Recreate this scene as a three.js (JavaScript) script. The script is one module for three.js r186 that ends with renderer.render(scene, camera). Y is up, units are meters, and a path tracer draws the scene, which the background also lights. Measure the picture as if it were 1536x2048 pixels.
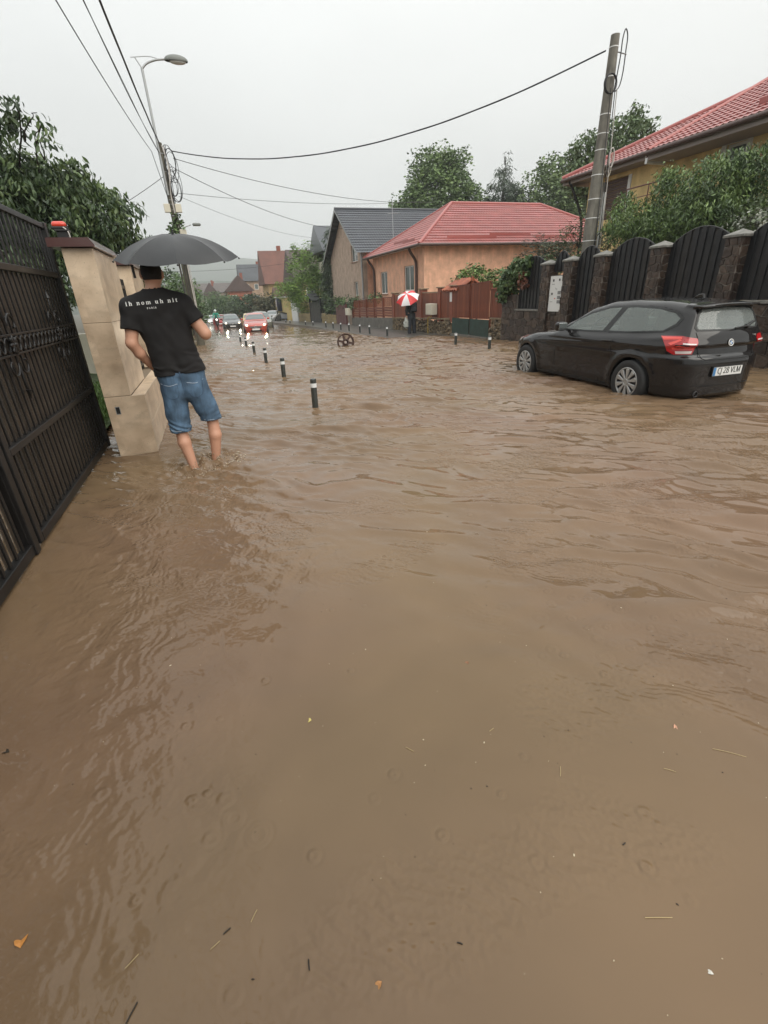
import * as THREE from 'three';
import { mergeGeometries } from 'three/addons/utils/BufferGeometryUtils.js';
import { RoundedBoxGeometry } from 'three/addons/geometries/RoundedBoxGeometry.js';
import { FontLoader } from 'three/addons/loaders/FontLoader.js';
import { TextGeometry } from 'three/addons/geometries/TextGeometry.js';

// ------------------------------------------------------------------ camera, sky, sun, exposure
const scene = new THREE.Scene();
const camera = new THREE.PerspectiveCamera(95.34, 0.75, 0.05, 6000);
{
  const yaw = 0.3181, pitch = 0.4370, roll = 0.0411;
  const f = new THREE.Vector3(Math.sin(yaw) * Math.cos(pitch), -Math.sin(pitch), -Math.cos(yaw) * Math.cos(pitch));
  const r0 = new THREE.Vector3(Math.cos(yaw), 0, Math.sin(yaw)), u0 = new THREE.Vector3().crossVectors(r0, f);
  camera.up.copy(r0).multiplyScalar(Math.sin(roll)).addScaledVector(u0, Math.cos(roll));
  camera.position.set(0, 1.5, 0);
  camera.lookAt(f.add(camera.position));
}
const renderer = new THREE.WebGLRenderer({ antialias: true });
renderer.toneMapping = THREE.LinearToneMapping;
renderer.toneMappingExposure = 1.5;
renderer.shadowMap.enabled = true;

// ------------------------------------------------------------------ seeded noise
function mulberry(a) { return () => { a |= 0; a = a + 0x6D2B79F5 | 0; let t = Math.imul(a ^ a >>> 15, 1 | a); t = t + Math.imul(t ^ t >>> 7, 61 | t) ^ t; return ((t ^ t >>> 14) >>> 0) / 4294967296; }; }
const rng = mulberry(20240617);
const rr = (a, b) => a + (b - a) * rng();
function hsh(x, y, s) { let h = Math.imul(x, 374761393) + Math.imul(y, 668265263) + Math.imul(s, 1442695041) | 0; h = Math.imul(h ^ h >>> 13, 1274126177); return ((h ^ h >>> 16) >>> 0) / 4294967296; }
const fade = t => t * t * t * (t * (t * 6 - 15) + 10);
const GX = new Float32Array(256), GZ = new Float32Array(256), PM = new Uint8Array(512);
{ const r = mulberry(5); for (let i = 0; i < 256; i++) { const a = i / 256 * 6.2831853; GX[i] = Math.cos(a) * 1.5; GZ[i] = Math.sin(a) * 1.5; PM[i] = i; } for (let i = 255; i > 0; i--) { const j = Math.floor(r() * (i + 1)), t = PM[i]; PM[i] = PM[j]; PM[j] = t; } for (let i = 0; i < 256; i++) PM[i + 256] = PM[i]; }
function vn(x, y, s = 0, per = 0) {            // gradient noise in -1..1, periodic over `per` cells if given
  let xi = Math.floor(x), yi = Math.floor(y); const fx = x - xi, fy = y - yi, u = fx * fx * fx * (fx * (fx * 6 - 15) + 10), v = fy * fy * fy * (fy * (fy * 6 - 15) + 10);
  let x1 = xi + 1, y1 = yi + 1;
  if (per) { xi = ((xi % per) + per) % per; yi = ((yi % per) + per) % per; x1 = (xi + 1) % per; y1 = (yi + 1) % per; }
  const k = s & 255, a0 = PM[(xi + PM[k]) & 255], a1 = PM[(x1 + PM[k]) & 255];
  const h0 = PM[a0 + (yi & 255)], h1 = PM[a1 + (yi & 255)], h2 = PM[a0 + (y1 & 255)], h3 = PM[a1 + (y1 & 255)];
  const a = GX[h0] * fx + GZ[h0] * fy, b = GX[h1] * (fx - 1) + GZ[h1] * fy, c = GX[h2] * fx + GZ[h2] * (fy - 1), d = GX[h3] * (fx - 1) + GZ[h3] * (fy - 1);
  return a + (b - a) * u + (c - a) * v + (a - b - c + d) * u * v;
}
function fbm(x, y, o = 4, s = 0, per = 0) { let r = 0, a = 0.5, k = 1; for (let i = 0; i < o; i++) { r += a * vn(x * k, y * k, s + i * 17, per ? per * k : 0); a *= 0.5; k *= 2; } return r; }
const clamp = (x, a = 0, b = 1) => Math.min(b, Math.max(a, x));
const smooth = (a, b, x) => { const t = clamp((x - a) / (b - a)); return t * t * (3 - 2 * t); };
const mix = (a, b, t) => a + (b - a) * t;

// one overcast sky: brighter towards the zenith and to the right of the street, thin uneven rain cloud
{
  const w = 1024, h = 512, d = new Float32Array(w * h * 4);
  for (let j = 0; j < h; j++) for (let i = 0; i < w; i++) {
    const el = (j + 0.5) / h * Math.PI - Math.PI / 2, az = ((i + 0.5) / w - 0.5) * 2 * Math.PI;
    const x = Math.cos(el) * Math.cos(az), z = Math.cos(el) * Math.sin(az), y = Math.sin(el);
    const e = Math.max(0, y);
    let L = 1.30 * (1.22 + 1.78 * Math.pow(e, 1.6)) / 3;
    const side = x * 0.86 - z * 0.1;
    L *= 1.0 + 0.10 * side;
    const q = 1 / (0.25 + e), c = fbm(x * q * 0.9 + 7, z * q * 0.9, 5, 3);
    L *= 1 + 0.10 * c;
    if (y < 0) L *= Math.max(0.25, 1 + y * 6);
    const cool = clamp(0.6 - side * 0.7) * 0.5, o = (j * w + i) * 4;
    d[o] = L * (0.975 - 0.035 * cool); d[o + 1] = L * 0.985; d[o + 2] = L * (0.965 + 0.03 * cool); d[o + 3] = 1;
  }
  const t = new THREE.DataTexture(d, w, h, THREE.RGBAFormat, THREE.FloatType);
  t.mapping = THREE.EquirectangularReflectionMapping; t.magFilter = t.minFilter = THREE.LinearFilter; t.needsUpdate = true;
  scene.background = t; scene.environment = t;
}
const sun = new THREE.DirectionalLight(new THREE.Color(1, 0.95, 0.86), 1.5);
sun.position.set(24, 48, 34); sun.target.position.set(3, 0, -12); sun.shadow.radius = 110;
sun.castShadow = true; sun.shadow.mapSize.set(2048, 2048);
Object.assign(sun.shadow.camera, { left: -50, right: 50, top: 60, bottom: -60, near: 1, far: 200 });
scene.add(sun, sun.target);

// ------------------------------------------------------------------ small toolkit
const V = (x, y, z) => new THREE.Vector3(x, y, z);
const C = (r, g, b) => new THREE.Color().setRGB(r, g, b);
const taken = {};
function numbered(n) { if (!(n in taken)) { taken[n] = 0; return n; } taken[n]++; return n + '_' + String(taken[n]).padStart(3, '0'); }
function tag(o, label, category, group, kind) { if (label) o.userData.label = label; if (category) o.userData.category = category; if (group) o.userData.group = group; if (kind) o.userData.kind = kind; return o; }
function thing(name, label, category, pos = [0, 0, 0], turn = 0, group) {
  const o = new THREE.Group(); o.name = numbered(name); o.position.set(...pos); o.rotation.y = turn; scene.add(o);
  return tag(o, label, category, group);
}
function mesh(name, geo, m, parent = scene) {
  if (Array.isArray(geo)) geo = join(geo);
  const o = new THREE.Mesh(geo, m); o.name = parent === scene ? numbered(name) : name; o.castShadow = o.receiveShadow = true; parent.add(o); return o;
}
function struct(name, geo, m) { const o = mesh(name, geo, m); o.userData.kind = 'structure'; return o; }
function clean(g) { const n = g.index ? g.toNonIndexed() : g; for (const k of Object.keys(n.attributes)) if (!['position', 'normal', 'uv'].includes(k)) n.deleteAttribute(k); if (!n.attributes.uv) n.setAttribute('uv', new THREE.BufferAttribute(new Float32Array(n.attributes.position.count * 2), 2)); n.groups = []; return n; }
function join(a) { return a.length === 1 ? a[0] : mergeGeometries(a.map(clean)); }
// uv in metres by the way each face points
function muv(g, k = 1) {
  g = clean(g); const p = g.attributes.position, n = g.attributes.normal, uv = new Float32Array(p.count * 2);
  for (let i = 0; i < p.count; i += 3) {
    let nx = 0, ny = 0, nz = 0; for (let j = 0; j < 3; j++) { nx += Math.abs(n.getX(i + j)); ny += Math.abs(n.getY(i + j)); nz += Math.abs(n.getZ(i + j)); }
    for (let j = 0; j < 3; j++) { const q = i + j, x = p.getX(q), y = p.getY(q), z = p.getZ(q); const [a, b] = ny > nx && ny > nz ? [x, z] : nx > nz ? [z, y] : [x, y]; uv[q * 2] = a * k; uv[q * 2 + 1] = b * k; }
  }
  g.setAttribute('uv', new THREE.BufferAttribute(uv, 2)); return g;
}
const T = (g, x = 0, y = 0, z = 0, rx = 0, ry = 0, rz = 0) => { if (rx || ry || rz) g.applyMatrix4(new THREE.Matrix4().makeRotationFromEuler(new THREE.Euler(rx, ry, rz))); return g.translate(x, y, z); };
const bx = (w, h, d, x = 0, y = 0, z = 0, ry = 0) => T(new THREE.BoxGeometry(w, h, d), x, y, z, 0, ry);
const rbx = (w, h, d, x = 0, y = 0, z = 0, r = 0.01, s = 2) => new RoundedBoxGeometry(w, h, d, s, Math.min(r, w / 2.01, h / 2.01, d / 2.01)).translate(x, y, z);
const bb = (x0, x1, y0, y1, z0, z1) => bx(Math.abs(x1 - x0), Math.abs(y1 - y0), Math.abs(z1 - z0), (x0 + x1) / 2, (y0 + y1) / 2, (z0 + z1) / 2);
const cy = (r0, r1, h, x = 0, y = 0, z = 0, n = 14) => new THREE.CylinderGeometry(r1, r0, h, n).translate(x, y + h / 2, z);
function rod(a, b, r, r2 = r, n = 8) { const d = b.clone().sub(a), g = new THREE.CylinderGeometry(r2, r, d.length(), n); g.applyQuaternion(new THREE.Quaternion().setFromUnitVectors(V(0, 1, 0), d.clone().normalize())); return g.translate((a.x + b.x) / 2, (a.y + b.y) / 2, (a.z + b.z) / 2); }
const tube = (pts, r, seg = 40, n = 6, closed = false) => new THREE.TubeGeometry(new THREE.CatmullRomCurve3(pts.map(p => p.isVector3 ? p : V(...p)), closed), seg, r, n, closed);
function sag(a, b, s, n = 12) { const o = []; for (let i = 0; i <= n; i++) { const t = i / n, p = a.clone().lerp(b, t); p.y -= s * 4 * t * (1 - t); o.push(p); } return o; }
function poly(pts, depth, bevel = 0) { const s = new THREE.Shape(pts.map(p => new THREE.Vector2(...p))); return new THREE.ExtrudeGeometry(s, { depth, bevelEnabled: bevel > 0, bevelSize: bevel, bevelThickness: bevel, bevelOffset: -bevel, bevelSegments: 1, steps: 1 }); }

// textures: tileable, fn(u, v) -> grey or [r, g, b] 0..1 (sRGB when colour)
function tex(size, fn, { srgb = true, rep = [1, 1] } = {}) {
  const d = new Uint8Array(size * size * 4);
  for (let j = 0; j < size; j++) for (let i = 0; i < size; i++) { let c = fn(i / size, j / size); if (!Array.isArray(c)) c = [c, c, c]; const o = (j * size + i) * 4; d[o] = clamp(c[0]) * 255; d[o + 1] = clamp(c[1]) * 255; d[o + 2] = clamp(c[2]) * 255; d[o + 3] = 255; }
  const t = new THREE.DataTexture(d, size, size); t.wrapS = t.wrapT = THREE.RepeatWrapping; t.magFilter = THREE.LinearFilter; t.minFilter = THREE.LinearMipmapLinearFilter; t.generateMipmaps = true;
  if (srgb) t.colorSpace = THREE.SRGBColorSpace; t.repeat.set(...rep); t.needsUpdate = true; return t;
}
const rept = (t, a, b = a) => { const c = t.clone(); c.repeat.set(a, b); c.needsUpdate = true; return c; };
const std = (o) => new THREE.MeshStandardMaterial(o), phy = (o) => new THREE.MeshPhysicalMaterial(o);

const tStucco = tex(512, (u, v) => { const a = fbm(u * 6, v * 6, 5, 1, 6), b = fbm(u * 64, v * 64, 2, 9, 64); const s2 = vn(u * 26, v * 2, 7, 0) * smooth(-0.1, 0.4, vn(u * 5, v * 3, 6, 0)); return 0.90 + 0.16 * a + 0.06 * b + 0.05 * s2; });
const tStuccoB = tex(512, (u, v) => 0.5 + 0.5 * fbm(u * 48, v * 48, 3, 5, 48), { srgb: false });
const tConcrete = tex(512, (u, v) => { const a = fbm(u * 5, v * 5, 5, 21, 5), s = fbm(u * 30, v * 2, 3, 33, 1 * 30), b = vn(u * 128, v * 128, 4, 128); return 0.80 + 0.22 * a + 0.12 * Math.min(0, vn(u * 24, v * 3, 8, 3 * 8)) + 0.06 * b; });
const tTrav = tex(1024, (u, v) => { const a = fbm(u * 4, v * 4, 6, 41, 4), w = vn(u * 3 + a, v * 14 + a * 2, 44, 0), pit = Math.max(0, vn(u * 90, v * 90, 47, 90) - 0.62) * 1.6, r = Math.abs(fbm(u * 3, v * 3, 5, 51, 3)) < 0.018 ? 0.05 : 0; const k = 0.88 + 0.17 * a + 0.06 * w - pit * 0.45 - r * 0.5; return [k, k * (0.985 + 0.03 * a), k * (0.96 + 0.06 * a)]; });
const tSlate = tex(512, (u, v) => { const a = fbm(u * 5, v * 5, 5, 61, 5), b = fbm(u * 20, v * 20, 3, 66, 20); const k = 0.78 + 0.28 * a + 0.12 * b; return [k, k * 0.98, k * 0.96]; });
const tSlateB = tex(512, (u, v) => 0.5 + 0.6 * fbm(u * 8, v * 8, 6, 71, 8), { srgb: false });
const tWood = tex(512, (u, v) => { const a = vn(u * 40 + 0.6 * vn(u * 4, v * 2, 5, 0), v * 1.5, 81, 0), b = fbm(u * 4, v * 4, 4, 84, 4); return 0.84 + 0.12 * a + 0.14 * b; });
const tAsph = tex(512, (u, v) => 0.75 + 0.2 * vn(u * 128, v * 128, 91, 128) + 0.25 * fbm(u * 4, v * 4, 4, 95, 4));
const tRoof = tex(512, (u, v) => 0.88 + 0.16 * fbm(u * 5, v * 5, 5, 101, 5) + 0.06 * vn(u * 60, v * 60, 103, 60));
const tGrime = tex(512, (u, v) => 0.8 + 0.3 * fbm(u * 6, v * 6, 5, 111, 6) + 0.10 * vn(u * 90, v * 90, 113, 90));
const tBark = tex(512, (u, v) => 0.7 + 0.3 * vn(u * 24, v * 6, 121, 0) + 0.2 * fbm(u * 10, v * 10, 4, 123, 10));

const M = {
  blackIron: std({ color: C(0.016, 0.015, 0.015), roughness: 0.42, metalness: 0.0, map: rept(tGrime, 0.8) }),
  gateSheet: std({ color: C(0.085, 0.062, 0.045), roughness: 0.55, map: rept(tGrime, 0.7) }),
  trav: phy({ color: C(0.76, 0.61, 0.46), roughness: 0.34, map: rept(tTrav, 0.9) }),
  travJoint: std({ color: C(0.20, 0.15, 0.10), roughness: 0.8 }),
  brownCap: phy({ color: C(0.075, 0.030, 0.026), roughness: 0.3, clearcoat: 0.6, clearcoatRoughness: 0.15 }),
  concrete: std({ color: C(0.24, 0.22, 0.19), roughness: 0.85, map: rept(tConcrete, 0.5) }),
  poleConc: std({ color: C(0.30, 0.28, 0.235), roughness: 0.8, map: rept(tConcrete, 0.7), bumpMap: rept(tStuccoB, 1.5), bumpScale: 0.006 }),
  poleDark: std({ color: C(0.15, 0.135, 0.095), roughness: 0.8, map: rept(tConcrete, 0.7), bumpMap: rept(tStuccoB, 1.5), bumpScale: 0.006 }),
  cable: std({ color: C(0.03, 0.03, 0.033), roughness: 0.6 }),
  paleCable: std({ color: C(0.5, 0.47, 0.44), roughness: 0.6 }),
  galv: std({ color: C(0.36, 0.37, 0.37), roughness: 0.45, metalness: 0.5 }),
  whiteP: std({ color: C(0.72, 0.72, 0.70), roughness: 0.45 }),
  cream: std({ color: C(0.62, 0.58, 0.47), roughness: 0.5 }),
  bollard: phy({ color: C(0.035, 0.042, 0.04), roughness: 0.35, clearcoat: 0.4 }),
  bollardBand: std({ color: C(0.72, 0.74, 0.74), roughness: 0.4 }),
  asphalt: std({ color: C(0.10, 0.095, 0.09), roughness: 0.28, map: rept(tAsph, 0.6) }),
  pave: std({ color: C(0.17, 0.155, 0.14), roughness: 0.3, map: rept(tAsph, 0.8) }),
  soil: std({ color: C(0.10, 0.085, 0.05), roughness: 0.9, map: rept(tGrime, 0.4) }),
  rubber: std({ color: C(0.02, 0.02, 0.02), roughness: 0.75 }),
  dark: std({ color: C(0.012, 0.012, 0.012), roughness: 0.6 }),
  skin: phy({ color: C(0.56, 0.30, 0.20), roughness: 0.5, sheen: 0.2 }),
  bark: std({ color: C(0.075, 0.06, 0.045), roughness: 0.9, map: rept(tBark, 2, 1), bumpMap: rept(tBark, 2, 1), bumpScale: 0.01 }),
};

// street level of the flood water: level round the camera, then running off downhill
const gy = z => { const t = -z - 10; return -0.024 * (0.5 * (t + Math.sqrt(t * t + 9)) - 0.22015); };
// ------------------------------------------------------------------ ground, hills, pavement, flood water
{
  const xs = [], zs = [];
  for (let x = -1600; x <= 2600; x += Math.abs(x) < 40 ? 4 : Math.abs(x) < 200 ? 20 : 150) xs.push(x);
  for (let z = 120; z >= -3200; z -= z > -160 ? 5 : z > -400 ? 20 : 150) zs.push(z);
  const pos = [], idx = [], uv = [];
  for (const z of zs) for (const x of xs) { pos.push(x, gy(Math.max(z, -170)) - 0.16 + (Math.abs(x) > 60 ? 0.3 * vn(x * 0.02, z * 0.02, 2) : 0), z); uv.push(x, z); }
  const n = xs.length;
  for (let j = 0; j < zs.length - 1; j++) for (let i = 0; i < n - 1; i++) { const a = j * n + i; idx.push(a, a + 1, a + n, a + 1, a + n + 1, a + n); }
  const g = new THREE.BufferGeometry(); g.setAttribute('position', new THREE.Float32BufferAttribute(pos, 3)); g.setAttribute('uv', new THREE.Float32BufferAttribute(uv, 2)); g.setIndex(idx); g.computeVertexNormals();
  struct('ground', g, M.soil);
}
function ridge(name, z0, z1, x0, x1, hf, m, nx = 160, nz = 24) {
  const pos = [], idx = [], uv = [];
  for (let j = 0; j <= nz; j++) for (let i = 0; i <= nx; i++) { const x = mix(x0, x1, i / nx), t = j / nz, z = mix(z0, z1, t); pos.push(x, gy(-170) - 1 + hf(x, t) * Math.sin(t * Math.PI / 2), z); uv.push(x * 0.02, z * 0.02); }
  for (let j = 0; j < nz; j++) for (let i = 0; i < nx; i++) { const a = j * (nx + 1) + i, b = a + nx + 1; idx.push(a, a + 1, b, a + 1, b + 1, b); }
  const g = new THREE.BufferGeometry(); g.setAttribute('position', new THREE.Float32BufferAttribute(pos, 3)); g.setAttribute('uv', new THREE.Float32BufferAttribute(uv, 2)); g.setIndex(idx); g.computeVertexNormals();
  return struct(name, g, m);
}
const hillMat = std({ color: C(0.05, 0.07, 0.035), roughness: 0.95, map: rept(tGrime, 0.5) });
ridge('hills', -900, -1500, -1500, 2400, (x, t) => 96 + 16 * vn(x * 0.002, 1, 5) + 8 * vn(x * 0.009, t * 3, 6) + 3 * vn(x * 0.04, t * 8, 7) + 14 * smooth(0, 900, x), hillMat);
ridge('hillside', -420, -760, -700, 1100, (x, t) => 30 + 5 * vn(x * 0.004, 4, 8) + 2.5 * vn(x * 0.03, t * 4, 9) + 10 * smooth(0, 400, x), hillMat);

function strip(name, rows, m) {           // rows: [z, x0, y0, x1, y1]; a pavement with a kerb face on its first edge
  const pos = [], idx = [], uv = [];
  for (const [z, x0, y0, x1, y1] of rows) { pos.push(x0, y0 - 0.3, z, x0, y0 - 0.012, z, x0 + 0.012, y0, z, x1, y1, z); uv.push(x0 - 0.3, z, x0, z, x0 + 0.01, z, x1, z); }
  for (let j = 0; j < rows.length - 1; j++) for (let i = 0; i < 3; i++) { const a = j * 4 + i; idx.push(a, a + 1, a + 4, a + 1, a + 5, a + 4); }
  const g = new THREE.BufferGeometry(); g.setAttribute('position', new THREE.Float32BufferAttribute(pos, 3)); g.setAttribute('uv', new THREE.Float32BufferAttribute(uv, 2)); g.setIndex(idx); g.computeVertexNormals();
  return struct(name, g, m);
}
const walkOff = z => -0.09 + 0.115 * smooth(14, 23, -z) + 0.13 * smooth(24, 40, -z);
{
  const rows = []; for (let z = -4; z >= -110; z -= 1) rows.push([z, 7.25 + 0.05 * vn(z * 0.3, 0, 2), gy(z) + walkOff(z), 9.95, gy(z) + walkOff(z) + 0.03]);
  strip('pavement', rows, M.pave);
}

// the brown flood
const manFeet = [[-0.385, -4.80], [-0.185, -4.90]];
const WV = [[0.62, -48, 0.0105], [0.43, -37, 0.0095], [0.30, -55, 0.0082], [0.35, -72, 0.0066], [0.22, -31, 0.0060], [0.19, -61, 0.0056], [0.14, -46, 0.0038], [0.25, -104, 0.0030], [0.9, -40, 0.0100], [0.16, -85, 0.0026], [0.12, -20, 0.0016]]
  .map(([l, a, h], i) => { const t = a * Math.PI / 180, k = 2 * Math.PI / l; return { kx: Math.cos(t) * k, kz: Math.sin(t) * k, h, l, s: 200 + i * 7, nx: Math.cos(t), nz: Math.sin(t) }; });
function segd(x, z, a, b) { const dx = b[0] - a[0], dz = b[1] - a[1], t = clamp(((x - a[0]) * dx + (z - a[1]) * dz) / (dx * dx + dz * dz)); return Math.hypot(x - a[0] - dx * t, z - a[1] - dz * t); }
function wakeMask(x, z) {
  const d1 = segd(x, z, [-0.3, -4.75], [-0.55, -3.6]), d2 = segd(x, z, [-0.55, -3.6], [-0.62, -2.2]), d3 = segd(x, z, [-0.62, -2.2], [-0.5, -1.0]), d4 = segd(x, z, [-0.25, -4.2], [0.15, -2.6]);
  return Math.max(Math.exp(-d1 * d1 / 0.30), 0.9 * Math.exp(-d2 * d2 / 0.24), 0.6 * Math.exp(-d3 * d3 / 0.12), 0.9 * Math.exp(-d4 * d4 / 0.14));
}
function waterWave(x, z) {
  const d = -z;
  let A = 0.20 + 0.80 * Math.max(smooth(1.8, 4.6, d), 0.9 * smooth(0.7, 2.6, x - 0.25 * (1.2 - Math.min(d, 3)) ) * smooth(0.2, 1.0, d));
  A *= mix(1, 0.62, smooth(0.2, -0.9, x) * smooth(9, 4, d));
  A *= 1 - 0.35 * smooth(14, 28, d); A *= 1 - 0.5 * smooth(30, 50, d);
  A *= 0.72 + 0.5 * vn(x * 0.35, z * 0.35, 150);
  const wx = 0.20 * vn(x * 0.8, z * 0.8, 160) + 0.07 * vn(x * 2.3, z * 2.3, 161), wz = 0.20 * vn(x * 0.8, z * 0.8, 162) + 0.07 * vn(x * 2.3, z * 2.3, 163);
  let h = 0;
  for (const w of WV) {
    const along = (-w.nz * x + w.nx * z) / (w.l * 4.2), across = (w.nx * x + w.nz * z) / (w.l * 1.9);
    const env = smooth(-0.45, 0.55, vn(along, across, w.s));
    const p = 0.5 + 0.5 * Math.sin((x + wx) * w.kx + (z + wz) * w.kz + w.s);
    h += w.h * env * (2 * Math.pow(p, 1.7) - 0.8);
  }
  h *= A * 1.75;
  const wk = d < 6.2 ? wakeMask(x, z) : 0;
  if (wk > 0.02) {
    const rx = x * 0.86 + z * 0.5 + wx * 0.7, rz = -x * 0.5 + z * 0.86 + wz * 0.7, a = 1 - Math.abs(vn(rx * 7.5, rz * 3.6, 170)) * 2, b = 1 - Math.abs(vn(rx * 15, rz * 8, 171)) * 2;
    h += wk * (0.0095 * a + 0.0062 * b * (0.5 + 0.8 * vn(x * 2, z * 2, 172)));
  }
  if (d > 3.9 && d < 5.9) for (const [fx, fz] of manFeet) { const r = Math.hypot(x - fx, z - fz); if (r < 0.8) { const q = 1 + 0.5 * vn(x * 9, z * 9, 175); h += (0.032 * Math.exp(-((r - 0.09) ** 2) / 0.0022) + 0.010 * Math.cos(2 * Math.PI * r / 0.15) * Math.exp(-r / 0.22)) * q + 0.030 * Math.exp(-r * r / 0.12) * vn(x * 15, z * 15, 176) + 0.026 * Math.exp(-((r - 0.27 - 0.03 * vn(x * 6, z * 6, 178)) ** 2) / 0.0009) * smooth(-0.3, 0.5, (x - fx) / (r + 0.01) + 0.6 * vn(x * 4, z * 4, 177)); } }
  for (const [bx0, bz0] of [[1.28, -7.05], [5.74, -5.6], [5.66, -8.25]]) { const r = Math.hypot(x - bx0, z - bz0); if (r < 0.7) h += 0.006 * Math.cos(2 * Math.PI * r / 0.13) * Math.exp(-r / 0.18); }
  return h;
}
{
  const xs = [], zs = [];
  for (let x = -2.2; x < 3.6; x += 0.024) xs.push(x);
  for (let x = 3.6; x < 10.0; x += 0.032) xs.push(x);
  let z = 0.9; while (z > -95) { zs.push(z); z -= z > -6 ? 0.024 : z > -14 ? 0.032 : z > -30 ? 0.05 + (-z - 14) * 0.004 : 0.2 + (-z - 30) * 0.012; }
  const n = xs.length, pos = new Float32Array(n * zs.length * 3), uv = new Float32Array(n * zs.length * 2), col = new Float32Array(n * zs.length * 3), idx = new Uint32Array((n - 1) * (zs.length - 1) * 6);
  let q = 0, r = 0;
  for (const zz of zs) { const base = gy(zz); for (const x of xs) {
    pos[q * 3] = x; pos[q * 3 + 1] = base + waterWave(x, zz); pos[q * 3 + 2] = zz;
    uv[q * 2] = (x + 1.7) / 5.1; uv[q * 2 + 1] = (0.7 - zz) / 5.1;
    const sx = x + 0.5 * vn(x * 0.7, zz * 0.7, 180), sz = zz + 0.5 * vn(x * 0.7, zz * 0.7, 181);
    const silt = fbm(sx * 0.6, sz * 0.35, 3, 183), tint = fbm(sx * 0.45 + 5, sz * 0.45, 2, 187), fine = fbm(sx * 3, sz * 2.2, 2, 190);
    const k = 1 + 0.22 * silt + 0.12 * fine;
    col[q * 3] = k * (1 + 0.03 * tint); col[q * 3 + 1] = k * (1 - 0.05 * tint); col[q * 3 + 2] = k * (1 + 0.10 * tint);
    q++;
  } }
  for (let j = 0; j < zs.length - 1; j++) for (let i = 0; i < n - 1; i++) { const a = j * n + i; idx[r++] = a; idx[r++] = a + 1; idx[r++] = a + n; idx[r++] = a + 1; idx[r++] = a + n + 1; idx[r++] = a + n; }
  const g = new THREE.BufferGeometry(); g.setAttribute('position', new THREE.BufferAttribute(pos, 3)); g.setAttribute('uv', new THREE.BufferAttribute(uv, 2)); g.setAttribute('color', new THREE.BufferAttribute(col, 3)); g.setIndex(new THREE.BufferAttribute(idx, 1)); g.computeVertexNormals();
  // fine ripples and rain rings
  const S = 1536, side = 5.1, hm = new Float32Array(S * S), W = mulberry(77);
  for (let j = 0; j < S; j++) for (let i = 0; i < S; i++) {
    const x = i / S * side - 1.7, z2 = 0.7 - j / S * side, e = Math.min(i, S - 1 - i, j, S - 1 - j) / S;
    const left = wakeMask(x, z2), patch = smooth(0.02, 0.4, vn(x * 1.6 + 3, z2 * 2.4, 195) + 0.3 * smooth(0.5, 2.4, x) - 0.12);
    let h = 0;
    if (left > 0.05 || patch > 0.02) { const ax = x * 0.72 + z2 * 0.69, az = -x * 0.69 + z2 * 0.72; h = (1.7 * left * vn(x * 24 + 2 * vn(x * 5, z2 * 5, 3), z2 * 17, 196) + 1.2 * patch * vn(ax * 12, az * 42 + vn(x * 6, z2 * 6, 9), 197) + 0.5 * (left + patch) * vn(x * 55, z2 * 55, 198)); }
    h += 0.05 * vn(x * 9, z2 * 9, 199);
    hm[j * S + i] = h * smooth(0, 0.03, e) * 0.16;
  }
  const ring = (x, z2, R, a, n) => {
    const ci = (x + 1.7) / side * S, cj = (0.7 - z2) / side * S, rad = (R + 0.03) / side * S;
    for (let j = Math.max(0, Math.floor(cj - rad)); j < Math.min(S, cj + rad); j++) for (let i = Math.max(0, Math.floor(ci - rad)); i < Math.min(S, ci + rad); i++) {
      const r = Math.hypot(i - ci, j - cj) / S * side; let v = 0;
      for (let k = 0; k < n; k++) { const rk = R * (1 - k * 0.36), t = (r - rk) / 0.0065; v += Math.exp(-t * t) - 0.6 * Math.exp(-((t - 1.7) ** 2)); }
      hm[j * S + i] += a * v;
    }
  };
  for (const [x, z2, R] of [[-0.22, -1.13, 0.035], [-0.20, -1.06, 0.045], [-0.13, -0.98, 0.05], [-0.27, -1.02, 0.03], [-0.30, -1.15, 0.05], [-0.62, -1.30, 0.03], [0.02, -0.86, 0.022], [0.33, -1.02, 0.02], [1.02, -0.62, 0.03], [0.62, -0.62, 0.02], [0.40, -0.78, 0.02], [-0.5, -0.8, 0.04], [-0.42, -1.5, 0.05], [0.9, -0.5, 0.02]]) ring(x, z2, R * 0.7, 0.075, 2);
  for (let k = 0; k < 120; k++) { const x = mix(-1.4, 3.2, W()), z2 = mix(0.3, -4.2, W()); ring(x, z2, mix(0.006, 0.026, W() * W()), mix(0.02, 0.07, W()), W() < 0.5 ? 2 : 3); }
  for (let k = 0; k < 90; k++) { const t = W(), x = mix(1.2, 2.6, t) + (W() - 0.5) * 0.5, z2 = mix(-1.5, -1.0, t) + (W() - 0.5) * 0.7; ring(x, z2, mix(0.012, 0.035, W()), 0.05, 2); }
  const d = new Float32Array(S * S * 4); for (let i = 0; i < S * S; i++) { const v = clamp(0.5 + hm[i] * 0.5); d[i * 4] = d[i * 4 + 1] = d[i * 4 + 2] = v; d[i * 4 + 3] = 1; }
  const bt = new THREE.DataTexture(d, S, S, THREE.RGBAFormat, THREE.FloatType); bt.wrapS = bt.wrapT = THREE.RepeatWrapping; bt.magFilter = THREE.LinearFilter; bt.needsUpdate = true;
  const wm = phy({ color: C(0.172, 0.112, 0.067), vertexColors: true, roughness: 0.035, ior: 1.333, bumpMap: bt, bumpScale: 0.030 });
  struct('flood_water', g, wm);
}
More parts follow.
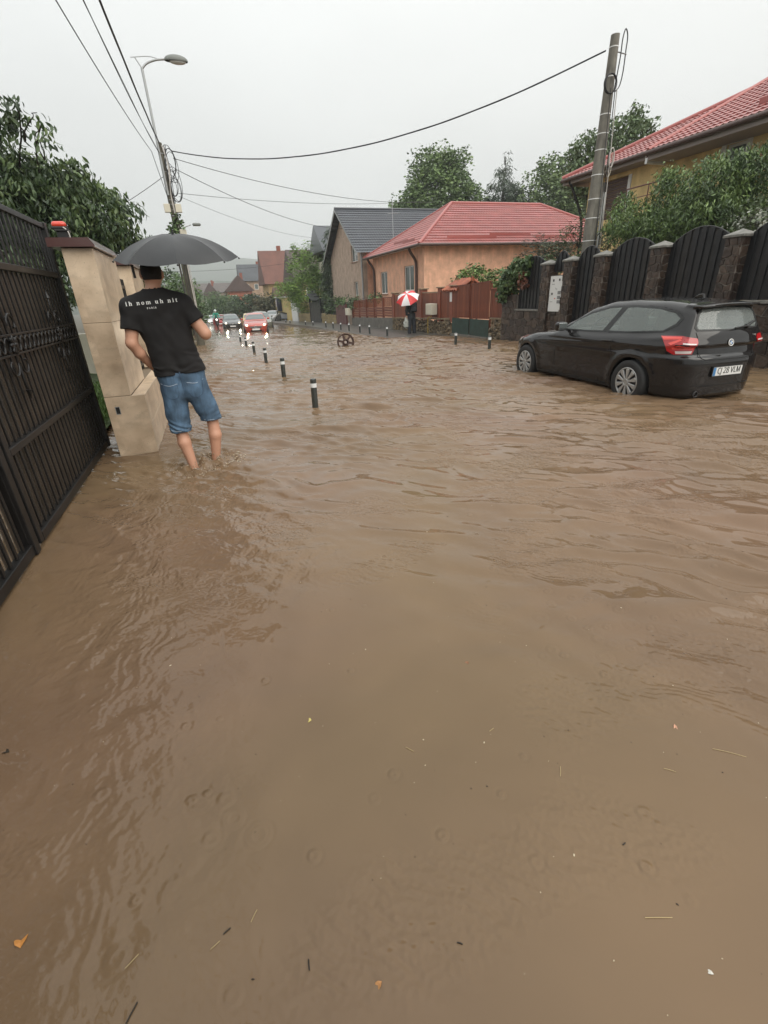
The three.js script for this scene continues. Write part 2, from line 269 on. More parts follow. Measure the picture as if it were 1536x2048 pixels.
// ------------------------------------------------------------------ left side: gate, travertine wall, poles, bollards
function gateLeaf(zA, zB, label) {
  const t = thing('iron_gate', label, 'gate', [-1.38, 0, zA], 0, 'leaves of the black iron gate');
  const L = zA - zB, at = z => z - zA;
  mesh('frame_post', muv(rbx(0.06, 2.2, 0.06, 0, 1.13, -0.03, 0.006)), M.blackIron, t);
  mesh('frame_post', muv(rbx(0.075, 2.24, 0.075, 0, 1.13, -L + 0.035, 0.006)), M.blackIron, t);
  for (const [y, h] of [[2.215, 0.045], [1.79, 0.05], [0.66, 0.05], [0.055, 0.07]]) mesh('rail', muv(rbx(0.055, h, L - 0.14, 0, y, -L / 2, 0.006)), M.blackIron, t);
  const n = Math.round(L / 0.112), dz = (L - 0.12) / n;
  const bar = muv(rbx(0.013, 2.13, 0.030, 0, 0, 0, 0.003, 1)), slat = muv(rbx(0.012, 1.68, dz - 0.036, 0, 0, 0, 0.004, 1));
  const sm = [0, 1, 2].map(k => std({ color: C(0.11 + 0.03 * k, 0.085 + 0.022 * k, 0.063 + 0.016 * k), roughness: 0.5, map: rept(tGrime, 0.7) }));
  for (let i = 0; i <= n; i++) { const b = mesh('bar', bar, M.blackIron, t); b.position.set(0.004, 1.13, -0.06 - i * dz); }
  for (let i = 0; i < n; i++) { const s = mesh('slat', slat, sm[Math.floor(rng() * 3)], t); s.position.set(-0.028 + rr(-0.002, 0.002), 0.925, -0.06 - (i + 0.5) * dz); }
  for (const y of [1.205, 1.335]) mesh('ornament_rail', muv(rbx(0.016, 0.014, L - 0.15, 0.026, y, -L / 2, 0.003, 1)), M.blackIron, t);
  const ringG = T(new THREE.TorusGeometry(0.046, 0.0085, 6, 16), 0, 0, 0, 0, Math.PI / 2, 0);
  for (let i = 0; i < n; i++) { const r = mesh('ring', ringG, M.blackIron, t); r.position.set(0.028, 1.27, -0.06 - (i + 0.5) * dz); }
  // wrought scrolls round a rosette, twice on a leaf
  const scroll = s => { const o = []; for (let k = 0; k <= 26; k++) { const a = k / 26 * 4.4, r = 0.105 * (1 - k / 30); o.push(V(0.036, s[1] * (0.05 + r * Math.sin(a) + 0.075), s[0] * (0.03 + 0.09 - r * Math.cos(a)))); } return tube(o, 0.0085, 40, 6); };
  for (const zc of [-L * 0.27, -L * 0.73]) {
    for (const s of [[1, 1], [-1, 1], [1, -1], [-1, -1]]) { const m = mesh('scroll', scroll(s), M.blackIron, t); m.position.set(0, 1.27, zc); }
    const rz = []; for (let k = 0; k < 8; k++) { const a = k / 8 * Math.PI * 2; rz.push(T(new THREE.SphereGeometry(1, 8, 6).scale(0.012, 0.034, 0.017), 0, 0.034, 0).applyMatrix4(new THREE.Matrix4().makeRotationX(a))); }
    rz.push(new THREE.SphereGeometry(0.02, 8, 6)); const m = mesh('rosette', rz, M.blackIron, t); m.position.set(0.045, 1.27, zc);
    const sp = [V(0.036, 0.13, 0), V(0.036, 0.24, 0.012), V(0.036, 0.31, 0)]; const m2 = mesh('finial', [tube(sp, 0.009, 10, 6), T(new THREE.ConeGeometry(0.022, 0.07, 8), 0.036, 0.345, 0)], M.blackIron, t); m2.position.set(0, 1.27, zc);
    const m3 = mesh('finial', [tube(sp.map(p => V(p.x, -p.y, p.z)), 0.009, 10, 6), T(new THREE.ConeGeometry(0.022, 0.07, 8), 0.036, -0.345, 0, Math.PI)], M.blackIron, t); m3.position.set(0, 1.27, zc);
  }
  return t;
}
gateLeaf(-3.46, -6.10, 'black iron gate leaf beside the travertine pillar, with brown slats behind its bars');
gateLeaf(-0.78, -3.40, 'nearest black iron gate leaf, cut off by the left edge of the photo');
{ // pillar of the drive with its beacon
  const t = thing('gate_post', 'square black gate post standing behind the travertine pillar', 'post', [-1.30, 0, -6.52]);
  mesh('post_shaft', muv(rbx(0.10, 2.30, 0.10, 0, 1.07, 0, 0.008)), M.blackIron, t);
  mesh('post_cap', muv(rbx(0.13, 0.018, 0.13, 0, 2.229, 0, 0.006)), M.blackIron, t);
  const b = thing('beacon', 'small red warning lamp on top of the black gate post', 'lamp', [-1.32, 2.239, -6.52]);
  const red = phy({ color: C(0.62, 0.045, 0.02), roughness: 0.25, clearcoat: 0.6 });
  mesh('lens', [T(new THREE.CapsuleGeometry(0.032, 0.075, 6, 14), 0, 0.048, 0, 0, 0, Math.PI / 2)], red, b);
  mesh('lamp_base', [rbx(0.15, 0.03, 0.085, 0, 0.016, 0, 0.01)], M.dark, b);
  const w = mesh('wire', tube([[0.04, 0.02, 0.045], [0.08, -0.02, 0.06], [0.075, -0.25, 0.065], [0.08, -0.6, 0.06]], 0.006, 24, 5), M.paleCable, b);
}
// travertine: slabs on a core, brown sheet copings, plinth along the pavement
function slab(parent, x0, x1, y0, y1, z0, z1) { const g = 0.0022; const o = mesh('slab', muv(rbx(Math.abs(x1 - x0) - g, Math.abs(y1 - y0) - g, Math.abs(z1 - z0) - g, (x0 + x1) / 2, (y0 + y1) / 2, (z0 + z1) / 2, 0.004, 1)), M.trav, parent); return o; }
function coping(t, z0, z1) {
  const g = poly([[-1.27, 2.0], [-0.885, 2.0], [-0.885, 2.016], [-0.925, 2.074], [-1.26, 2.074], [-1.27, 2.064]], z0 - z1); g.translate(0, 0, z1);
  mesh('coping', muv(g), M.brownCap, t);
}
function travPillar(z0, z1, label, opening) {
  const t = thing('stone_pillar', label, 'pillar', [0, 0, 0], 0, 'travertine pillars of the garden wall');
  mesh('core', bb(-1.165, -0.935, -0.3, 1.99, z1 + 0.015, z0 - 0.015), M.travJoint, t);
  const ys = [0.625, 1.345, 1.995];
  for (let k = 0; k < 2; k++) { slab(t, -1.18, -0.92, ys[k], ys[k + 1], z0, z0 - 0.02); slab(t, -1.18, -0.92, ys[k], ys[k + 1], z1 + 0.02, z1); }
  const zm = (z0 + z1) / 2 - 0.12;
  for (let k = 0; k < 2; k++) for (const [a, b] of [[z0 - 0.02, zm], [zm, z1 + 0.02]]) { slab(t, -0.94, -0.92, ys[k], ys[k + 1], a, b); slab(t, -1.18, -1.16, ys[k], ys[k + 1], a, b); }
  if (opening) { slab(t, -1.18, -0.79, -0.3, 0.623, z0 + 0.004, z0 - 0.02); mesh('slot', [bb(-1.097, -1.062, 0.445, 0.515, z0 + 0.006, z0 + 0.001)], M.dark, t); mesh('slot_frame', [bb(-1.103, -1.056, 0.439, 0.445, z0 + 0.008, z0), bb(-1.103, -1.056, 0.515, 0.521, z0 + 0.008, z0), bb(-1.103, -1.097, 0.445, 0.515, z0 + 0.008, z0), bb(-1.062, -1.056, 0.445, 0.515, z0 + 0.008, z0)], M.galv, t); }
  coping(t, z0 + 0.055, z1 - 0.055);
  return t;
}
travPillar(-5.63, -6.9, 'near travertine pillar with brown coping and a black slot low on its front', true);
travPillar(-8.14, -9.4, 'second travertine pillar, half hidden behind the man with the black umbrella');
travPillar(0.62, -0.68, 'added travertine pillar at the near gate end, unseen, shading the water');  // out of view, added to darken the water closest to the camera
travPillar(-10.65, -11.9, 'third travertine pillar along the pavement, behind the man');
{
  const t = thing('plinth_wall', 'low travertine wall of slabs running along the flooded pavement', 'wall');
  mesh('core', bb(-1.16, -0.815, -0.3, 0.6, -5.652, -16), M.travJoint, t);
  for (let z = -5.655, k = 0; z > -15.9; z -= 0.62, k++) { const z1 = Math.max(z - 0.62, -16); slab(t, -0.81, -0.79, 0.31, 0.598, z, z1); slab(t, -0.81, -0.79, -0.3, 0.31, z + (k ? 0.31 : 0), z1 + 0.31); slab(t, -0.92, -0.785, 0.60, 0.624, z, z1); }
}
for (const [a, b] of [[-6.96, -8.08], [-9.46, -10.59]]) {
  const t = thing('railing', a > -8 ? 'black railing between the first two travertine pillars' : 'black railing between the second and third travertine pillars', 'railing', [-1.05, 0.62, a], 0, 'black railings of the garden wall');
  const L = a - b; for (const y of [0.08, 1.1]) mesh('rail', rbx(0.03, 0.04, L, 0, y, -L / 2, 0.004, 1), M.blackIron, t);
  for (let k = 0; k <= 9; k++) mesh('bar', rbx(0.02, 1.2, 0.02, 0, 0.6, -L * k / 9, 0.003, 1), M.blackIron, t);
}
// bollards
function bollard(x, z, top, r, label, group, band) {
  const y0 = gy(z) - 0.15, h = top - y0, t = thing('bollard', label, 'bollard', [x, y0, z], 0, group), tilt = rr(-0.025, 0.025);
  t.rotation.z = tilt; t.rotation.x = rr(-0.02, 0.02);
  const pr = [[0, 0], [r, 0], [r, h - 0.012], [r - 0.012, h], [0, h + 0.004]].map(p => new THREE.Vector2(...p));
  mesh('post', new THREE.LatheGeometry(pr, 20), M.bollard, t);
  mesh('reflective_band', new THREE.CylinderGeometry(r + 0.0015, r + 0.0015, band[1], 20, 1, true).translate(0, h - band[0] - band[1] / 2, 0), M.bollardBand, t);
}
[['nearest of the left row, alone in the ripples', -7.03, 0.41], ['second bollard of the left row', -10.33, 0.37], ['third bollard of the left row', -13.77, 0.29], ['fourth bollard of the left row', -17.61, 0.18], ['fifth bollard of the left row', -21.57, 0.07], ['farthest bollard of the left row, before the headlights', -25.58, -0.03]]
  .forEach(([n, z, top]) => bollard(1.29, z, top, 0.046, 'dark grey bollard with white band, ' + n, 'bollards along the left kerb', [0.065, 0.06]));
[['by the nose of the black car', -12.6, 0.28], ['before the green gate', -14.75, 0.27], ['left of the person with the red umbrella', -21.55, 0.15], ['second to the left of that person', -24.2, 0.12], ['third to the left of that person', -25.95, 0.08], ['behind the cable reel', -28.2, 0.05], ['just left of the cable reel', -30.1, 0.01], ['before the maroon door', -32.15, -0.02], ['before the yellow brick base', -34.25, -0.05], ['at the dark garden gate', -38.9, -0.19], ['left of the dark garden gate', -42.1, -0.27], ['second from the white wall', -50.6, -0.48], ['nearest the white wall', -53.4, -0.54]]
  .forEach(([n, z, top]) => bollard(7.6, z, top, 0.045, 'short dark bollard with white top, ' + n, 'bollards along the right kerb', [0.03, 0.07]));

// cable reel lying half under water
{
  const t = thing('cable_reel', 'rusty brown spoked cable reel half sunk in the flooded road', 'cable reel', [4.62, -0.05, -17.68], -0.16); t.rotation.x = -0.12;
  const rust = std({ color: C(0.085, 0.038, 0.026), roughness: 0.7, map: rept(tGrime, 2) });
  for (const [z, k] of [[0.0, 0], [-0.30, 1]]) {
    mesh('flange_rim', T(new THREE.TorusGeometry(0.285, 0.021, 8, 40), 0, 0, z), rust, t);
    mesh('hub_ring', T(new THREE.TorusGeometry(0.085, 0.026, 8, 24), 0, 0, z), rust, t);
    for (let i = 0; i < 6; i++) { const a = i / 6 * 2 * Math.PI + 0.3; mesh('spoke', T(bx(0.055, 0.20, 0.018, 0, 0.18, 0), 0, 0, z, 0, 0, a), rust, t); }
  }
  mesh('drum', T(new THREE.CylinderGeometry(0.12, 0.12, 0.29, 24, 1, true), 0, 0, -0.15, Math.PI / 2), rust, t);
}

// left lamp pole
const POLE = V(-0.53, -0.45, -24.3);
{
  const t = thing('lamp_pole', 'weathered concrete pole with a curved street lamp behind the man', 'street lamp', [POLE.x, POLE.y, POLE.z]);
  const top = V(-0.14, 7.65, 0);
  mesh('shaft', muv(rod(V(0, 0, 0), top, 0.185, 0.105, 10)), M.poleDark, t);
  mesh('lamp_tube', tube([[-0.16, 5.9, 0.12], [-0.19, 7.6, 0.12], [-0.225, 9.88, 0.02]], 0.045, 20, 8), M.galv, t);
  mesh('lamp_arm', tube([[-0.225, 9.86, 0.02], [-0.05, 10.02, 0.0], [0.28, 10.15, 0], [0.66, 10.21, 0]], 0.036, 20, 8), M.galv, t);
  mesh('stay_rod', tube([[-0.55, 10.17, 0], [-0.38, 10.19, 0], [0.1, 10.24, 0], [0.45, 10.19, 0]], 0.014, 20, 5), M.galv, t);
  mesh('stay_rod', rod(V(-0.225, 9.88, 0.02), V(-0.40, 10.18, 0), 0.02), M.galv, t);
  const head = std({ color: C(0.17, 0.18, 0.165), roughness: 0.5 });
  const hd = mesh('lamp_head', new THREE.SphereGeometry(1, 28, 14, 0, Math.PI * 2, 0, Math.PI * 0.56).scale(0.42, 0.17, 0.17).translate(1.03, 10.2, 0), head, t);
  mesh('lamp_glass', new THREE.SphereGeometry(1, 24, 12).scale(0.30, 0.085, 0.13).translate(1.08, 10.165, 0), phy({ color: C(0.6, 0.62, 0.6), roughness: 0.15, clearcoat: 0.5 }), hd);
  for (const [y, x] of [[4.5, 0], [4.62, 0], [4.75, 0], [5.2, 0], [5.4, 0], [5.6, 0], [5.75, 0], [6.7, 0], [7.3, 0]]) { const c = V(0, 0, 0).lerp(top, y / 7.65), r = mix(0.185, 0.105, y / 7.65) + 0.004; mesh('clamp', T(new THREE.CylinderGeometry(r, r, 0.022, 12, 1, true), c.x, c.y, c.z), M.galv, t); }
  for (const x of [-0.27, 0.16]) mesh('junction_box', rbx(0.24, 0.30, 0.16, x - 0.03, 5.45, 0.16, 0.02), M.cream, t);
  mesh('junction_box', rbx(0.26, 0.30, 0.14, 0.14, 4.55, 0.19, 0.02), M.cream, t);
  const cl = []; for (let k = 0; k < 11; k++) { const o = [], y0 = rr(6.0, 7.1), r = rr(0.16, 0.36), cx = rr(0.08, 0.22); for (let i = 0; i <= 16; i++) { const a = i / 16 * 6.3 + k; o.push(V(cx - 0.12 + r * 0.75 * Math.cos(a) + 0.1, y0 + r * 1.7 * Math.sin(a), rr(0.02, 0.14))); } cl.push(o); }
  cl.forEach(o => mesh('cable_loop', tube(o, 0.011, 50, 5), M.cable, t));
  for (let k = 0; k < 5; k++) mesh('down_cable', tube([[rr(-0.1, 0.08), 7.55, 0.11], [rr(-0.05, 0.1), 6.8, 0.15], [rr(-0.08, 0.1), 5.9, 0.17], [rr(-0.1, 0.12), 4.2, 0.19], [rr(-0.12, 0.12), 1.0, 0.2]], 0.013, 40, 5), k % 2 ? M.cable : M.paleCable, t);
  mesh('camera_arm', [rod(V(0.1, 4.75, 0.1), V(0.5, 4.88, 0.1), 0.016)], M.galv, t); mesh('security_camera', T(new THREE.CapsuleGeometry(0.06, 0.22, 4, 10), 0.72, 4.89, 0.1, 0, 0, Math.PI / 2), head, t);
}
// right pole
const RP = V(10.66, -0.1, -12.56);
{
  const t = thing('utility_pole', 'tall grey concrete utility pole with cable loops behind the dark fence', 'utility pole', [RP.x, RP.y, RP.z]);
  mesh('shaft', muv(rod(V(0, 0, 0), V(-0.03, 7.16, 0), 0.235, 0.105, 10)), M.poleConc, t);
  for (const y of [2.75, 3.3, 3.75, 4.3, 4.85, 5.2, 5.6, 6.35, 6.92]) { const r = mix(0.235, 0.105, y / 7.16) + 0.004; mesh('clamp', T(new THREE.CylinderGeometry(r, r, 0.022, 14, 1, true), -0.03 * y / 7.16, y, 0), M.whiteP, t); }
  const loop = (cx, cy0, rx, ry, z, n, r, m, nm) => { for (let k = 0; k < n; k++) { const o = []; const j = rr(0.94, 1.06), dx = rr(-0.02, 0.02); for (let i = 0; i < 20; i++) { const a = i / 20 * Math.PI * 2; o.push(V(cx + dx + rx * j * Math.cos(a), cy0 + ry * j * Math.sin(a), z + k * 0.012)); } mesh(nm, tube(o, r, 48, 5, true), m, t); } };
  loop(-0.12, 6.17, 0.17, 0.19, 0.16, 4, 0.011, M.cable, 'cable_coil');
  loop(0.20, 4.66, 0.075, 0.22, 0.17, 4, 0.009, M.paleCable, 'cable_coil');
  loop(0.185, 4.52, 0.085, 0.30, 0.17, 1, 0.008, M.cream, 'cable_coil');
  mesh('cable_bow', tube([[0.07, 6.1, 0.1], [0.14, 6.75, 0.08], [0.17, 7.12, 0.05], [0.27, 7.3, 0.0], [0.36, 7.2, -0.02], [0.37, 6.9, -0.02], [0.35, 6.45, 0], [0.26, 6.18, 0.04], [0.1, 6.05, 0.1]], 0.014, 60, 6), M.cable, t);
  mesh('bracket', rod(V(0.06, 6.83, 0.05), V(0.38, 6.83, 0), 0.014), M.galv, t);
  for (const x of [0.03, 0.09, -0.1]) mesh('down_cable', tube([[x + 0.02, 6.1, 0.15], [x + 0.05, 5.0, 0.18], [x + 0.1, 3.5, 0.2], [x + 0.12, 1.5, 0.22]], 0.012, 30, 5), x > 0.05 ? M.paleCable : M.cable, t);
  mesh('conduit', muv(rod(V(0.17, 0, 0.14), V(0.19, 3.9, 0.12), 0.04)), M.whiteP, t);
}
// overhead cables
function wire(label, a, b, s, r, m = M.cable, n = 1) { const p = sag(a, b, s); const o = mesh('overhead_cable', n === 1 ? tube(p, r, 60, 5) : Array.from({ length: n }, (_, k) => tube(p.map((q, i) => V(q.x + 0.012 * Math.cos(k * 2.1 + i * 1.3), q.y + 0.012 * Math.sin(k * 2.1 + i * 1.3), q.z)), r, 90, 5)), m); return tag(o, label, 'cable', 'overhead cables'); }
wire('thick black cable hanging across the street between the two concrete poles', V(-0.23, 6.93, -24.2), V(10.35, 6.72, -12.5), 0.98, 0.009, M.cable, 3);
wire('thin cable from the left pole to the red tiled roof', V(-0.25, 6.72, -24.3), V(16.2, 6.95, -33.6), 0.55, 0.012);
wire('slack thin cable from the left pole down to the grey roofed house', V(-0.2, 6.35, -24.3), V(12.0, 6.6, -44.2), 0.5, 0.013);
wire('fine level cable from the left pole to the trees behind the houses', V(-0.3, 5.55, -24.3), V(14.4, 6.85, -33), 0.25, 0.009);
wire('faint lowest cable from the left pole to the grey roofed house', V(-0.3, 5.45, -24.3), V(12.0, 6.0, -44.2), 0.6, 0.007);
wire('leftmost black cable running from the pole towards the viewer overhead', V(-1.0, 6.92, -24.3), V(-2.45, 7.1, 8), 0.75, 0.011);
wire('middle grey double cable running from the pole towards the viewer overhead', V(-0.72, 6.85, -24.3), V(-1.75, 7.1, 8), 0.70, 0.009, M.cable, 2);
wire('thick twisted cable from the top of the lamp pole towards the viewer overhead', V(-0.66, 7.2, -24.3), V(-1.25, 7.3, 8), 0.80, 0.012, M.cable, 3);
wire('short cable from the left pole down into the garden tree', V(-0.75, 6.1, -24.3), V(-4.2, 3.9, -22), 0.1, 0.011);
wire('cable dropping along the left side of the lamp pole', V(-1.0, 6.92, -24.3), V(-0.68, 5.1, -24.15), 0.02, 0.012);
wire('far cable crossing the street beyond the cars', V(-3, 4.6, -62), V(14, 5.6, -58), 0.4, 0.016);
// ------------------------------------------------------------------ right side: fences
const stoneM = [[0.075, 0.050, 0.038], [0.105, 0.072, 0.054], [0.060, 0.042, 0.034], [0.135, 0.095, 0.070]].map(c => std({ color: C(...c), roughness: 0.42, map: rept(tSlate, 2.2), bumpMap: rept(tSlateB, 2.2), bumpScale: 0.012 }));
const mortar = std({ color: C(0.33, 0.29, 0.25), roughness: 0.85, map: rept(tConcrete, 1) });
// crazy-paved stones on a rectangle: o origin, u and v edge directions (unit), n outward
function cladding(parent, o, u, v, w, h, cell, n, name = 'stone', mats = stoneM, th = 0.02) {
  const nc = Math.max(1, Math.round(w / cell)), nr = Math.max(1, Math.round(h / (cell * 0.82))), cw = w / nc, rh = h / nr, R = mulberry(Math.floor(Math.abs(o.x * 131 + o.z * 977 + o.y * 53 + w * 71) * 10));
  const jit = (i, j) => { const x = clamp((i + (j % 2 ? 0.5 : 0)) * cw + (hsh(i + 9, j + 5, nc + Math.floor(Math.abs(o.z * 100))) - 0.5) * cw * 0.62, 0, w), y = j === 0 ? 0 : j === nr * 2 ? h : clamp(j * rh / 2 + (hsh(i, j, 77 + Math.floor(Math.abs(o.z * 100))) - 0.5) * rh * 0.5, 0, h); return [x, y]; };
  for (let r = 0; r < nr; r++) for (let c = -1; c <= nc; c++) {
    const off = r % 2 ? 0.5 : 0, x0 = (c + off) * cw, x1 = x0 + cw, y0 = r * rh, y1 = y0 + rh;
    if (x1 <= 0.02 || x0 >= w - 0.02) continue;
    const P = (x, y) => { const ky = Math.round(y / rh * 2), kx = Math.round(x / cw * 2), edge = y < 1e-6 || y > h - 1e-6; return [clamp(x + (hsh(kx, ky, 31 + nc) - 0.5) * cw * 0.55, 0, w), edge ? y : clamp(y + (hsh(kx, ky, 57 + nc) - 0.5) * rh * 0.55, 0, h)]; };
    let ps = [P(x0, y0), P((x0 + x1) / 2, y0), P(x1, y0), P(x1, y1), P((x0 + x1) / 2, y1), P(x0, y1)];
    const cx = ps.reduce((a, p) => a + p[0], 0) / 6, cyy = ps.reduce((a, p) => a + p[1], 0) / 6, gap = 0.010;
    ps = ps.map(([x, y]) => { const d = Math.hypot(x - cx, y - cyy) || 1; return [x + (cx - x) / d * gap, y + (cyy - y) / d * gap]; });
    const hh = th * (0.6 + 0.7 * R()), pos = [], W3 = (p, k, s) => { const x = mix(cx, p[0], s), y = mix(cyy, p[1], s); pos.push(o.x + u.x * x + v.x * y + n.x * k, o.y + u.y * x + v.y * y + n.y * k, o.z + u.z * x + v.z * y + n.z * k); };
    const tl = [(R() - 0.5) * 0.01, (R() - 0.5) * 0.01], top = (p) => hh + (p[0] - cx) * tl[0] * 4 + (p[1] - cyy) * tl[1] * 4;
    for (let k = 0; k < 6; k++) { const a = ps[k], b = ps[(k + 1) % 6]; W3(a, 0, 1); W3(b, 0, 1); W3(b, top(b), 0.94); W3(a, 0, 1); W3(b, top(b), 0.94); W3(a, top(a), 0.94); W3([cx, cyy], hh * 1.05, 0); W3(a, top(a), 0.94); W3(b, top(b), 0.94); }
    const g = new THREE.BufferGeometry(); g.setAttribute('position', new THREE.Float32BufferAttribute(pos, 3)); g.computeVertexNormals();
    mesh(name, muv(g), mats[Math.floor(R() * mats.length)], parent);
  }
}
const capM = std({ color: C(0.30, 0.29, 0.26), roughness: 0.7, map: rept(tConcrete, 2) });
const panelM = [[0.014, 0.015, 0.018], [0.019, 0.019, 0.022], [0.024, 0.022, 0.022]].map(c => std({ color: C(...c), roughness: 0.38, map: rept(tGrime, 1) }));
const FX = 9.6;
{
  const f = thing('stone_fence', 'dark stone fence with arched black panels behind the black car', 'fence');
  const seg = [[-15.25, -14.42, 0, 1.30], [-14.40, -13.08, 0.84, 0], [-12.72, -12.10, 1.83, 1], [-11.74, -10.91, 0.12, 2], [-10.55, -9.20, 0.95, 3], [-8.84, -7.49, 1.0, 4], [-7.13, -5.72, 1.08, 5], [-5.36, -3.9, 1.1, 6]];
  const pil = [[-12.9, 2.08], [-11.92, 2.11], [-10.73, 2.14], [-9.02, 2.18], [-7.31, 2.21], [-5.54, 2.24], [-3.7, 2.26]];
  const base = z => gy(z) - 0.25;
  mesh('pier_core', bb(FX + 0.02, FX + 0.36, base(-15), 1.3, -15.25, -14.42), mortar, f);
  cladding(f, V(FX + 0.02, base(-15), -15.25), V(0, 0, 1), V(0, 1, 0), 0.83, 1.3 - base(-15), 0.24, V(-1, 0, 0));
  cladding(f, V(FX + 0.02, 1.3, -15.25), V(0, 0, 1), V(1, 0, 0), 0.83, 0.34, 0.28, V(0, 1, 0));
  for (const [zc, h] of pil) {
    const p = mesh('pillar', bb(FX - 0.10, FX + 0.22, base(zc), h, zc - 0.16, zc + 0.16), mortar, f);
    cladding(p, V(FX - 0.10, base(zc), zc - 0.16), V(0, 0, 1), V(0, 1, 0), 0.32, h - base(zc), 0.19, V(-1, 0, 0));
    cladding(p, V(FX - 0.10, base(zc), zc + 0.16), V(1, 0, 0), V(0, 1, 0), 0.32, h - base(zc), 0.19, V(0, 0, 1));
    const cg = new THREE.ConeGeometry(0.29, 0.10, 4, 1).rotateY(Math.PI / 4).translate(FX + 0.06, h + 0.095, zc);
    mesh('pillar_cap', muv(join([rbx(0.42, 0.045, 0.42, FX + 0.06, h + 0.0235, zc, 0.008, 1), cg])), capM, f);
  }
  for (const [z0, z1, sill, k] of seg.slice(1)) {
    const w = z1 - z0, zm = (z0 + z1) / 2, b = base(zm), edge = 2.08 + 0.03 * k, peak = 2.36 + 0.03 * k;
    if (k === 1) { const c = mesh('wall_core', bb(FX + 0.0, FX + 0.2, b, 1.8, z0 - 0.02, z1 + 0.02), mortar, f); cladding(c, V(FX, b, z0), V(0, 0, 1), V(0, 1, 0), w, 1.8 - b, 0.21, V(-1, 0, 0)); }
    else if (sill > 0.3) {
      const c = mesh('wall_core', bb(FX, FX + 0.26, b, sill, z0 - 0.02, z1 + 0.02), mortar, f); cladding(c, V(FX, b, z0), V(0, 0, 1), V(0, 1, 0), w, sill - b, 0.27, V(-1, 0, 0));
      mesh('sill', muv(rbx(0.36, 0.05, w, FX + 0.12, sill + 0.026, zm, 0.01, 1)), capM, f);
    }
    const y0 = sill + (sill > 0.3 ? 0.06 : 0), n = Math.round(w / 0.085), dz = w / n, pan = new THREE.Group(); pan.name = 'panel'; f.add(pan);
    const arch = t => edge + (peak - edge) * Math.sin(Math.PI * clamp(t, 0, 1)) ** 0.8 - (k === 1 ? 0 : 0);
    for (let i = 0; i < n; i++) { const a = arch((i + 0.08) / n), c = arch((i + 0.92) / n), zz = z0 + i * dz; const g = poly([[-0.006, y0], [dz + 0.006, y0], [dz + 0.006, c], [-0.006, a]], 0.018, 0.004); g.rotateY(-Math.PI / 2).translate(FX + 0.10 + (i % 2) * 0.024, 0, zz); mesh('slat', muv(g), panelM[Math.floor(rng() * 3)], pan); }
    const tr = []; for (let i = 0; i <= 24; i++) tr.push(V(FX + 0.10, arch(i / 24) + 0.008, mix(z0, z1, i / 24))); mesh('top_trim', tube(tr, 0.017, 40, 6), panelM[2], pan);
    mesh('panel_rail', [rbx(0.03, 0.04, w, FX + 0.135, y0 + 0.25, zm, 0.004, 1), rbx(0.03, 0.04, w, FX + 0.135, edge - 0.15, zm, 0.004, 1)], panelM[1], pan);
  }
  // white meter board on the wall
  const wb = thing('meter_board', 'tall white board with small dark meters on the stone fence', 'board', [FX - 0.025, 0.85, -12.41]);
  mesh('board', rbx(0.035, 0.93, 0.55, 0, 0.465, 0, 0.006), M.whiteP, wb);
  const dk = std({ color: C(0.05, 0.05, 0.05), roughness: 0.3 }), gr = std({ color: C(0.22, 0.22, 0.22), roughness: 0.4 }), rd = std({ color: C(0.55, 0.12, 0.1), roughness: 0.5 });
  for (const [z, y] of [[-0.12, 0.82], [0.14, 0.83], [-0.14, 0.47]]) mesh('meter_window', rbx(0.012, 0.058, 0.058, -0.022, y, z, 0.004, 1), dk, wb);
  for (const y of [0.50, 0.375, 0.26]) mesh('meter_window', rbx(0.014, 0.085, 0.125, -0.022, y, 0.17, 0.004, 1), gr, wb);
  mesh('marking', [bx(0.004, 0.03, 0.05, -0.019, 0.345, 0.0)], rd, wb);
  mesh('marking', [bx(0.004, 0.014, 0.12, -0.019, 0.72, -0.12), bx(0.004, 0.012, 0.11, -0.019, 0.26, -0.15), bx(0.004, 0.03, 0.02, -0.019, 0.42, -0.23), bx(0.004, 0.05, 0.014, -0.019, 0.61, 0.0), bx(0.004, 0.05, 0.014, -0.019, 0.59, 0.05)], gr, wb);
}
// brown timber fence, gate with green foot panels, gabion base
const timber = [[0.27, 0.070, 0.030], [0.32, 0.090, 0.038], [0.23, 0.058, 0.027]].map(c => std({ color: C(...c), roughness: 0.5, map: rept(tWood, 4, 1) }));
const terr = std({ color: C(0.30, 0.088, 0.050), roughness: 0.6, map: rept(tStucco, 0.8) });
const creamCap = std({ color: C(0.42, 0.31, 0.20), roughness: 0.7, map: rept(tConcrete, 1) });
const greenP = std({ color: C(0.022, 0.062, 0.048), roughness: 0.4, map: rept(tGrime, 0.6) });
const rockG = (() => { const g = new THREE.IcosahedronGeometry(1, 1), p = g.attributes.position; for (let i = 0; i < p.count; i++) { const x = p.getX(i), y = p.getY(i), z = p.getZ(i), k = 1 + 0.3 * vn(x * 1.6 + 3, y * 1.6 + z * 1.3, 12); p.setXYZ(i, x * k, y * k, z * k); } g.computeVertexNormals(); return g; })();
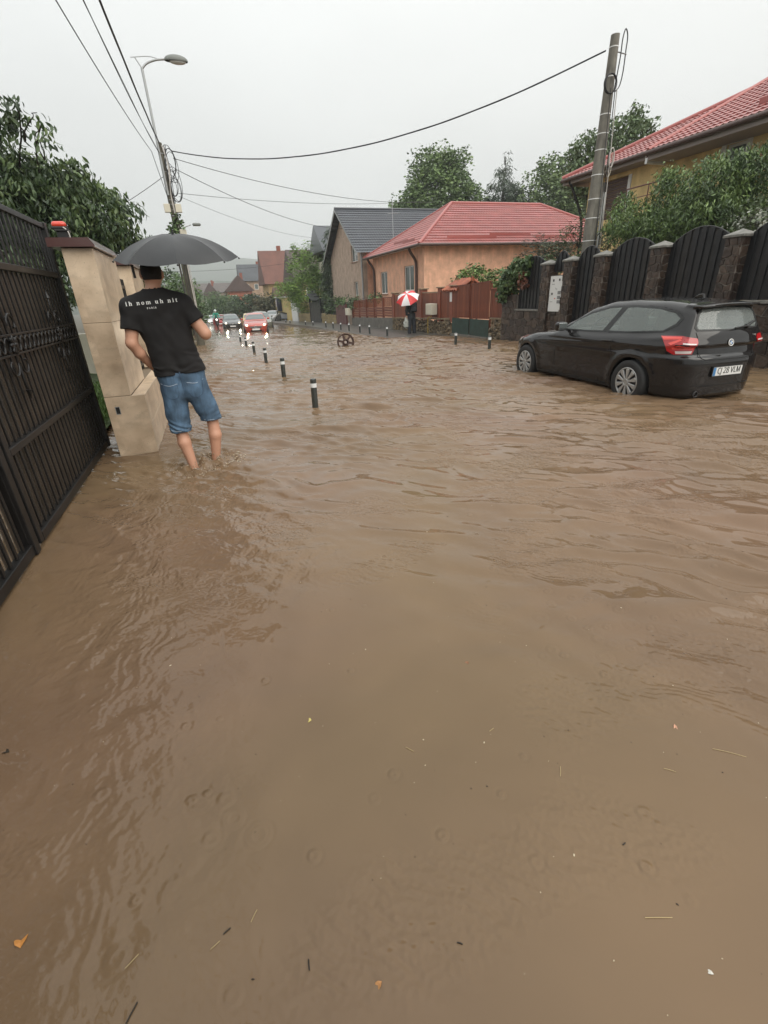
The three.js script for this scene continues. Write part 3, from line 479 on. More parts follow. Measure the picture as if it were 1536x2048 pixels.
function gabion(parent, z0, z1, ya, yb, x) {
  mesh('base_core', bb(x + 0.05, x + 0.35, gy(z0) - 0.3, Math.min(ya, yb), z0, z1), creamCap, parent);
  const L = z1 - z0, n = Math.round(L * (0.75) / 0.0085), im = new THREE.InstancedMesh(rockG, std({ color: 0xffffff, roughness: 0.6, map: rept(tSlate, 1) }), n), m = new THREE.Matrix4(), R = mulberry(Math.floor(-z0 * 100));
  for (let i = 0; i < n; i++) {
    const z = mix(z0, z1, R()), t = (z - z0) / L, y = mix(gy(z) - 0.12, mix(ya, yb, t) - 0.03, R()), s = mix(0.038, 0.07, R());
    m.compose(V(x + 0.05 - R() * 0.03, y, z), new THREE.Quaternion().setFromEuler(new THREE.Euler(R() * 6, R() * 6, R() * 6)), V(s, s * mix(0.6, 1, R()), s * mix(0.7, 1.2, R()))); im.setMatrixAt(i, m);
    const k = mix(0.10, 0.46, R() ** 1.3), warm = R(); im.setColorAt(i, C(k, k * mix(0.74, 0.84, warm), k * mix(0.42, 0.58, warm)));
  }
  im.name = 'gabion_stones'; im.userData.kind = 'stuff'; parent.add(im);
  const g = poly([[z0, ya], [z1, yb], [z1, yb + 0.06], [z0, ya + 0.06]], 0.40); g.rotateY(-Math.PI / 2).translate(x + 0.38, 0, 0); mesh('base_coping', muv(g), creamCap, parent);
}
function slats(parent, z0, z1, x, yb0, yb1, yt0, yt1, pitch, gap, name = 'slat', mats = timber) {
  const n = Math.max(1, Math.round((z1 - z0) / pitch)), dz = (z1 - z0) / n;
  for (let i = 0; i < n; i++) { const t = i / n, t1 = (i + 1) / n, g = poly([[gap / 2, mix(yb0, yb1, t)], [dz - gap / 2, mix(yb0, yb1, t1)], [dz - gap / 2, mix(yt0, yt1, t1) + rr(-0.004, 0.004)], [gap / 2, mix(yt0, yt1, t) + rr(-0.004, 0.004)]], 0.02, 0.003); g.rotateY(-Math.PI / 2).translate(x + 0.02 + rr(0, 0.006), 0, z0 + i * dz); mesh(name, muv(g), mats[Math.floor(rng() * mats.length)], parent); }
}
{
  const X = 9.7;
  const p = thing('timber_pier', 'short brown boarded wall end on a pebble base beside the stone fence', 'wall', [0, 0, 0]);
  gabion(p, -16.15, -15.27, 0.52, 0.53, X); mesh('pier_body', muv(bb(X + 0.03, X + 0.33, 0.58, 1.50, -16.15, -15.27)), terr, p); slats(p, -16.15, -15.27, X + 0.002, 0.6, 0.6, 1.5, 1.5, 0.11, 0.012);
  mesh('coping', muv(rbx(0.42, 0.05, 0.92, X + 0.17, 1.526, -15.71, 0.01, 1)), terr, p);
  const g = thing('timber_gate', 'double gate of brown vertical slats with dark green foot panels', 'gate');
  for (const [a, b, ta, tb, nm] of [[-19.18, -17.70, 1.66, 1.70, 'gate_leaf'], [-17.66, -16.20, 1.70, 1.76, 'gate_leaf']]) {
    const lf = new THREE.Group(); lf.name = nm; g.add(lf); slats(lf, a + 0.05, b - 0.05, X, 0.5, 0.52, ta, tb, 0.092, 0.022);
    mesh('leaf_frame', [rbx(0.05, ta - 0.1, 0.05, X + 0.05, (ta - 0.1) / 2 + 0.05, a + 0.025, 0.006, 1), rbx(0.05, tb - 0.1, 0.05, X + 0.05, (tb - 0.1) / 2 + 0.05, b - 0.025, 0.006, 1), rbx(0.05, 0.05, b - a, X + 0.07, 0.56, (a + b) / 2, 0.006, 1), rbx(0.05, 0.05, b - a, X + 0.07, 1.5, (a + b) / 2, 0.006, 1)], timber[2], lf);
    mesh('foot_panel', muv(rbx(0.025, 0.60, b - a - 0.03, X - 0.006, 0.19, (a + b) / 2, 0.005, 1)), greenP, lf);
    const tt = poly([[a, ta], [b, tb], [b, tb + 0.035], [a, ta + 0.035]], 0.06); tt.rotateY(-Math.PI / 2).translate(X + 0.055, 0, 0); mesh('top_trim', tt, timber[2], lf);
  }
  mesh('threshold', muv(bb(X - 0.08, X + 0.4, gy(-18) - 0.3, gy(-18) + 0.07, -19.2, -16.2)), M.concrete, g);
  const w = thing('timber_fence', 'red brown boarded fence on a pebble base behind the person with the red umbrella', 'fence');
  gabion(w, -26.5, -19.42, 0.24, 0.40, X);
  for (const [z, h] of [[-19.32, 1.68], [-20.55, 1.64], [-22.6, 1.62], [-26.4, 1.5]]) { mesh('post', muv(rbx(0.32, h - 0.3, 0.26, X + 0.17, 0.3 + (h - 0.3) / 2, z, 0.01, 1)), terr, w); mesh('post_cap', muv(rbx(0.42, 0.05, 0.36, X + 0.17, h + 0.026, z, 0.012, 1)), creamCap, w); }
  for (const [a, b, t0, t1] of [[-20.42, -19.46, 1.48, 1.5], [-22.46, -20.69, 1.44, 1.46], [-26.26, -22.74, 1.36, 1.42]]) { slats(w, a, b, X + 0.05, mix(0.31, 0.47, (a + 26.5) / 7), mix(0.31, 0.47, (b + 26.5) / 7), t0, t1, 0.12, 0.006); mesh('rail', muv(rbx(0.06, 0.05, b - a, X + 0.07, t1 + 0.02, (a + b) / 2, 0.008, 1)), creamCap, w); }
  const m1 = thing('gas_meter_box', 'cream gas meter box on the timber fence beside the gate, with a bent yellow pipe', 'meter box', [X - 0.16, 0.57, -20.95]);
  mesh('box_body', rbx(0.3, 0.46, 0.62, 0, 0.23, 0, 0.02), M.cream, m1); mesh('box_door', rbx(0.012, 0.40, 0.27, -0.152, 0.22, 0.15, 0.004, 1), M.cream, m1); mesh('box_door', rbx(0.012, 0.40, 0.27, -0.152, 0.22, -0.15, 0.004, 1), M.cream, m1);
  mesh('pipe', tube([[-0.05, 0.02, 0.1], [-0.05, -0.07, 0.1], [-0.05, -0.11, -0.2], [-0.05, -0.16, -0.26], [-0.05, -0.8, -0.26]], 0.022, 30, 8), std({ color: C(0.42, 0.28, 0.06), roughness: 0.5 }), m1);
  tag(mesh('notice', rbx(0.008, 0.36, 0.2, X - 0.001, 1.28, -19.35, 0.002, 1), M.whiteP), 'small white notice pinned to the fence post by the timber gate', 'notice');
  // canopy of tiles behind the gate
  const cp = thing('tiled_canopy', 'little orange tiled canopy roof above the garden gate', 'canopy', [10.35, 0, -19.4]);
  const tileM = [[0.42, 0.115, 0.05], [0.48, 0.14, 0.06], [0.36, 0.10, 0.05]].map(c => std({ color: C(...c), roughness: 0.55, map: rept(tRoof, 2) }));
  for (const s of [-1, 1]) for (let r = 0; r < 4; r++) for (let c = 0; c < 7; c++) { const tg = new THREE.CylinderGeometry(0.085, 0.095, 0.30, 8, 1, true, 0, Math.PI); tg.rotateZ(s > 0 ? Math.PI / 2 : Math.PI / 2).rotateZ(s > 0 ? -0.5 : 0.5); tg.translate(s * (0.10 + r * 0.17), 1.84 - r * 0.093, -0.6 + c * 0.2); mesh('roof_tile', tg, tileM[Math.floor(rng() * 3)], cp); }
  mesh('ridge', rod(V(0, 1.90, -0.72), V(0, 1.90, 0.72), 0.07, 0.07, 10), tileM[0], cp); mesh('beam', [bb(-0.7, 0.7, 1.55, 1.63, -0.7, -0.6), bb(-0.7, 0.7, 1.55, 1.63, 0.6, 0.7), bb(-0.06, 0.06, -0.3, 2.0, -0.7, -0.6), bb(-0.06, 0.06, -0.3, 2.0, 0.6, 0.7)], timber[0], cp);
  // concrete base with brown lattice boards
  const c = thing('board_fence', 'brown open board fence on a stained concrete base left of the timber fence', 'fence');
  const cg = poly([[-35.1, gy(-35) - 0.4], [-26.55, gy(-26) - 0.4], [-26.55, 0.27], [-35.1, 0.05]], 0.24); cg.rotateY(-Math.PI / 2).translate(X + 0.26, 0, 0); mesh('concrete_base', muv(cg), M.concrete, c);
  for (let k = 0; k <= 5; k++) { const z = mix(-35.0, -26.7, k / 5), b = mix(0.05, 0.27, k / 5); mesh('post', muv(rbx(0.12, 1.12, 0.12, X + 0.12, b + 0.54, z, 0.01, 1)), timber[2], c); }
  for (let k = 0; k < 5; k++) { const z0 = mix(-35.0, -26.7, k / 5) + 0.07, z1 = mix(-35.0, -26.7, (k + 1) / 5) - 0.07, b = mix(0.05, 0.27, (k + 0.5) / 5); for (let r = 0; r < 4; r++) mesh('board', muv(rbx(0.025, 0.115, z1 - z0, X + 0.1, b + 0.12 + r * 0.135, (z0 + z1) / 2, 0.005, 1)), timber[r % 3], c); slats(c, z0, z1, X + 0.11, b + 0.6, b + 0.62, b + 1.02, b + 1.04, 0.13, 0.105, 'picket'); mesh('rail', rbx(0.03, 0.05, z1 - z0, X + 0.12, b + 1.06, (z0 + z1) / 2, 0.006, 1), timber[2], c); }
  const m2 = thing('meter_box', 'pale meter box at the far end of the brown board fence', 'meter box', [X - 0.15, 0.2, -35.3]); mesh('box_body', rbx(0.3, 0.46, 0.7, 0, 0.24, 0, 0.02), M.cream, m2); mesh('pipe', rod(V(0, -0.8, 0.1), V(0, 0.02, 0.1), 0.025), M.galv, m2);
  // farther frontage
  const md = thing('maroon_door', 'maroon metal garden door beside the pale meter box', 'door', [X, -0.5, -38.1]); const mar = std({ color: C(0.10, 0.028, 0.028), roughness: 0.4 }); slats(md, -1.45, 1.45, 0, 0, 0, 1.36, 1.36, 0.29, 0.012, 'plank', [mar]); mesh('door_frame', [rbx(0.09, 1.5, 0.1, 0.05, 0.7, -1.5, 0.01, 1), rbx(0.09, 1.5, 0.1, 0.05, 0.7, 1.5, 0.01, 1)], mar, md);
  const yb = [[0.46, 0.34, 0.15], [0.52, 0.39, 0.18], [0.40, 0.30, 0.14]].map(q => std({ color: C(...q), roughness: 0.7, map: rept(tConcrete, 1) }));
  for (const [a, b, top, lab] of [[-45.4, -39.7, 0.12, 'yellow block wall with a dark wire fence next to the maroon door'], [-57.6, -50.6, -0.05, 'yellow block wall with a pale lattice beyond the dark garden gate']]) {
    const q = thing('block_wall', lab, 'wall'); mesh('core', bb(X + 0.02, X + 0.2, gy(a) - 0.3, top - 0.01, a, b), mortar, q); const y0 = gy((a + b) / 2) + 0.0;
    for (let r = 0; r < 4; r++) for (let k = 0; k < 9; k++) { const dz = (b - a) / 9, off = r % 2 ? dz / 2 : 0, z0 = a + k * dz + off, z1 = Math.min(b, z0 + dz), h = (top - y0) / 4; if (z1 - z0 > 0.1) mesh('block', muv(rbx(0.05, h - 0.02, z1 - z0 - 0.03, X + 0.02, y0 + (r + 0.5) * h, (z0 + z1) / 2, 0.008, 1)), yb[Math.floor(rng() * 3)], q); }
    const lm = a < -50 ? M.whiteP : M.blackIron; for (let k = 0; k <= 14; k++) mesh('bar', rbx(0.03, 1.1, 0.03, X + 0.1, top + 0.55, mix(a, b, k / 14), 0.004, 1), a < -50 && k % 14 ? M.blackIron : lm, q); for (let k = 0; k < 6; k++) mesh('wire', rbx(0.02, 0.025, b - a, X + 0.1, top + 0.12 + k * 0.19, (a + b) / 2, 0.004, 1), M.blackIron, q);
  }
  const dg = thing('garden_gate', 'dark boarded garden gate under a small pointed roof', 'gate', [X, -0.75, -48]); slats(dg, -2.4, 2.4, 0.02, 0, 0, 1.75, 1.9, 0.3, 0.03, 'plank', panelM); mesh('gate_roof', [T(bx(0.9, 0.06, 1.6, 0.2, 2.25, 0.6), 0, 0, 0), T(bx(0.9, 0.06, 2.4), 0.2, 2.2, -0.9, 0.28)], panelM[0], dg); mesh('post', [bb(-0.02, 0.14, -0.3, 2.1, -2.5, -2.38), bb(-0.02, 0.14, -0.3, 2.1, 2.38, 2.5)], panelM[0], dg);
  const ww = thing('white_wall', 'bright white garden wall end with a globe light behind the silver parked car', 'wall', [X, -1.1, -60]); mesh('wall_body', muv(bb(0, 0.35, -0.3, 2.35, -2.3, 1.9)), M.whiteP, ww); mesh('wall_coping', rbx(0.5, 0.07, 4.4, 0.17, 2.39, -0.2, 0.01, 1), M.whiteP, ww);
}
// ------------------------------------------------------------------ houses
function roofPlane(A, B, Cc, D, du = 0.19, dv = 0.36, amp = 0.026, lip = 0.034) {      // A-B eave (left, right seen from outside), D above A, Cc above B
  const e = B.clone().sub(A), L = e.length(), ux = e.clone().normalize();
  const dn = D.clone().sub(A); let nrm = new THREE.Vector3().crossVectors(ux, Cc.clone().sub(A).lengthSq() > 0 ? D.clone().add(Cc).multiplyScalar(0.5).sub(A) : dn).normalize(); if (nrm.y < 0) nrm.negate();
  const vx = new THREE.Vector3().crossVectors(nrm, ux).normalize(); if (vx.y < 0) vx.negate();
  const uD = dn.dot(ux), vD = dn.dot(vx), cC = Cc.clone().sub(A), uC = cC.dot(ux), H = vD, rows = Math.max(1, Math.round(H / dv)), pos = [], uv = [], idx = [];
  const u0 = Math.min(0, uD), u1 = Math.max(L, uC), nu = Math.ceil((u1 - u0) / (du / 4)), rv = [];
  for (let r = 0; r < rows; r++) rv.push([r / rows, lip], [(r + 0.08) / rows, lip * 0.95], [(r + 0.5) / rows, lip * 0.5], [(r + 0.999) / rows, 0]);
  for (const [v, h] of rv) { const l = mix(0, uD, v), rt = mix(L, uC, v); for (let i = 0; i <= nu; i++) { const u = clamp(u0 + i * du / 4, l, rt), p = A.clone().addScaledVector(ux, u).addScaledVector(vx, v * H).addScaledVector(nrm, h + amp * Math.pow(0.5 + 0.5 * Math.cos(2 * Math.PI * u / du), 1.4)); pos.push(p.x, p.y, p.z); uv.push(u * 0.3, v * H * 0.3); } }
  for (let j = 0; j < rv.length - 1; j++) for (let i = 0; i < nu; i++) { const a = j * (nu + 1) + i, b = a + nu + 1; idx.push(a, a + 1, b, a + 1, b + 1, b); }
  const g = new THREE.BufferGeometry(); g.setAttribute('position', new THREE.Float32BufferAttribute(pos, 3)); g.setAttribute('uv', new THREE.Float32BufferAttribute(uv, 2)); g.setIndex(idx); const n = g.toNonIndexed(); n.computeVertexNormals(); return n;
}
function ridgeCap(a, b, r = 0.09) { return rod(a, b, r, r, 8); }
const redRoof = phy({ color: C(0.40, 0.105, 0.090), roughness: 0.36, map: tRoof, clearcoat: 0.25, clearcoatRoughness: 0.3 });
const redTrim = phy({ color: C(0.36, 0.095, 0.082), roughness: 0.4, clearcoat: 0.2, clearcoatRoughness: 0.3 });
const greyRoof = phy({ color: C(0.055, 0.062, 0.075), roughness: 0.36, map: tRoof, clearcoat: 0.25, clearcoatRoughness: 0.3 });
const pink = std({ color: C(0.95, 0.54, 0.36), roughness: 0.85, map: rept(tStucco, 0.35), bumpMap: rept(tStuccoB, 0.8), bumpScale: 0.004 });
const pinkBrown = std({ color: C(0.56, 0.42, 0.325), roughness: 0.85, map: rept(tStucco, 0.35), bumpMap: rept(tStuccoB, 0.8), bumpScale: 0.004 });
const yellow = std({ color: C(0.92, 0.67, 0.31), roughness: 0.85, map: rept(tStucco, 0.35), bumpMap: rept(tStuccoB, 0.8), bumpScale: 0.004 });
const gutterM = std({ color: C(0.085, 0.05, 0.042), roughness: 0.45 });
const winGlass = phy({ color: C(0.12, 0.14, 0.135), roughness: 0.05, ior: 1.5 });
const winFrame = std({ color: C(0.70, 0.69, 0.66), roughness: 0.5 });
// wall in a plane of constant x (facing -x) or of constant z (facing +z); holes [a0, a1, y0, y1]
function wallX(x, z0, z1, y0, y1, holes, th = 0.3) { const s = new THREE.Shape([[z0, y0], [z1, y0], [z1, y1], [z0, y1]].map(p => new THREE.Vector2(...p))); for (const [a, b, c, d] of holes) s.holes.push(new THREE.Path([[a, c], [a, d], [b, d], [b, c]].map(p => new THREE.Vector2(...p)))); const g = new THREE.ExtrudeGeometry(s, { depth: th, bevelEnabled: false }); return muv(g.rotateY(-Math.PI / 2).translate(x + th, 0, 0)); }
function windowX(parent, x, a, b, c, d, n = 2, rec = 0.07) {
  const w = new THREE.Group(); w.name = 'window'; parent.add(w); const f = 0.07, X = x + rec;
  mesh('frame', [bb(X, X + 0.07, c, c + f, a, b), bb(X, X + 0.07, d - f, d, a, b), bb(X, X + 0.07, c + f, d - f, a, a + f), bb(X, X + 0.07, c + f, d - f, b - f, b), ...Array.from({ length: n - 1 }, (_, k) => { const z = mix(a, b, (k + 1) / n); return bb(X + 0.003, X + 0.067, c + f, d - f, z - 0.05, z + 0.05); })], winFrame, w);
  for (let k = 0; k < n; k++) mesh('pane', bb(X + 0.03, X + 0.045, c + f, d - f, mix(a, b, k / n) + 0.05, mix(a, b, (k + 1) / n) - 0.05), winGlass, w);
  mesh('sill', rbx(0.28, 0.05, b - a + 0.16, x + 0.06, c - 0.028, (a + b) / 2, 0.008, 1), std({ color: C(0.34, 0.18, 0.12), roughness: 0.7 }), w);
}
{ // salmon house with the red hip roof
  const h = thing('bungalow', 'salmon pink bungalow with a red tiled hip roof behind the timber fence', 'house');
  const x0 = 12.5, zS = -28.5, zN = -38.1, xe = 27.5, W1 = [-36.48, -35.02, 1.5, 2.94], W2 = [-31.74, -30.06, 1.62, 3.06];
  mesh('wall', wallX(x0, zN, zS, -0.9, 3.98, [W1, W2]), pink, h);
  mesh('wall', muv(bb(x0 + 0.302, xe, -0.9, 3.98, zS - 0.3, zS)), pink, h); mesh('wall', muv(bb(x0 + 0.302, xe, -0.9, 3.98, zN, zN + 0.3)), pink, h); mesh('wall', muv(bb(xe - 0.3, xe, -0.9, 3.98, zN + 0.302, zS - 0.302)), pink, h);
  windowX(h, x0, ...W1); windowX(h, x0, ...W2);
  const eX = 11.95, eS = -27.95, eN = -38.75, ey = 3.98, ry = 6.82, zr = (eS + eN) / 2, rx0 = 16.6, rx1 = 23.6, eE = 28.1;
  const rf = mesh('roof', [roofPlane(V(eX, ey, eS), V(eE, ey, eS), V(rx1, ry, zr), V(rx0, ry, zr)), roofPlane(V(eX, ey, eN), V(eX, ey, eS), V(rx0, ry, zr), V(rx0, ry, zr)), roofPlane(V(eE, ey, eN), V(eX, ey, eN), V(rx0, ry, zr), V(rx1, ry, zr)), roofPlane(V(eE, ey, eS), V(eE, ey, eN), V(rx1, ry, zr), V(rx1, ry, zr))], redRoof, h);
  for (const [a, b] of [[V(rx0, ry + 0.03, zr), V(rx1, ry + 0.03, zr)], [V(eX, ey + 0.04, eS), V(rx0, ry + 0.03, zr)], [V(eX, ey + 0.04, eN), V(rx0, ry + 0.03, zr)], [V(eE, ey + 0.04, eS), V(rx1, ry + 0.03, zr)]]) mesh('ridge_cap', ridgeCap(a, b), redTrim, rf);
  const up = (k) => V(0, (ry - ey) * k, (zr - eS) * k);
  for (const [a, b, k] of [[14.0, 17.3, 0.115], [17.0, 19.9, 0.17], [20.1, 23.0, 0.115], [22.6, 25.0, 0.17]]) mesh('snow_guard', T(bx(b - a, 0.15, 0.03), (a + b) / 2, ey + (ry - ey) * k + 0.10, eS + (zr - eS) * k), redTrim, rf);
  for (const [a, b, k] of [[-34, -31.5, 0.16], [-31.8, -29.8, 0.11]]) mesh('snow_guard', bx(0.03, 0.14, b - a, eX + (rx0 - eX) * k, ey + (ry - ey) * k + 0.09, (a + b) / 2), redTrim, rf);
  mesh('soffit', [bb(eX + 0.05, eE, ey - 0.03, ey - 0.005, eS - 0.05, zS + 0.002), bb(eX + 0.05, x0 - 0.002, ey - 0.03, ey - 0.005, eN, eS - 0.052)], winFrame, h);
  mesh('gutter', [rod(V(eX - 0.05, ey - 0.02, eS + 0.06), V(eE, ey - 0.02, eS + 0.06), 0.075), rod(V(eX - 0.06, ey - 0.02, eN), V(eX - 0.06, ey - 0.02, eS + 0.06), 0.075)], gutterM, h);
  for (const z of [-29.4, -37.6]) mesh('downpipe', tube([[eX - 0.04, ey - 0.08, z], [eX + 0.05, ey - 0.25, z - 0.05], [x0 - 0.14, ey - 0.72, z - 0.1], [x0 - 0.1, ey - 1.0, z - 0.1], [x0 - 0.1, 1.2, z - 0.1], [x0 - 0.1, -0.6, z - 0.1]], 0.085, 40, 8), gutterM, h);
}
{ // grey roofed house
  const h = thing('gable_house', 'two storey house with a dark grey tiled roof beyond the salmon bungalow', 'house');
  const x = 12, zS = -39.1, zN = -49.7, zr = -44.4, ey = 4.62, ry = 7.95, s = new THREE.Shape([[zN, -1], [zS, -1], [zS, ey], [zr, ry - 0.12], [zN, ey]].map(p => new THREE.Vector2(...p)));
  const Ws = [[-42.3, -40.5, 3.95, 5.15], [-41.85, -40.8, 1.4, 2.5]];
  for (const [a, b, c, d] of Ws) s.holes.push(new THREE.Path([[a, c], [a, d], [b, d], [b, c]].map(p => new THREE.Vector2(...p))));
  mesh('wall', muv(new THREE.ExtrudeGeometry(s, { depth: 0.3, bevelEnabled: false }).rotateY(-Math.PI / 2).translate(x + 0.3, 0, 0)), pinkBrown, h);
  mesh('wall', muv(bb(x + 0.302, 26, -1, ey, zS - 0.3, zS)), pink, h); mesh('wall', muv(bb(x + 0.302, 26, -1, ey, zN, zN + 0.3)), pink, h);
  Ws.forEach(q => windowX(h, x, ...q, 2, 0.1));
  const e = 11.35, k = (ry - ey) / (zS - zr), ov = 0.55, rf = mesh('roof', [roofPlane(V(e, ey - k * ov + 0.1, zS + ov), V(26.5, ey - k * ov + 0.1, zS + ov), V(26.5, ry + 0.08, zr), V(e, ry + 0.08, zr), 0.21, 0.38), roofPlane(V(26.5, ey - k * ov + 0.1, zN - ov), V(e, ey - k * ov + 0.1, zN - ov), V(e, ry + 0.08, zr), V(26.5, ry + 0.08, zr), 0.21, 0.38)], greyRoof, h);
  mesh('ridge_cap', ridgeCap(V(e, ry + 0.12, zr), V(26.5, ry + 0.12, zr)), greyRoof, rf);
  const barge = (z0, y0) => { const g = poly([[z0, y0 - 0.16], [zr, ry - 0.12], [zr, ry + 0.06], [z0, y0 + 0.03]], 0.05); return g.rotateY(-Math.PI / 2).translate(e + 0.05, 0, 0); };
  mesh('bargeboard', [barge(zS + ov, ey - k * ov + 0.1), barge(zN - ov, ey - k * ov + 0.1)], M.galv, rf);
  for (const [a, b, q] of [[13.6, 15.8, 0.12], [15.6, 18, 0.17]]) mesh('snow_guard', bx(b - a, 0.16, 0.03, (a + b) / 2, mix(ey - k * ov + 0.1, ry, q) + 0.1, mix(zS + ov, zr, q)), greyRoof, rf);
  mesh('downpipe', tube([[x - 0.1, ey - 0.1, zS - 0.1], [x - 0.08, 3, zS - 0.1], [x - 0.08, -0.8, zS - 0.1]], 0.07, 16, 8), M.galv, h);
  mesh('antenna_mast', [rod(V(14.3, 4.2, -38.4), V(14.3, 7.6, -38.5), 0.03), rod(V(13.9, 6.9, -38.4), V(14.8, 6.95, -38.4), 0.015)], M.galv, h);
}
{ // house with balcony behind it
  const h = thing('white_house', 'pale house with a dark gabled roof peeking out behind the grey roofed house', 'house');
  mesh('wall', muv(bb(12.6, 22, -1, 5.6, -57, -51)), M.cream, h); const g = poly([[-57.6, 5.5], [-50.4, 5.5], [-54, 8.0]], 11); mesh('roof', g.rotateY(-Math.PI / 2).translate(22.5, 0, 0), greyRoof, h);
  mesh('balcony', [bb(11.7, 12.58, 3.7, 3.9, -56.5, -51.5), bb(11.7, 11.78, 3.902, 4.7, -56.5, -51.5)], M.cream, h); mesh('wall_panel', bb(12.57, 12.598, 4.1, 5.4, -56, -52.5), timber[2], h);
}
{ // ochre house on the right
  const h = thing('ochre_house', 'ochre yellow house with a red tiled roof above the shrubs and stone fence', 'house');
  const x = 15, zN = -18.1, zS = -2.5, W = [[-17.4, -16.0, 3.75, 5.02], [-12.45, -11.84, 4.3, 5.02], [-8.9, -7.4, 3.2, 4.9]];
  mesh('wall', wallX(x, zN, zS, -0.5, 5.3, W), yellow, h); mesh('wall', muv(bb(x + 0.302, 23, -0.5, 5.3, zN, zN + 0.3)), yellow, h); mesh('wall', muv(bb(x + 0.302, 23, -0.5, 5.3, zS - 0.3, zS)), yellow, h);
  const brown = std({ color: C(0.115, 0.052, 0.036), roughness: 0.5, map: rept(tWood, 2) });
  { const w = new THREE.Group(); w.name = 'shutter'; h.add(w); for (let k = 0; k < 11; k++) mesh('shutter_slat', rbx(0.03, 0.108, 1.4, x + 0.12, 3.81 + k * 0.115, -16.7, 0.008, 1), brown, w); mesh('shutter_frame', [bb(x - 0.03, x + 0.1, 3.75, 5.02, -16.07, -15.93), bb(x - 0.03, x + 0.1, 3.75, 5.02, -17.47, -17.33)], winFrame, w); }
  windowX(h, x, ...W[1], 1); windowX(h, x, ...W[2], 2);
  for (const [a, b, c, d] of W.slice(1)) mesh('window_surround', [bb(x - 0.035, x - 0.002, d, d + 0.14, a - 0.14, b + 0.14), bb(x - 0.035, x - 0.002, c - 0.06, d, a - 0.14, a), bb(x - 0.035, x - 0.002, c - 0.06, d, b, b + 0.14)], winFrame, h);
  const ey = 5.36, e = 14.35, k = 0.45, rxx = 19.2, ry = ey + (rxx - e) * k, zh = -18.95 + (rxx - e);
  const r1 = mesh('roof', [roofPlane(V(e, ey, -18.95), V(e, ey, -13.6), V(rxx, ry, -13.6), V(rxx, ry, zh)), roofPlane(V(24, ey, -18.95), V(e, ey, -18.95), V(rxx, ry, zh), V(rxx, ry, zh))], redRoof, h);
  mesh('ridge_cap', ridgeCap(V(e, ey + 0.05, -18.95), V(rxx, ry + 0.03, zh)), redTrim, r1);
  const e2 = 14.0, ey2 = 5.27, rx2 = 18.6, ry2 = ey2 + (rx2 - e2) * 0.46;
  const r2 = mesh('roof', roofPlane(V(e2, ey2, -14.35), V(e2, ey2, -2), V(rx2, ry2, -2), V(rx2, ry2, -14.35)), redRoof, h);
  { const g = poly([[e2, ey2 - 0.17], [rx2, ry2 - 0.17], [rx2, ry2 + 0.06], [e2, ey2 + 0.04]], 0.05); mesh('bargeboard', g.translate(0, 0, -14.42), std({ color: C(0.17, 0.10, 0.085), roughness: 0.6 }), r2); mesh('ridge_cap', ridgeCap(V(e2, ey2 + 0.04, -14.37), V(rx2, ry2 + 0.04, -14.37), 0.06), redTrim, r2); }
  mesh('snow_guard', bx(0.03, 0.14, 9, e2 + 0.9, ey2 + 0.52, -7.2), redTrim, r2);
  const sof = std({ color: C(0.30, 0.25, 0.23), roughness: 0.7 });
  mesh('soffit', [bb(e + 0.02, x - 0.002, ey - 0.20, ey - 0.06, -18.9, -14.45), bb(e2 + 0.02, x - 0.002, ey2 - 0.24, ey2 - 0.06, -14.35, -2), bb(14.4, 22, ey - 0.2, ey - 0.06, -18.9, zN - 0.002)], sof, h);
  mesh('soffit_end', rbx(0.78, 0.34, 0.1, 14.5, 5.14, -14.5, 0.01, 1), M.whiteP, h);
  mesh('gutter', [rod(V(e - 0.06, ey - 0.05, -18.9), V(e - 0.06, ey - 0.05, -14.4), 0.07), rod(V(e2 - 0.06, ey2 - 0.06, -14.35), V(e2 - 0.06, ey2 - 0.06, -2), 0.07)], gutterM, h);
  mesh('downpipe', tube([[e, ey - 0.1, -18.5], [e + 0.2, ey - 0.5, -18.4], [x - 0.1, ey - 1.5, -18.2], [x - 0.1, 2, -18.2]], 0.05, 30, 8), M.dark, h);
  const rail = []; for (const z of [-14.9, -14.0, -13.1, -12.2, -11.3, -10.4]) rail.push(rod(V(13.9, 3.4, z), V(13.9, 4.35, z), 0.018)); rail.push(rod(V(13.9, 4.35, -14.9), V(13.9, 4.35, -10.4), 0.022), rod(V(13.9, 4.05, -14.9), V(13.9, 4.05, -10.4), 0.014), rod(V(13.9, 4.35, -10.4), V(15, 4.35, -10.4), 0.022));
  mesh('balcony_rail', rail, std({ color: C(0.16, 0.07, 0.05), roughness: 0.5 }), h); mesh('balcony', muv(bb(13.85, 14.998, 3.2, 3.4, -15, -10.3)), M.concrete, h);
}
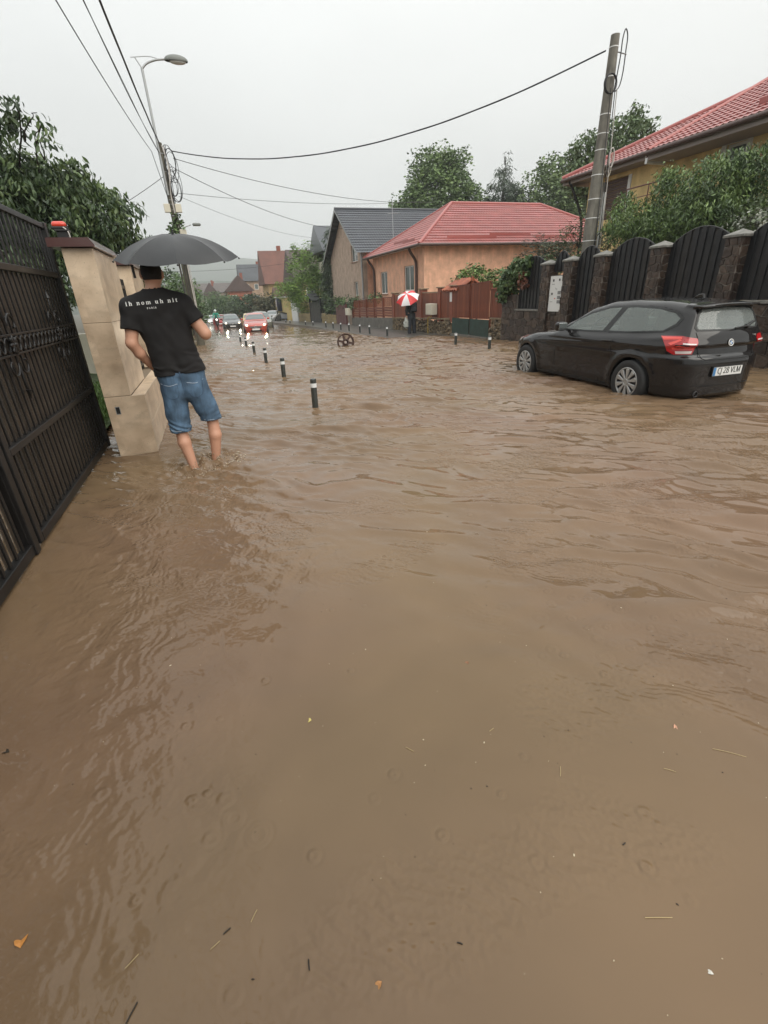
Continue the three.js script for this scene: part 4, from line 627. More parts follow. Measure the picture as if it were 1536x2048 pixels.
// farther houses: [label, x0, x1, zNear, depth, eave, ridge, wall colour, roof colour, ridgeAlongX, windows]
function farHouse(label, x0, x1, zN, dp, ey, ry, wc, rc, alongX = true) {
  const h = thing('far_house', label, 'house', [0, 0, 0], 0, 'houses far down the street'), y0 = gy(Math.max(zN, -170)) - 1, wm = std({ color: C(...wc), roughness: 0.85, map: rept(tStucco, 0.2) }), rm = std({ color: C(...rc), roughness: 0.6, map: rept(tRoof, 0.15) });
  mesh('wall', muv(bb(x0, x1, y0, ey, zN, zN - dp)), wm, h);
  const o = 0.6; let g;
  if (alongX) g = poly([[zN - dp - o, ey], [zN + o, ey], [zN - dp / 2, ry]], x1 - x0 + 2 * o).rotateY(-Math.PI / 2).translate(x1 + o, 0, 0);
  else g = poly([[x0 - o, ey], [x1 + o, ey], [(x0 + x1) / 2, ry]], dp + 2 * o).translate(0, 0, zN - dp - o);
  const rf = mesh('roof', muv(g), rm, h); mesh('chimney', muv(bx(0.6, 1.6, 0.6, mix(x0, x1, 0.7), ry - 0.1, zN - dp / 2 - 0.3)), terr, rf);
  const n = Math.max(1, Math.round((x1 - x0) / 2.6));
  for (let k = 0; k < n; k++) for (let y = ey - 2.1; y > y0 + 1.6; y -= 2.9) { const xc = mix(x0, x1, (k + 0.5) / n), w = new THREE.Group(); w.name = 'window'; h.add(w); mesh('pane', bx(0.9, 1.2, 0.06, xc, y + 0.6, zN + 0.012), winGlass, w); mesh('frame', [bx(1.1, 0.1, 0.1, xc, y - 0.05, zN + 0.01), bx(1.1, 0.1, 0.1, xc, y + 1.25, zN + 0.01), bx(0.1, 1.2, 0.1, xc - 0.5, y + 0.6, zN + 0.01), bx(0.1, 1.2, 0.1, xc + 0.5, y + 0.6, zN + 0.01)], winFrame, w); }
}
farHouse('cream garden house hidden behind the large tree at the left', -15, -7, -17, 10, 2.6, 4.9, [0.55, 0.48, 0.36], [0.12, 0.05, 0.035]);
farHouse('cream house with a steep mottled brick red roof right of the red car', 9.9, 14.0, -84, 9, 3.6, 8.6, [0.60, 0.42, 0.20], [0.17, 0.062, 0.04]);
farHouse('cream house with a steep dark brown roof beside the bright green tree', 12.3, 21, -70, 10, 3.5, 7.6, [0.62, 0.46, 0.24], [0.085, 0.058, 0.05]);
farHouse('small yellow annexe with a red brown lean roof above the shop banner', 10.2, 14.8, -76, 3, 1.4, 3.0, [0.55, 0.38, 0.12], [0.12, 0.045, 0.03]);
farHouse('orange red house under a brown roof in the middle distance', 5.2, 11, -128, 10, 3.4, 6.8, [0.48, 0.15, 0.085], [0.10, 0.06, 0.05], false);
farHouse('house with a slate grey roof behind the orange red one', 10.5, 18, -150, 10, 6.2, 10.6, [0.45, 0.30, 0.2], [0.07, 0.075, 0.085]);
farHouse('orange house with a grey brown roof at the far left of the street', -8.5, -1.5, -150, 10, 1.6, 5.2, [0.55, 0.25, 0.10], [0.10, 0.07, 0.06]);
farHouse('white gabled house at the far end of the street', -0.5, 4.2, -165, 10, 2.6, 6.6, [0.60, 0.57, 0.50], [0.10, 0.06, 0.055], false);
farHouse('long low house with a dull brown roof behind the motorcyclist', -14, 12, -215, 12, 4.5, 8.0, [0.40, 0.30, 0.22], [0.11, 0.085, 0.075]);
farHouse('red tiled house at the far right of the vista', 12, 20, -185, 12, 6.5, 11.0, [0.42, 0.17, 0.11], [0.10, 0.06, 0.055], false);
{ // shop shed with banner
  const s = thing('shop_shed', 'low yellow shed with a dark drive-in and a white banner by the street', 'shed'); const X = 9.7, ym = std({ color: C(0.62, 0.48, 0.20), roughness: 0.8, map: rept(tStucco, 0.3) });
  mesh('wall', muv(wallX(X, -82, -64, -2.0, 1.55, [[-80.5, -66.5, -1.9, -0.25]])), ym, s); mesh('shed_roof', muv(bb(X - 0.15, X + 4, 1.55, 1.68, -82.2, -63.8)), M.whiteP, s); mesh('back_wall', bb(X + 2.6, X + 2.8, -2.0, 1.5, -82, -64), gutterM, s); mesh('wall', muv(bb(X + 0.302, X + 2.6, -2, 1.5, -64.3, -64.02)), ym, s);
  const b = thing('banner', 'white banner with two lines of red print on the yellow shed', 'banner', [X - 0.02, 0.42, -73.6]); mesh('sheet', rbx(0.02, 0.85, 5.6, 0, 0.42, 0, 0.005, 1), M.whiteP, b); const rp = std({ color: C(0.45, 0.10, 0.12), roughness: 0.6 }); for (const y of [0.55, 0.24]) mesh('print', Array.from({ length: 9 }, (_, k) => bx(0.006, 0.14, 0.34, -0.014, y, -2.2 + k * 0.54)), rp, b);
  const f = thing('feather_flag', 'dark blue feather flag in front of the yellow shed', 'flag', [9.0, -1.4, -70]); mesh('mast', rod(V(0, 0, 0), V(0, 3.0, 0), 0.03), M.galv, f); mesh('flag_cloth', poly([[0, 1.3], [0.7, 1.2], [0.95, 1.9], [0.75, 2.7], [0.3, 3.0], [0, 3.0]], 0.02, 0).rotateY(0.4), std({ color: C(0.03, 0.035, 0.06), roughness: 0.6 }), f);
  const gl = thing('globe_lamp', 'white globe light on a dark bracket above the white garden wall', 'lamp', [9.9, 1.36, -61]); mesh('globe', new THREE.SphereGeometry(0.28, 16, 12).translate(0, 0.62, 0), M.whiteP, gl); mesh('bracket', [cy(0.06, 0.06, 0.42, 0, 0, 0), cy(0.35, 0.3, 0.06, 0, 0.34, 0)], M.dark, gl);
}
// ------------------------------------------------------------------ trees and plants
function leafGeo(w, fold, droop) {            // length 1 along +y, folded along the rib
  const P = [[0, 0, 0], [-w * 0.8, 0.3, fold], [w * 0.8, 0.3, fold], [-w, 0.58, fold * 1.1 - droop * 0.3], [w, 0.58, fold * 1.1 - droop * 0.3], [0, 1, -droop], [0, 0.3, 0], [0, 0.62, -droop * 0.35]];
  const F = [[0, 6, 1], [0, 2, 6], [1, 6, 7], [1, 7, 3], [6, 2, 4], [6, 4, 7], [3, 7, 5], [7, 4, 5]], pos = []; for (const f of F) for (const i of f) pos.push(...P[i]);
  const g = new THREE.BufferGeometry(); g.setAttribute('position', new THREE.Float32BufferAttribute(pos, 3)); g.computeVertexNormals(); return g;
}
const LEAF = { droop: leafGeo(0.19, 0.07, 0.34), broad: leafGeo(0.27, 0.07, 0.16), narrow: leafGeo(0.14, 0.04, 0.22), round: leafGeo(0.40, 0.06, 0.10), needle: leafGeo(0.07, 0.01, 0.1) };
const leafMat = {}; const leafM = k => leafMat[k] ||= phy({ color: 0xffffff, roughness: 0.5, transmission: 0, side: THREE.DoubleSide, ...(k === 'thin' ? { transmission: 0.22, thickness: 0 } : {}) });
// blobs: [x, y, z, rx, ry, rz, share]; leaves gather in tufts spread through each blob, more of them near its skin
function foliage(name, parent, blobs, n, { leaf = 'broad', size = 0.12, cols = [[0.05, 0.09, 0.025]], tuft = 14, tr = 0.16, hang = 0.5, seed = 1, skin = 0.55, kind = 'std' }) {
  const R = mulberry(seed), im = new THREE.InstancedMesh(LEAF[leaf], leafM(kind), n), m = new THREE.Matrix4(), tot = blobs.reduce((a, b) => a + (b[6] ?? b[3] * b[4] * b[5] ** 0.6), 0); let k = 0;
  blobs.forEach((b, bi) => {
    let c = bi === blobs.length - 1 ? n - k : Math.round(n * (b[6] ?? b[3] * b[4] * b[5] ** 0.6) / tot); c = Math.min(c, n - k);
    while (c > 0) {
      let d = V(R() * 2 - 1, R() * 2 - 1, R() * 2 - 1); if (d.lengthSq() > 1) continue; const rad = mix(d.length(), 1, skin * R()); d.normalize().multiplyScalar(rad);
      const ns = 1 + 0.28 * vn(d.x * 2.2 + bi * 3, d.y * 2.2 + d.z * 1.7, seed + bi); const tc = V(b[0] + d.x * b[3] * ns, b[1] + d.y * b[4] * ns, b[2] + d.z * b[5] * ns);
      const cc = cols[Math.floor(R() * cols.length)], tb = mix(0.75, 1.25, R()), t = Math.min(c, Math.round(tuft * mix(0.6, 1.4, R()))); c -= t;
      const ax = R() * 6.28;
      for (let i = 0; i < t; i++) {
        const p = tc.clone().add(V((R() - 0.5), (R() - 0.6) * 0.9, (R() - 0.5)).multiplyScalar(2 * tr)), s = size * mix(0.6, 1.2, R());
        const dir = V(Math.cos(ax + R() * 4), mix(0.7, -1.6, hang * mix(0.5, 1.3, R())), Math.sin(ax + R() * 4)).normalize(), q = new THREE.Quaternion().setFromUnitVectors(V(0, 1, 0), dir).multiply(new THREE.Quaternion().setFromAxisAngle(V(0, 1, 0), R() * 6.28));
        m.compose(p, q, V(s, s, s)); im.setMatrixAt(k, m); const v = tb * mix(0.8, 1.2, R()); im.setColorAt(k, C(cc[0] * v, cc[1] * v, cc[2] * v)); k++;
      }
    }
  });
  im.count = k; im.name = name; im.userData.kind = 'stuff'; im.castShadow = im.receiveShadow = true; parent.add(im); return im;
}
function limb(a, b, r0, r1, bend, seed) { const R = mulberry(seed), p = []; for (let i = 0; i <= 6; i++) { const t = i / 6, q = a.clone().lerp(b, t); q.x += bend * Math.sin(t * 3.1) * (R() - 0.5); q.z += bend * Math.sin(t * 3.1) * (R() - 0.5); q.y += bend * 0.6 * Math.sin(t * 3.1); p.push(q); } const g = new THREE.TubeGeometry(new THREE.CatmullRomCurve3(p), 14, 1, 7), pos = g.attributes.position; for (let i = 0; i <= 14; i++) { const c = new THREE.CatmullRomCurve3(p).getPointAt(i / 14), r = mix(r0, r1, i / 14); for (let j = 0; j <= 7; j++) { const q = i * 8 + j, v = V(pos.getX(q), pos.getY(q), pos.getZ(q)).sub(c).multiplyScalar(r).add(c); pos.setXYZ(q, v.x, v.y, v.z); } } g.computeVertexNormals(); return g; }
function tree(name, label, category, base, fork, blobs, n, o, group, r = 0.12) {
  const t = thing(name, label, category, base, 0, group), B = V(...base), loc = blobs.map(b => [b[0] - B.x, b[1] - B.y, b[2] - B.z, ...b.slice(3)]), f = V(...fork).sub(B);
  const gs = [limb(V(0, 0, 0), f, r, r * 0.7, 0.12, o.seed)]; loc.forEach((b, i) => { gs.push(limb(f.clone().multiplyScalar(mix(0.75, 1, (i * 0.37) % 1)), V(b[0], b[1] + b[4] * 0.4, b[2]), r * Math.min(0.55, 0.12 + 0.5 * b[3]), r * 0.1, 0.3, o.seed + i)); for (let k = 0; k < (o.twigs ?? 3); k++) { const a = i * 1.7 + k * 2.1; gs.push(limb(V(b[0] * 0.85 + f.x * 0.15, b[1] * 0.85 + f.y * 0.15, b[2] * 0.85 + f.z * 0.15), V(b[0] + Math.cos(a) * b[3] * 0.9, b[1] + b[4] * (0.1 + 0.2 * k), b[2] + Math.sin(a) * b[5] * 0.9), r * Math.min(0.22, 0.08 + 0.2 * b[3]), r * 0.05, 0.15, o.seed + i * 7 + k)); } });
  mesh('trunk', gs, M.bark, t); foliage('crown', t, loc, n, o); return t;
}
const dkG = [[0.042, 0.075, 0.028], [0.056, 0.096, 0.034], [0.036, 0.062, 0.028], [0.072, 0.115, 0.040]], midG = [[0.080, 0.135, 0.044], [0.105, 0.165, 0.055], [0.066, 0.11, 0.042]], litG = [[0.14, 0.21, 0.055], [0.18, 0.26, 0.075], [0.11, 0.175, 0.05]];
// left garden
tree('cherry_tree', 'large dark green leafy tree leaning over the gate at the left', 'tree', [-2.9, -0.15, -10.9], [-2.6, 1.9, -10.7],
  [[-2.35, 2.95, -10.5, 1.35, 0.72, 1.2], [-1.42, 2.85, -10.4, 0.62, 0.48, 0.6], [-1.15, 2.30, -10.7, 0.42, 0.45, 0.45], [-3.3, 3.05, -10.5, 1.3, 0.9, 1.1], [-1.95, 3.42, -10.3, 0.55, 0.26, 0.5], [-2.1, 2.05, -10.2, 1.1, 0.5, 0.8], [-2.45, 3.98, -9.7, 0.34, 0.36, 0.3], [-2.0, 4.02, -9.5, 0.26, 0.12, 0.2], [-1.78, 3.78, -9.5, 0.10, 0.24, 0.12], [-2.35, 3.5, -9.8, 0.3, 0.18, 0.3], [-0.92, 2.45, -10.9, 0.26, 0.16, 0.25], [-2.6, 4.35, -9.5, 0.16, 0.14, 0.16], [-1.4, 3.3, -10.4, 0.16, 0.15, 0.16]], 24000, { leaf: 'droop', size: 0.115, cols: dkG.concat([[0.095, 0.145, 0.050], [0.12, 0.17, 0.055]]), tuft: 9, tr: 0.11, hang: 1.1, seed: 11, skin: 0.4, kind: 'thin', twigs: 2 }, 'garden trees', 0.10);
tree('small_tree', 'small round green tree behind the base of the lamp pole', 'tree', [-1.3, -0.7, -30.5], [-1.25, 0.6, -30.4], [[-1.15, 1.75, -30.2, 0.95, 1.1, 0.9], [-1.9, 1.4, -31, 0.9, 0.9, 0.9], [-0.6, 0.9, -31, 0.5, 0.9, 0.6]], 3200, { leaf: 'broad', size: 0.15, cols: midG, tr: 0.2, seed: 12 }, 'street side trees');
tree('small_tree', 'dark bushy tree just beyond the lamp pole on the left pavement', 'tree', [-1.2, -1, -40], [-1.1, 0.4, -40], [[-0.9, 1.0, -40, 0.9, 1.3, 1], [-2.2, 2.2, -42, 1.6, 1.6, 1.5]], 2600, { leaf: 'broad', size: 0.2, cols: dkG, tr: 0.25, seed: 13 }, 'street side trees');
{ const t = thing('hedge', 'yellow green hedge seen through the bars at the top of the gate', 'hedge', [-2.25, -0.1, -4.6]); mesh('stems', [limb(V(0, 0, 0.9), V(0.1, 1.6, 1), 0.03, 0.01, 0.1, 3), limb(V(0, 0, -0.4), V(0, 1.7, -0.5), 0.03, 0.01, 0.1, 4), limb(V(0.1, 0, -1.6), V(0, 1.8, -1.6), 0.03, 0.01, 0.1, 5)], M.bark, t); foliage('leaves', t, [[0, 1.35, 0.9, 0.4, 0.95, 0.9], [0, 1.35, -0.5, 0.4, 0.95, 0.9], [0, 1.4, -1.9, 0.4, 1.0, 0.8]], 4600, { leaf: 'narrow', size: 0.11, cols: [[0.06, 0.10, 0.03], [0.10, 0.15, 0.035], [0.04, 0.07, 0.025]], tr: 0.12, hang: 0.8, seed: 14 }); }
{ // lawn and low garden wall glimpsed beside the pillar
  const g = new THREE.PlaneGeometry(4.2, 6.5, 16, 20).rotateX(-Math.PI / 2), p = g.attributes.position; for (let i = 0; i < p.count; i++) p.setY(i, 0.05 + 0.16 * smooth(2.2, -1, p.getX(i)) + 0.03 * vn(p.getX(i), p.getZ(i), 3)); g.computeVertexNormals(); g.translate(-3.6, 0, -9.6);
  struct('lawn', g, std({ color: C(0.055, 0.085, 0.022), roughness: 0.9, map: rept(tGrime, 6) }));
  const R = mulberry(8), n = 5200, im = new THREE.InstancedMesh(LEAF.needle, leafM('std'), n), m = new THREE.Matrix4(); for (let i = 0; i < n; i++) { const x = mix(-2.9, -1.55, R() ** 0.6), z = mix(-6.5, -11, R()), s = mix(0.06, 0.14, R()); m.compose(V(x, 0.03 + 0.16 * smooth(-1.4, -4.6, x), z), new THREE.Quaternion().setFromEuler(new THREE.Euler((R() - 0.5) * 1.1, R() * 6, (R() - 0.5) * 1.1)), V(s * 1.2, s, s)); im.setMatrixAt(i, m); const v = mix(0.6, 1.3, R()); im.setColorAt(i, C(0.07 * v, 0.125 * v, 0.025 * v)); }
  im.name = 'grass'; tag(im, 'green lawn grass in the gap beside the travertine pillar', 'grass', null, 'stuff'); scene.add(im);
  const w = thing('garden_wall', 'low cream wall with thin bars glimpsed between gate and pillar', 'wall', [-3.2, 0, -12.6]); mesh('wall_body', muv(bb(-2, 1.9, 0, 0.95, -0.1, 0.1)), M.cream, w); for (let k = 0; k < 14; k++) mesh('bar', rbx(0.016, 0.75, 0.016, -1.9 + k * 0.28, 1.32, 0, 0.003, 1), M.blackIron, w); mesh('rail', rbx(3.9, 0.03, 0.03, 0, 1.7, 0, 0.005, 1), M.blackIron, w);
}
{ const t = thing('ivy', 'ivy clinging to the upper lamp pole below the white boxes', 'ivy', [-0.62, 4.3, -24.15]); mesh('stem', tube([[0.03, -1.4, 0.1], [0.0, -0.6, 0.1], [0.05, 0.5, 0.08]], 0.03, 14, 5), M.bark, t); foliage('leaves', t, [[0, -0.1, 0, 0.28, 0.5, 0.25], [-0.2, -0.45, 0, 0.25, 0.25, 0.25], [0.03, 0.35, 0, 0.15, 0.25, 0.15]], 700, { leaf: 'round', size: 0.12, cols: midG, tr: 0.1, seed: 15 }); }
// right gardens
tree('peach_tree', 'leafy peach tree with hanging leaves before the ochre house', 'tree', [11.9, 0, -11.3], [11.8, 1.7, -11.3], [[12.15, 3.55, -11.4, 0.62, 0.72, 0.6], [11.3, 2.95, -11.6, 0.9, 0.5, 0.7], [11.7, 2.75, -11.0, 0.9, 0.5, 0.7], [12.5, 2.95, -11.0, 0.8, 0.6, 0.6], [11.95, 4.05, -11.5, 0.22, 0.3, 0.2], [11.2, 3.45, -12.0, 0.3, 0.3, 0.3]], 15000, { leaf: 'narrow', size: 0.115, cols: litG.concat(litG, midG), tr: 0.13, hang: 0.9, seed: 21, skin: 0.35, kind: 'thin' }, 'shrubs behind the stone fence', 0.09);
tree('peach_tree', 'taller leafy tree reaching to the upper window of the ochre house', 'tree', [12.2, 0, -9.4], [12.1, 1.8, -9.4], [[11.75, 3.55, -9.7, 0.75, 0.62, 0.6], [12.25, 3.75, -9.3, 0.6, 0.5, 0.5], [12.0, 2.95, -9.5, 1.1, 0.55, 0.7], [12.6, 4.05, -9.1, 0.35, 0.22, 0.3], [11.5, 3.0, -10.1, 0.6, 0.5, 0.5]], 15000, { leaf: 'narrow', size: 0.115, cols: midG.concat(litG), tr: 0.13, hang: 0.9, seed: 22, skin: 0.35, kind: 'thin' }, 'shrubs behind the stone fence', 0.09);
tree('shrub', 'grey green twiggy shrub at the foot of the utility pole', 'shrub', [10.95, 0, -13.3], [10.95, 1.2, -13.3], [[10.9, 2.75, -13.3, 0.75, 0.55, 0.5], [11.5, 2.6, -12.6, 0.6, 0.5, 0.5], [10.4, 2.5, -13.8, 0.4, 0.35, 0.4], [10.9, 3.3, -13.0, 0.3, 0.3, 0.3]], 2300, { leaf: 'narrow', size: 0.10, cols: [[0.085, 0.095, 0.05], [0.06, 0.085, 0.035], [0.12, 0.13, 0.06]], tr: 0.16, seed: 23, twigs: 6 }, 'shrubs behind the stone fence', 0.05);
tree('shrub', 'pale silvery shrub behind the stone fence at the right edge', 'shrub', [11.2, 0, -7.9], [11.2, 1.2, -7.9], [[11.1, 2.55, -8.2, 0.4, 0.5, 0.4], [11.6, 2.6, -7.4, 0.55, 0.4, 0.5], [11.9, 3.2, -7.6, 0.5, 0.25, 0.4]], 1500, { leaf: 'round', size: 0.08, cols: [[0.20, 0.22, 0.17], [0.09, 0.12, 0.06], [0.30, 0.31, 0.26]], tr: 0.13, seed: 24, twigs: 5 }, 'shrubs behind the stone fence', 0.04);
{ const t = thing('climbing_vine', 'green vine with reddish leaves spilling over the left end of the stone fence', 'vine', [9.75, 0.6, -14.6]); mesh('stem', [limb(V(0.1, -0.6, 0), V(0, 1.3, 0.1), 0.03, 0.01, 0.2, 6), limb(V(0.1, 0, -0.3), V(-0.1, 1.1, -0.5), 0.02, 0.008, 0.2, 7)], M.bark, t); foliage('leaves', t, [[-0.1, 1.35, -0.05, 0.3, 0.38, 0.62], [-0.12, 0.95, -0.45, 0.26, 0.4, 0.4], [-0.1, 1.55, 0.45, 0.25, 0.28, 0.42]], 2600, { leaf: 'round', size: 0.115, cols: [[0.07, 0.12, 0.035], [0.05, 0.09, 0.028], [0.10, 0.15, 0.05]], tr: 0.1, hang: 0.9, seed: 25 }); foliage('red_leaves', t, [[-0.2, 1.15, 0.55, 0.14, 0.25, 0.2]], 160, { leaf: 'round', size: 0.10, cols: [[0.16, 0.06, 0.035]], tr: 0.1, hang: 0.9, seed: 26 }); }
tree('shrub', 'light green shrub above the timber gate', 'shrub', [11.2, 0, -19.8], [11.2, 1, -19.8], [[11.2, 2.1, -20, 0.8, 0.42, 0.6], [11.7, 1.9, -19.2, 0.6, 0.35, 0.5], [10.7, 1.8, -20.4, 0.4, 0.3, 0.4]], 2200, { leaf: 'broad', size: 0.14, cols: litG, tr: 0.13, hang: 0.4, seed: 27 }, 'shrubs by the bungalow', 0.05);
tree('yew', 'dark evergreen bush between the red roof and the stone fence', 'shrub', [12.5, 0, -17.2], [12.5, 1.4, -17.2], [[12.35, 2.75, -17.2, 0.85, 0.5, 0.7], [12.9, 2.6, -16.8, 0.7, 0.45, 0.6], [11.9, 2.2, -16.4, 0.8, 0.35, 0.6]], 3000, { leaf: 'needle', size: 0.15, cols: [[0.025, 0.042, 0.024], [0.035, 0.055, 0.03]], tr: 0.14, hang: 0.3, seed: 28 }, 'shrubs by the bungalow', 0.06);
tree('shrub', 'low bright shrub between the stone fence pillars and the red roof', 'shrub', [11.0, 0, -14.6], [11.0, 1, -14.6], [[11.0, 2.15, -14.7, 0.7, 0.3, 0.5], [11.5, 2.3, -13.9, 0.5, 0.3, 0.4]], 1400, { leaf: 'broad', size: 0.11, cols: litG.concat(midG), tr: 0.12, seed: 29 }, 'shrubs by the bungalow', 0.04);
tree('broadleaf_tree', 'bright green feathery tree beyond the dark garden gate', 'tree', [11.6, -1.2, -55], [11.5, 0.6, -55], [[11.2, 2.0, -55, 3.2, 2.2, 2.4], [11.0, 4.2, -55, 2.4, 1.8, 1.8], [9.7, 5.4, -55, 0.6, 1.1, 0.5], [11.0, 5.9, -55, 0.5, 0.9, 0.5], [12.2, 5.7, -55, 0.7, 1.1, 0.5], [8.8, 2.2, -56, 1.6, 1.2, 1.2], [13.2, 3.2, -54, 1.4, 2.0, 1.2]], 17000, { leaf: 'narrow', size: 0.28, cols: [[0.15, 0.25, 0.045], [0.19, 0.30, 0.06], [0.12, 0.20, 0.04]], tr: 0.35, hang: 0.35, seed: 31, skin: 0.3 }, 'trees along the street', 0.16);
tree('conifer', 'dark green conifer against the brown gable wall', 'tree', [12.3, -0.8, -49.6], [12.3, 4.5, -49.6], [[12.3, 0.9, -50.4, 1.25, 1.6, 1.0], [12.25, 2.9, -50.3, 1.15, 1.5, 1.0], [12.2, 4.7, -50.2, 0.9, 1.2, 0.8], [12.2, 6.2, -50.2, 0.5, 1.0, 0.5], [12.25, 7.1, -50.2, 0.22, 0.5, 0.22]], 5200, { leaf: 'needle', size: 0.42, cols: [[0.055, 0.085, 0.042], [0.075, 0.11, 0.052], [0.042, 0.066, 0.036]], tr: 0.26, hang: 0.75, seed: 32 }, 'trees along the street', 0.16);
tree('shrub', 'tangled shrub over the dark wire fence before the conifer', 'shrub', [10.3, -0.5, -42], [10.3, 0.3, -42], [[10.2, 0.7, -42, 0.6, 0.7, 1.8], [10.2, 0.9, -38.5, 0.5, 0.6, 1.5], [10.0, 1.1, -35.2, 0.4, 0.35, 0.9], [10.3, 0.9, -46, 0.5, 0.8, 1.6], [10.1, 1.35, -31, 0.3, 0.2, 1.2]], 3400, { leaf: 'broad', size: 0.17, cols: midG.concat(dkG), tr: 0.2, seed: 33 }, 'shrubs along the far fences', 0.05);
tree('broadleaf_tree', 'tall round tree behind the ridge of the red hip roof', 'tree', [24.5, -1, -52], [24.5, 5, -52], [[24.6, 10.0, -52, 4.0, 3.3, 3.2], [21.6, 8.6, -52, 2.8, 2.4, 2.2], [27.4, 9.2, -52, 2.6, 3.0, 2.2], [24.2, 12.8, -52, 2.8, 1.9, 2], [26.4, 13.2, -52, 1.6, 1.3, 1.1], [20.0, 7.4, -52, 1.8, 1.2, 1.3]], 21000, { leaf: 'broad', size: 0.33, cols: [[0.12, 0.185, 0.060], [0.15, 0.22, 0.072], [0.10, 0.155, 0.055]], tr: 0.4, hang: 0.4, seed: 34, skin: 0.3 }, 'trees behind the houses', 0.3);
tree('spruce', 'dark spruce with a pointed top behind the red hip roof', 'tree', [30.8, -1, -50], [30.8, 10, -50], [[30.8, 6.5, -50, 3.4, 2.0, 2.6], [30.8, 8.8, -50, 2.6, 1.5, 2.0], [30.75, 10.7, -50, 1.7, 1.1, 1.4], [30.75, 12.2, -50, 0.8, 0.8, 0.7], [30.75, 13.3, -50, 0.25, 0.6, 0.25], [33.0, 9.6, -50.5, 1.4, 1.8, 1.2]], 14000, { leaf: 'needle', size: 0.5, cols: [[0.055, 0.08, 0.05], [0.072, 0.10, 0.06]], tr: 0.34, hang: 0.7, seed: 35 }, 'trees behind the houses', 0.26);
tree('broadleaf_tree', 'wide green tree behind the utility pole and red roof', 'tree', [36, -1, -49], [36, 5, -49], [[35.6, 9.5, -49, 3.4, 3.0, 3], [38.6, 10, -49, 2.6, 2.6, 2.4], [36.5, 12.4, -49, 2.2, 1.5, 2], [40.6, 8, -49, 2.6, 3, 2.4], [37, 7, -49, 4.5, 2.5, 3]], 21000, { leaf: 'broad', size: 0.33, cols: [[0.12, 0.18, 0.064], [0.15, 0.21, 0.075], [0.10, 0.15, 0.056]], tr: 0.4, hang: 0.4, seed: 36, skin: 0.3 }, 'trees behind the houses', 0.3);
tree('walnut_tree', 'loose leafed tree rising behind the top of the utility pole', 'tree', [20.6, -0.3, -23.8], [20.5, 4.5, -23.8], [[19.7, 7.4, -23.9, 1.3, 1.1, 1.0], [21.3, 8.2, -23.8, 1.1, 1.0, 1.0], [22.6, 8.4, -23.7, 0.7, 0.7, 0.6], [20.4, 6.4, -23.9, 1.5, 0.9, 1.1], [22.0, 9.3, -23.8, 0.45, 0.5, 0.4], [18.9, 6.6, -23.9, 0.8, 0.6, 0.7], [23.6, 8.2, -23.6, 0.4, 0.35, 0.35]], 8000, { leaf: 'broad', size: 0.19, cols: [[0.085, 0.13, 0.052], [0.105, 0.155, 0.06]], tr: 0.26, hang: 0.7, seed: 37, skin: 0.3 }, 'trees behind the houses', 0.2);
// far down the street
[['dark round tree behind the black hatchback', 6.6, -92, 2.9, 2.0, 0.4, dkG], ['green tree beside the far lamp post', 2.6, -100, 2.8, 2.3, 0.6, midG], ['dark tree left of the far queue of cars', -4.2, -95, 3.4, 3.4, 0.8, dkG], ['small olive tree before the cream house', 9.3, -79, 2.4, 1.5, 0.7, [[0.10, 0.09, 0.045], [0.07, 0.08, 0.035]]], ['green tree at the far left pavement', -2.8, -66, 1.7, 2.2, 0.4, midG], ['tree before the white gabled house', -1.5, -130, 3.4, 3.4, 0.2, midG], ['tree at the far end of the vista', 5.5, -140, 3.6, 3.0, 0.2, dkG]].forEach(([l, x, z, r, ry, y, c], i) => { const g = gy(Math.max(z, -170)); tree('far_tree', l, 'tree', [x, g - 0.2, z], [x, g + 1.6, z], [[x, y, z, r, ry, r], [x + r * 0.5, y + ry * 0.3, z, r * 0.6, ry * 0.7, r * 0.6], [x - r * 0.6, y - ry * 0.1, z, r * 0.6, ry * 0.7, r * 0.6]], 4200, { leaf: 'broad', size: 0.34, cols: c, tr: 0.45, seed: 50 + i }, 'trees far down the street', 0.18); });
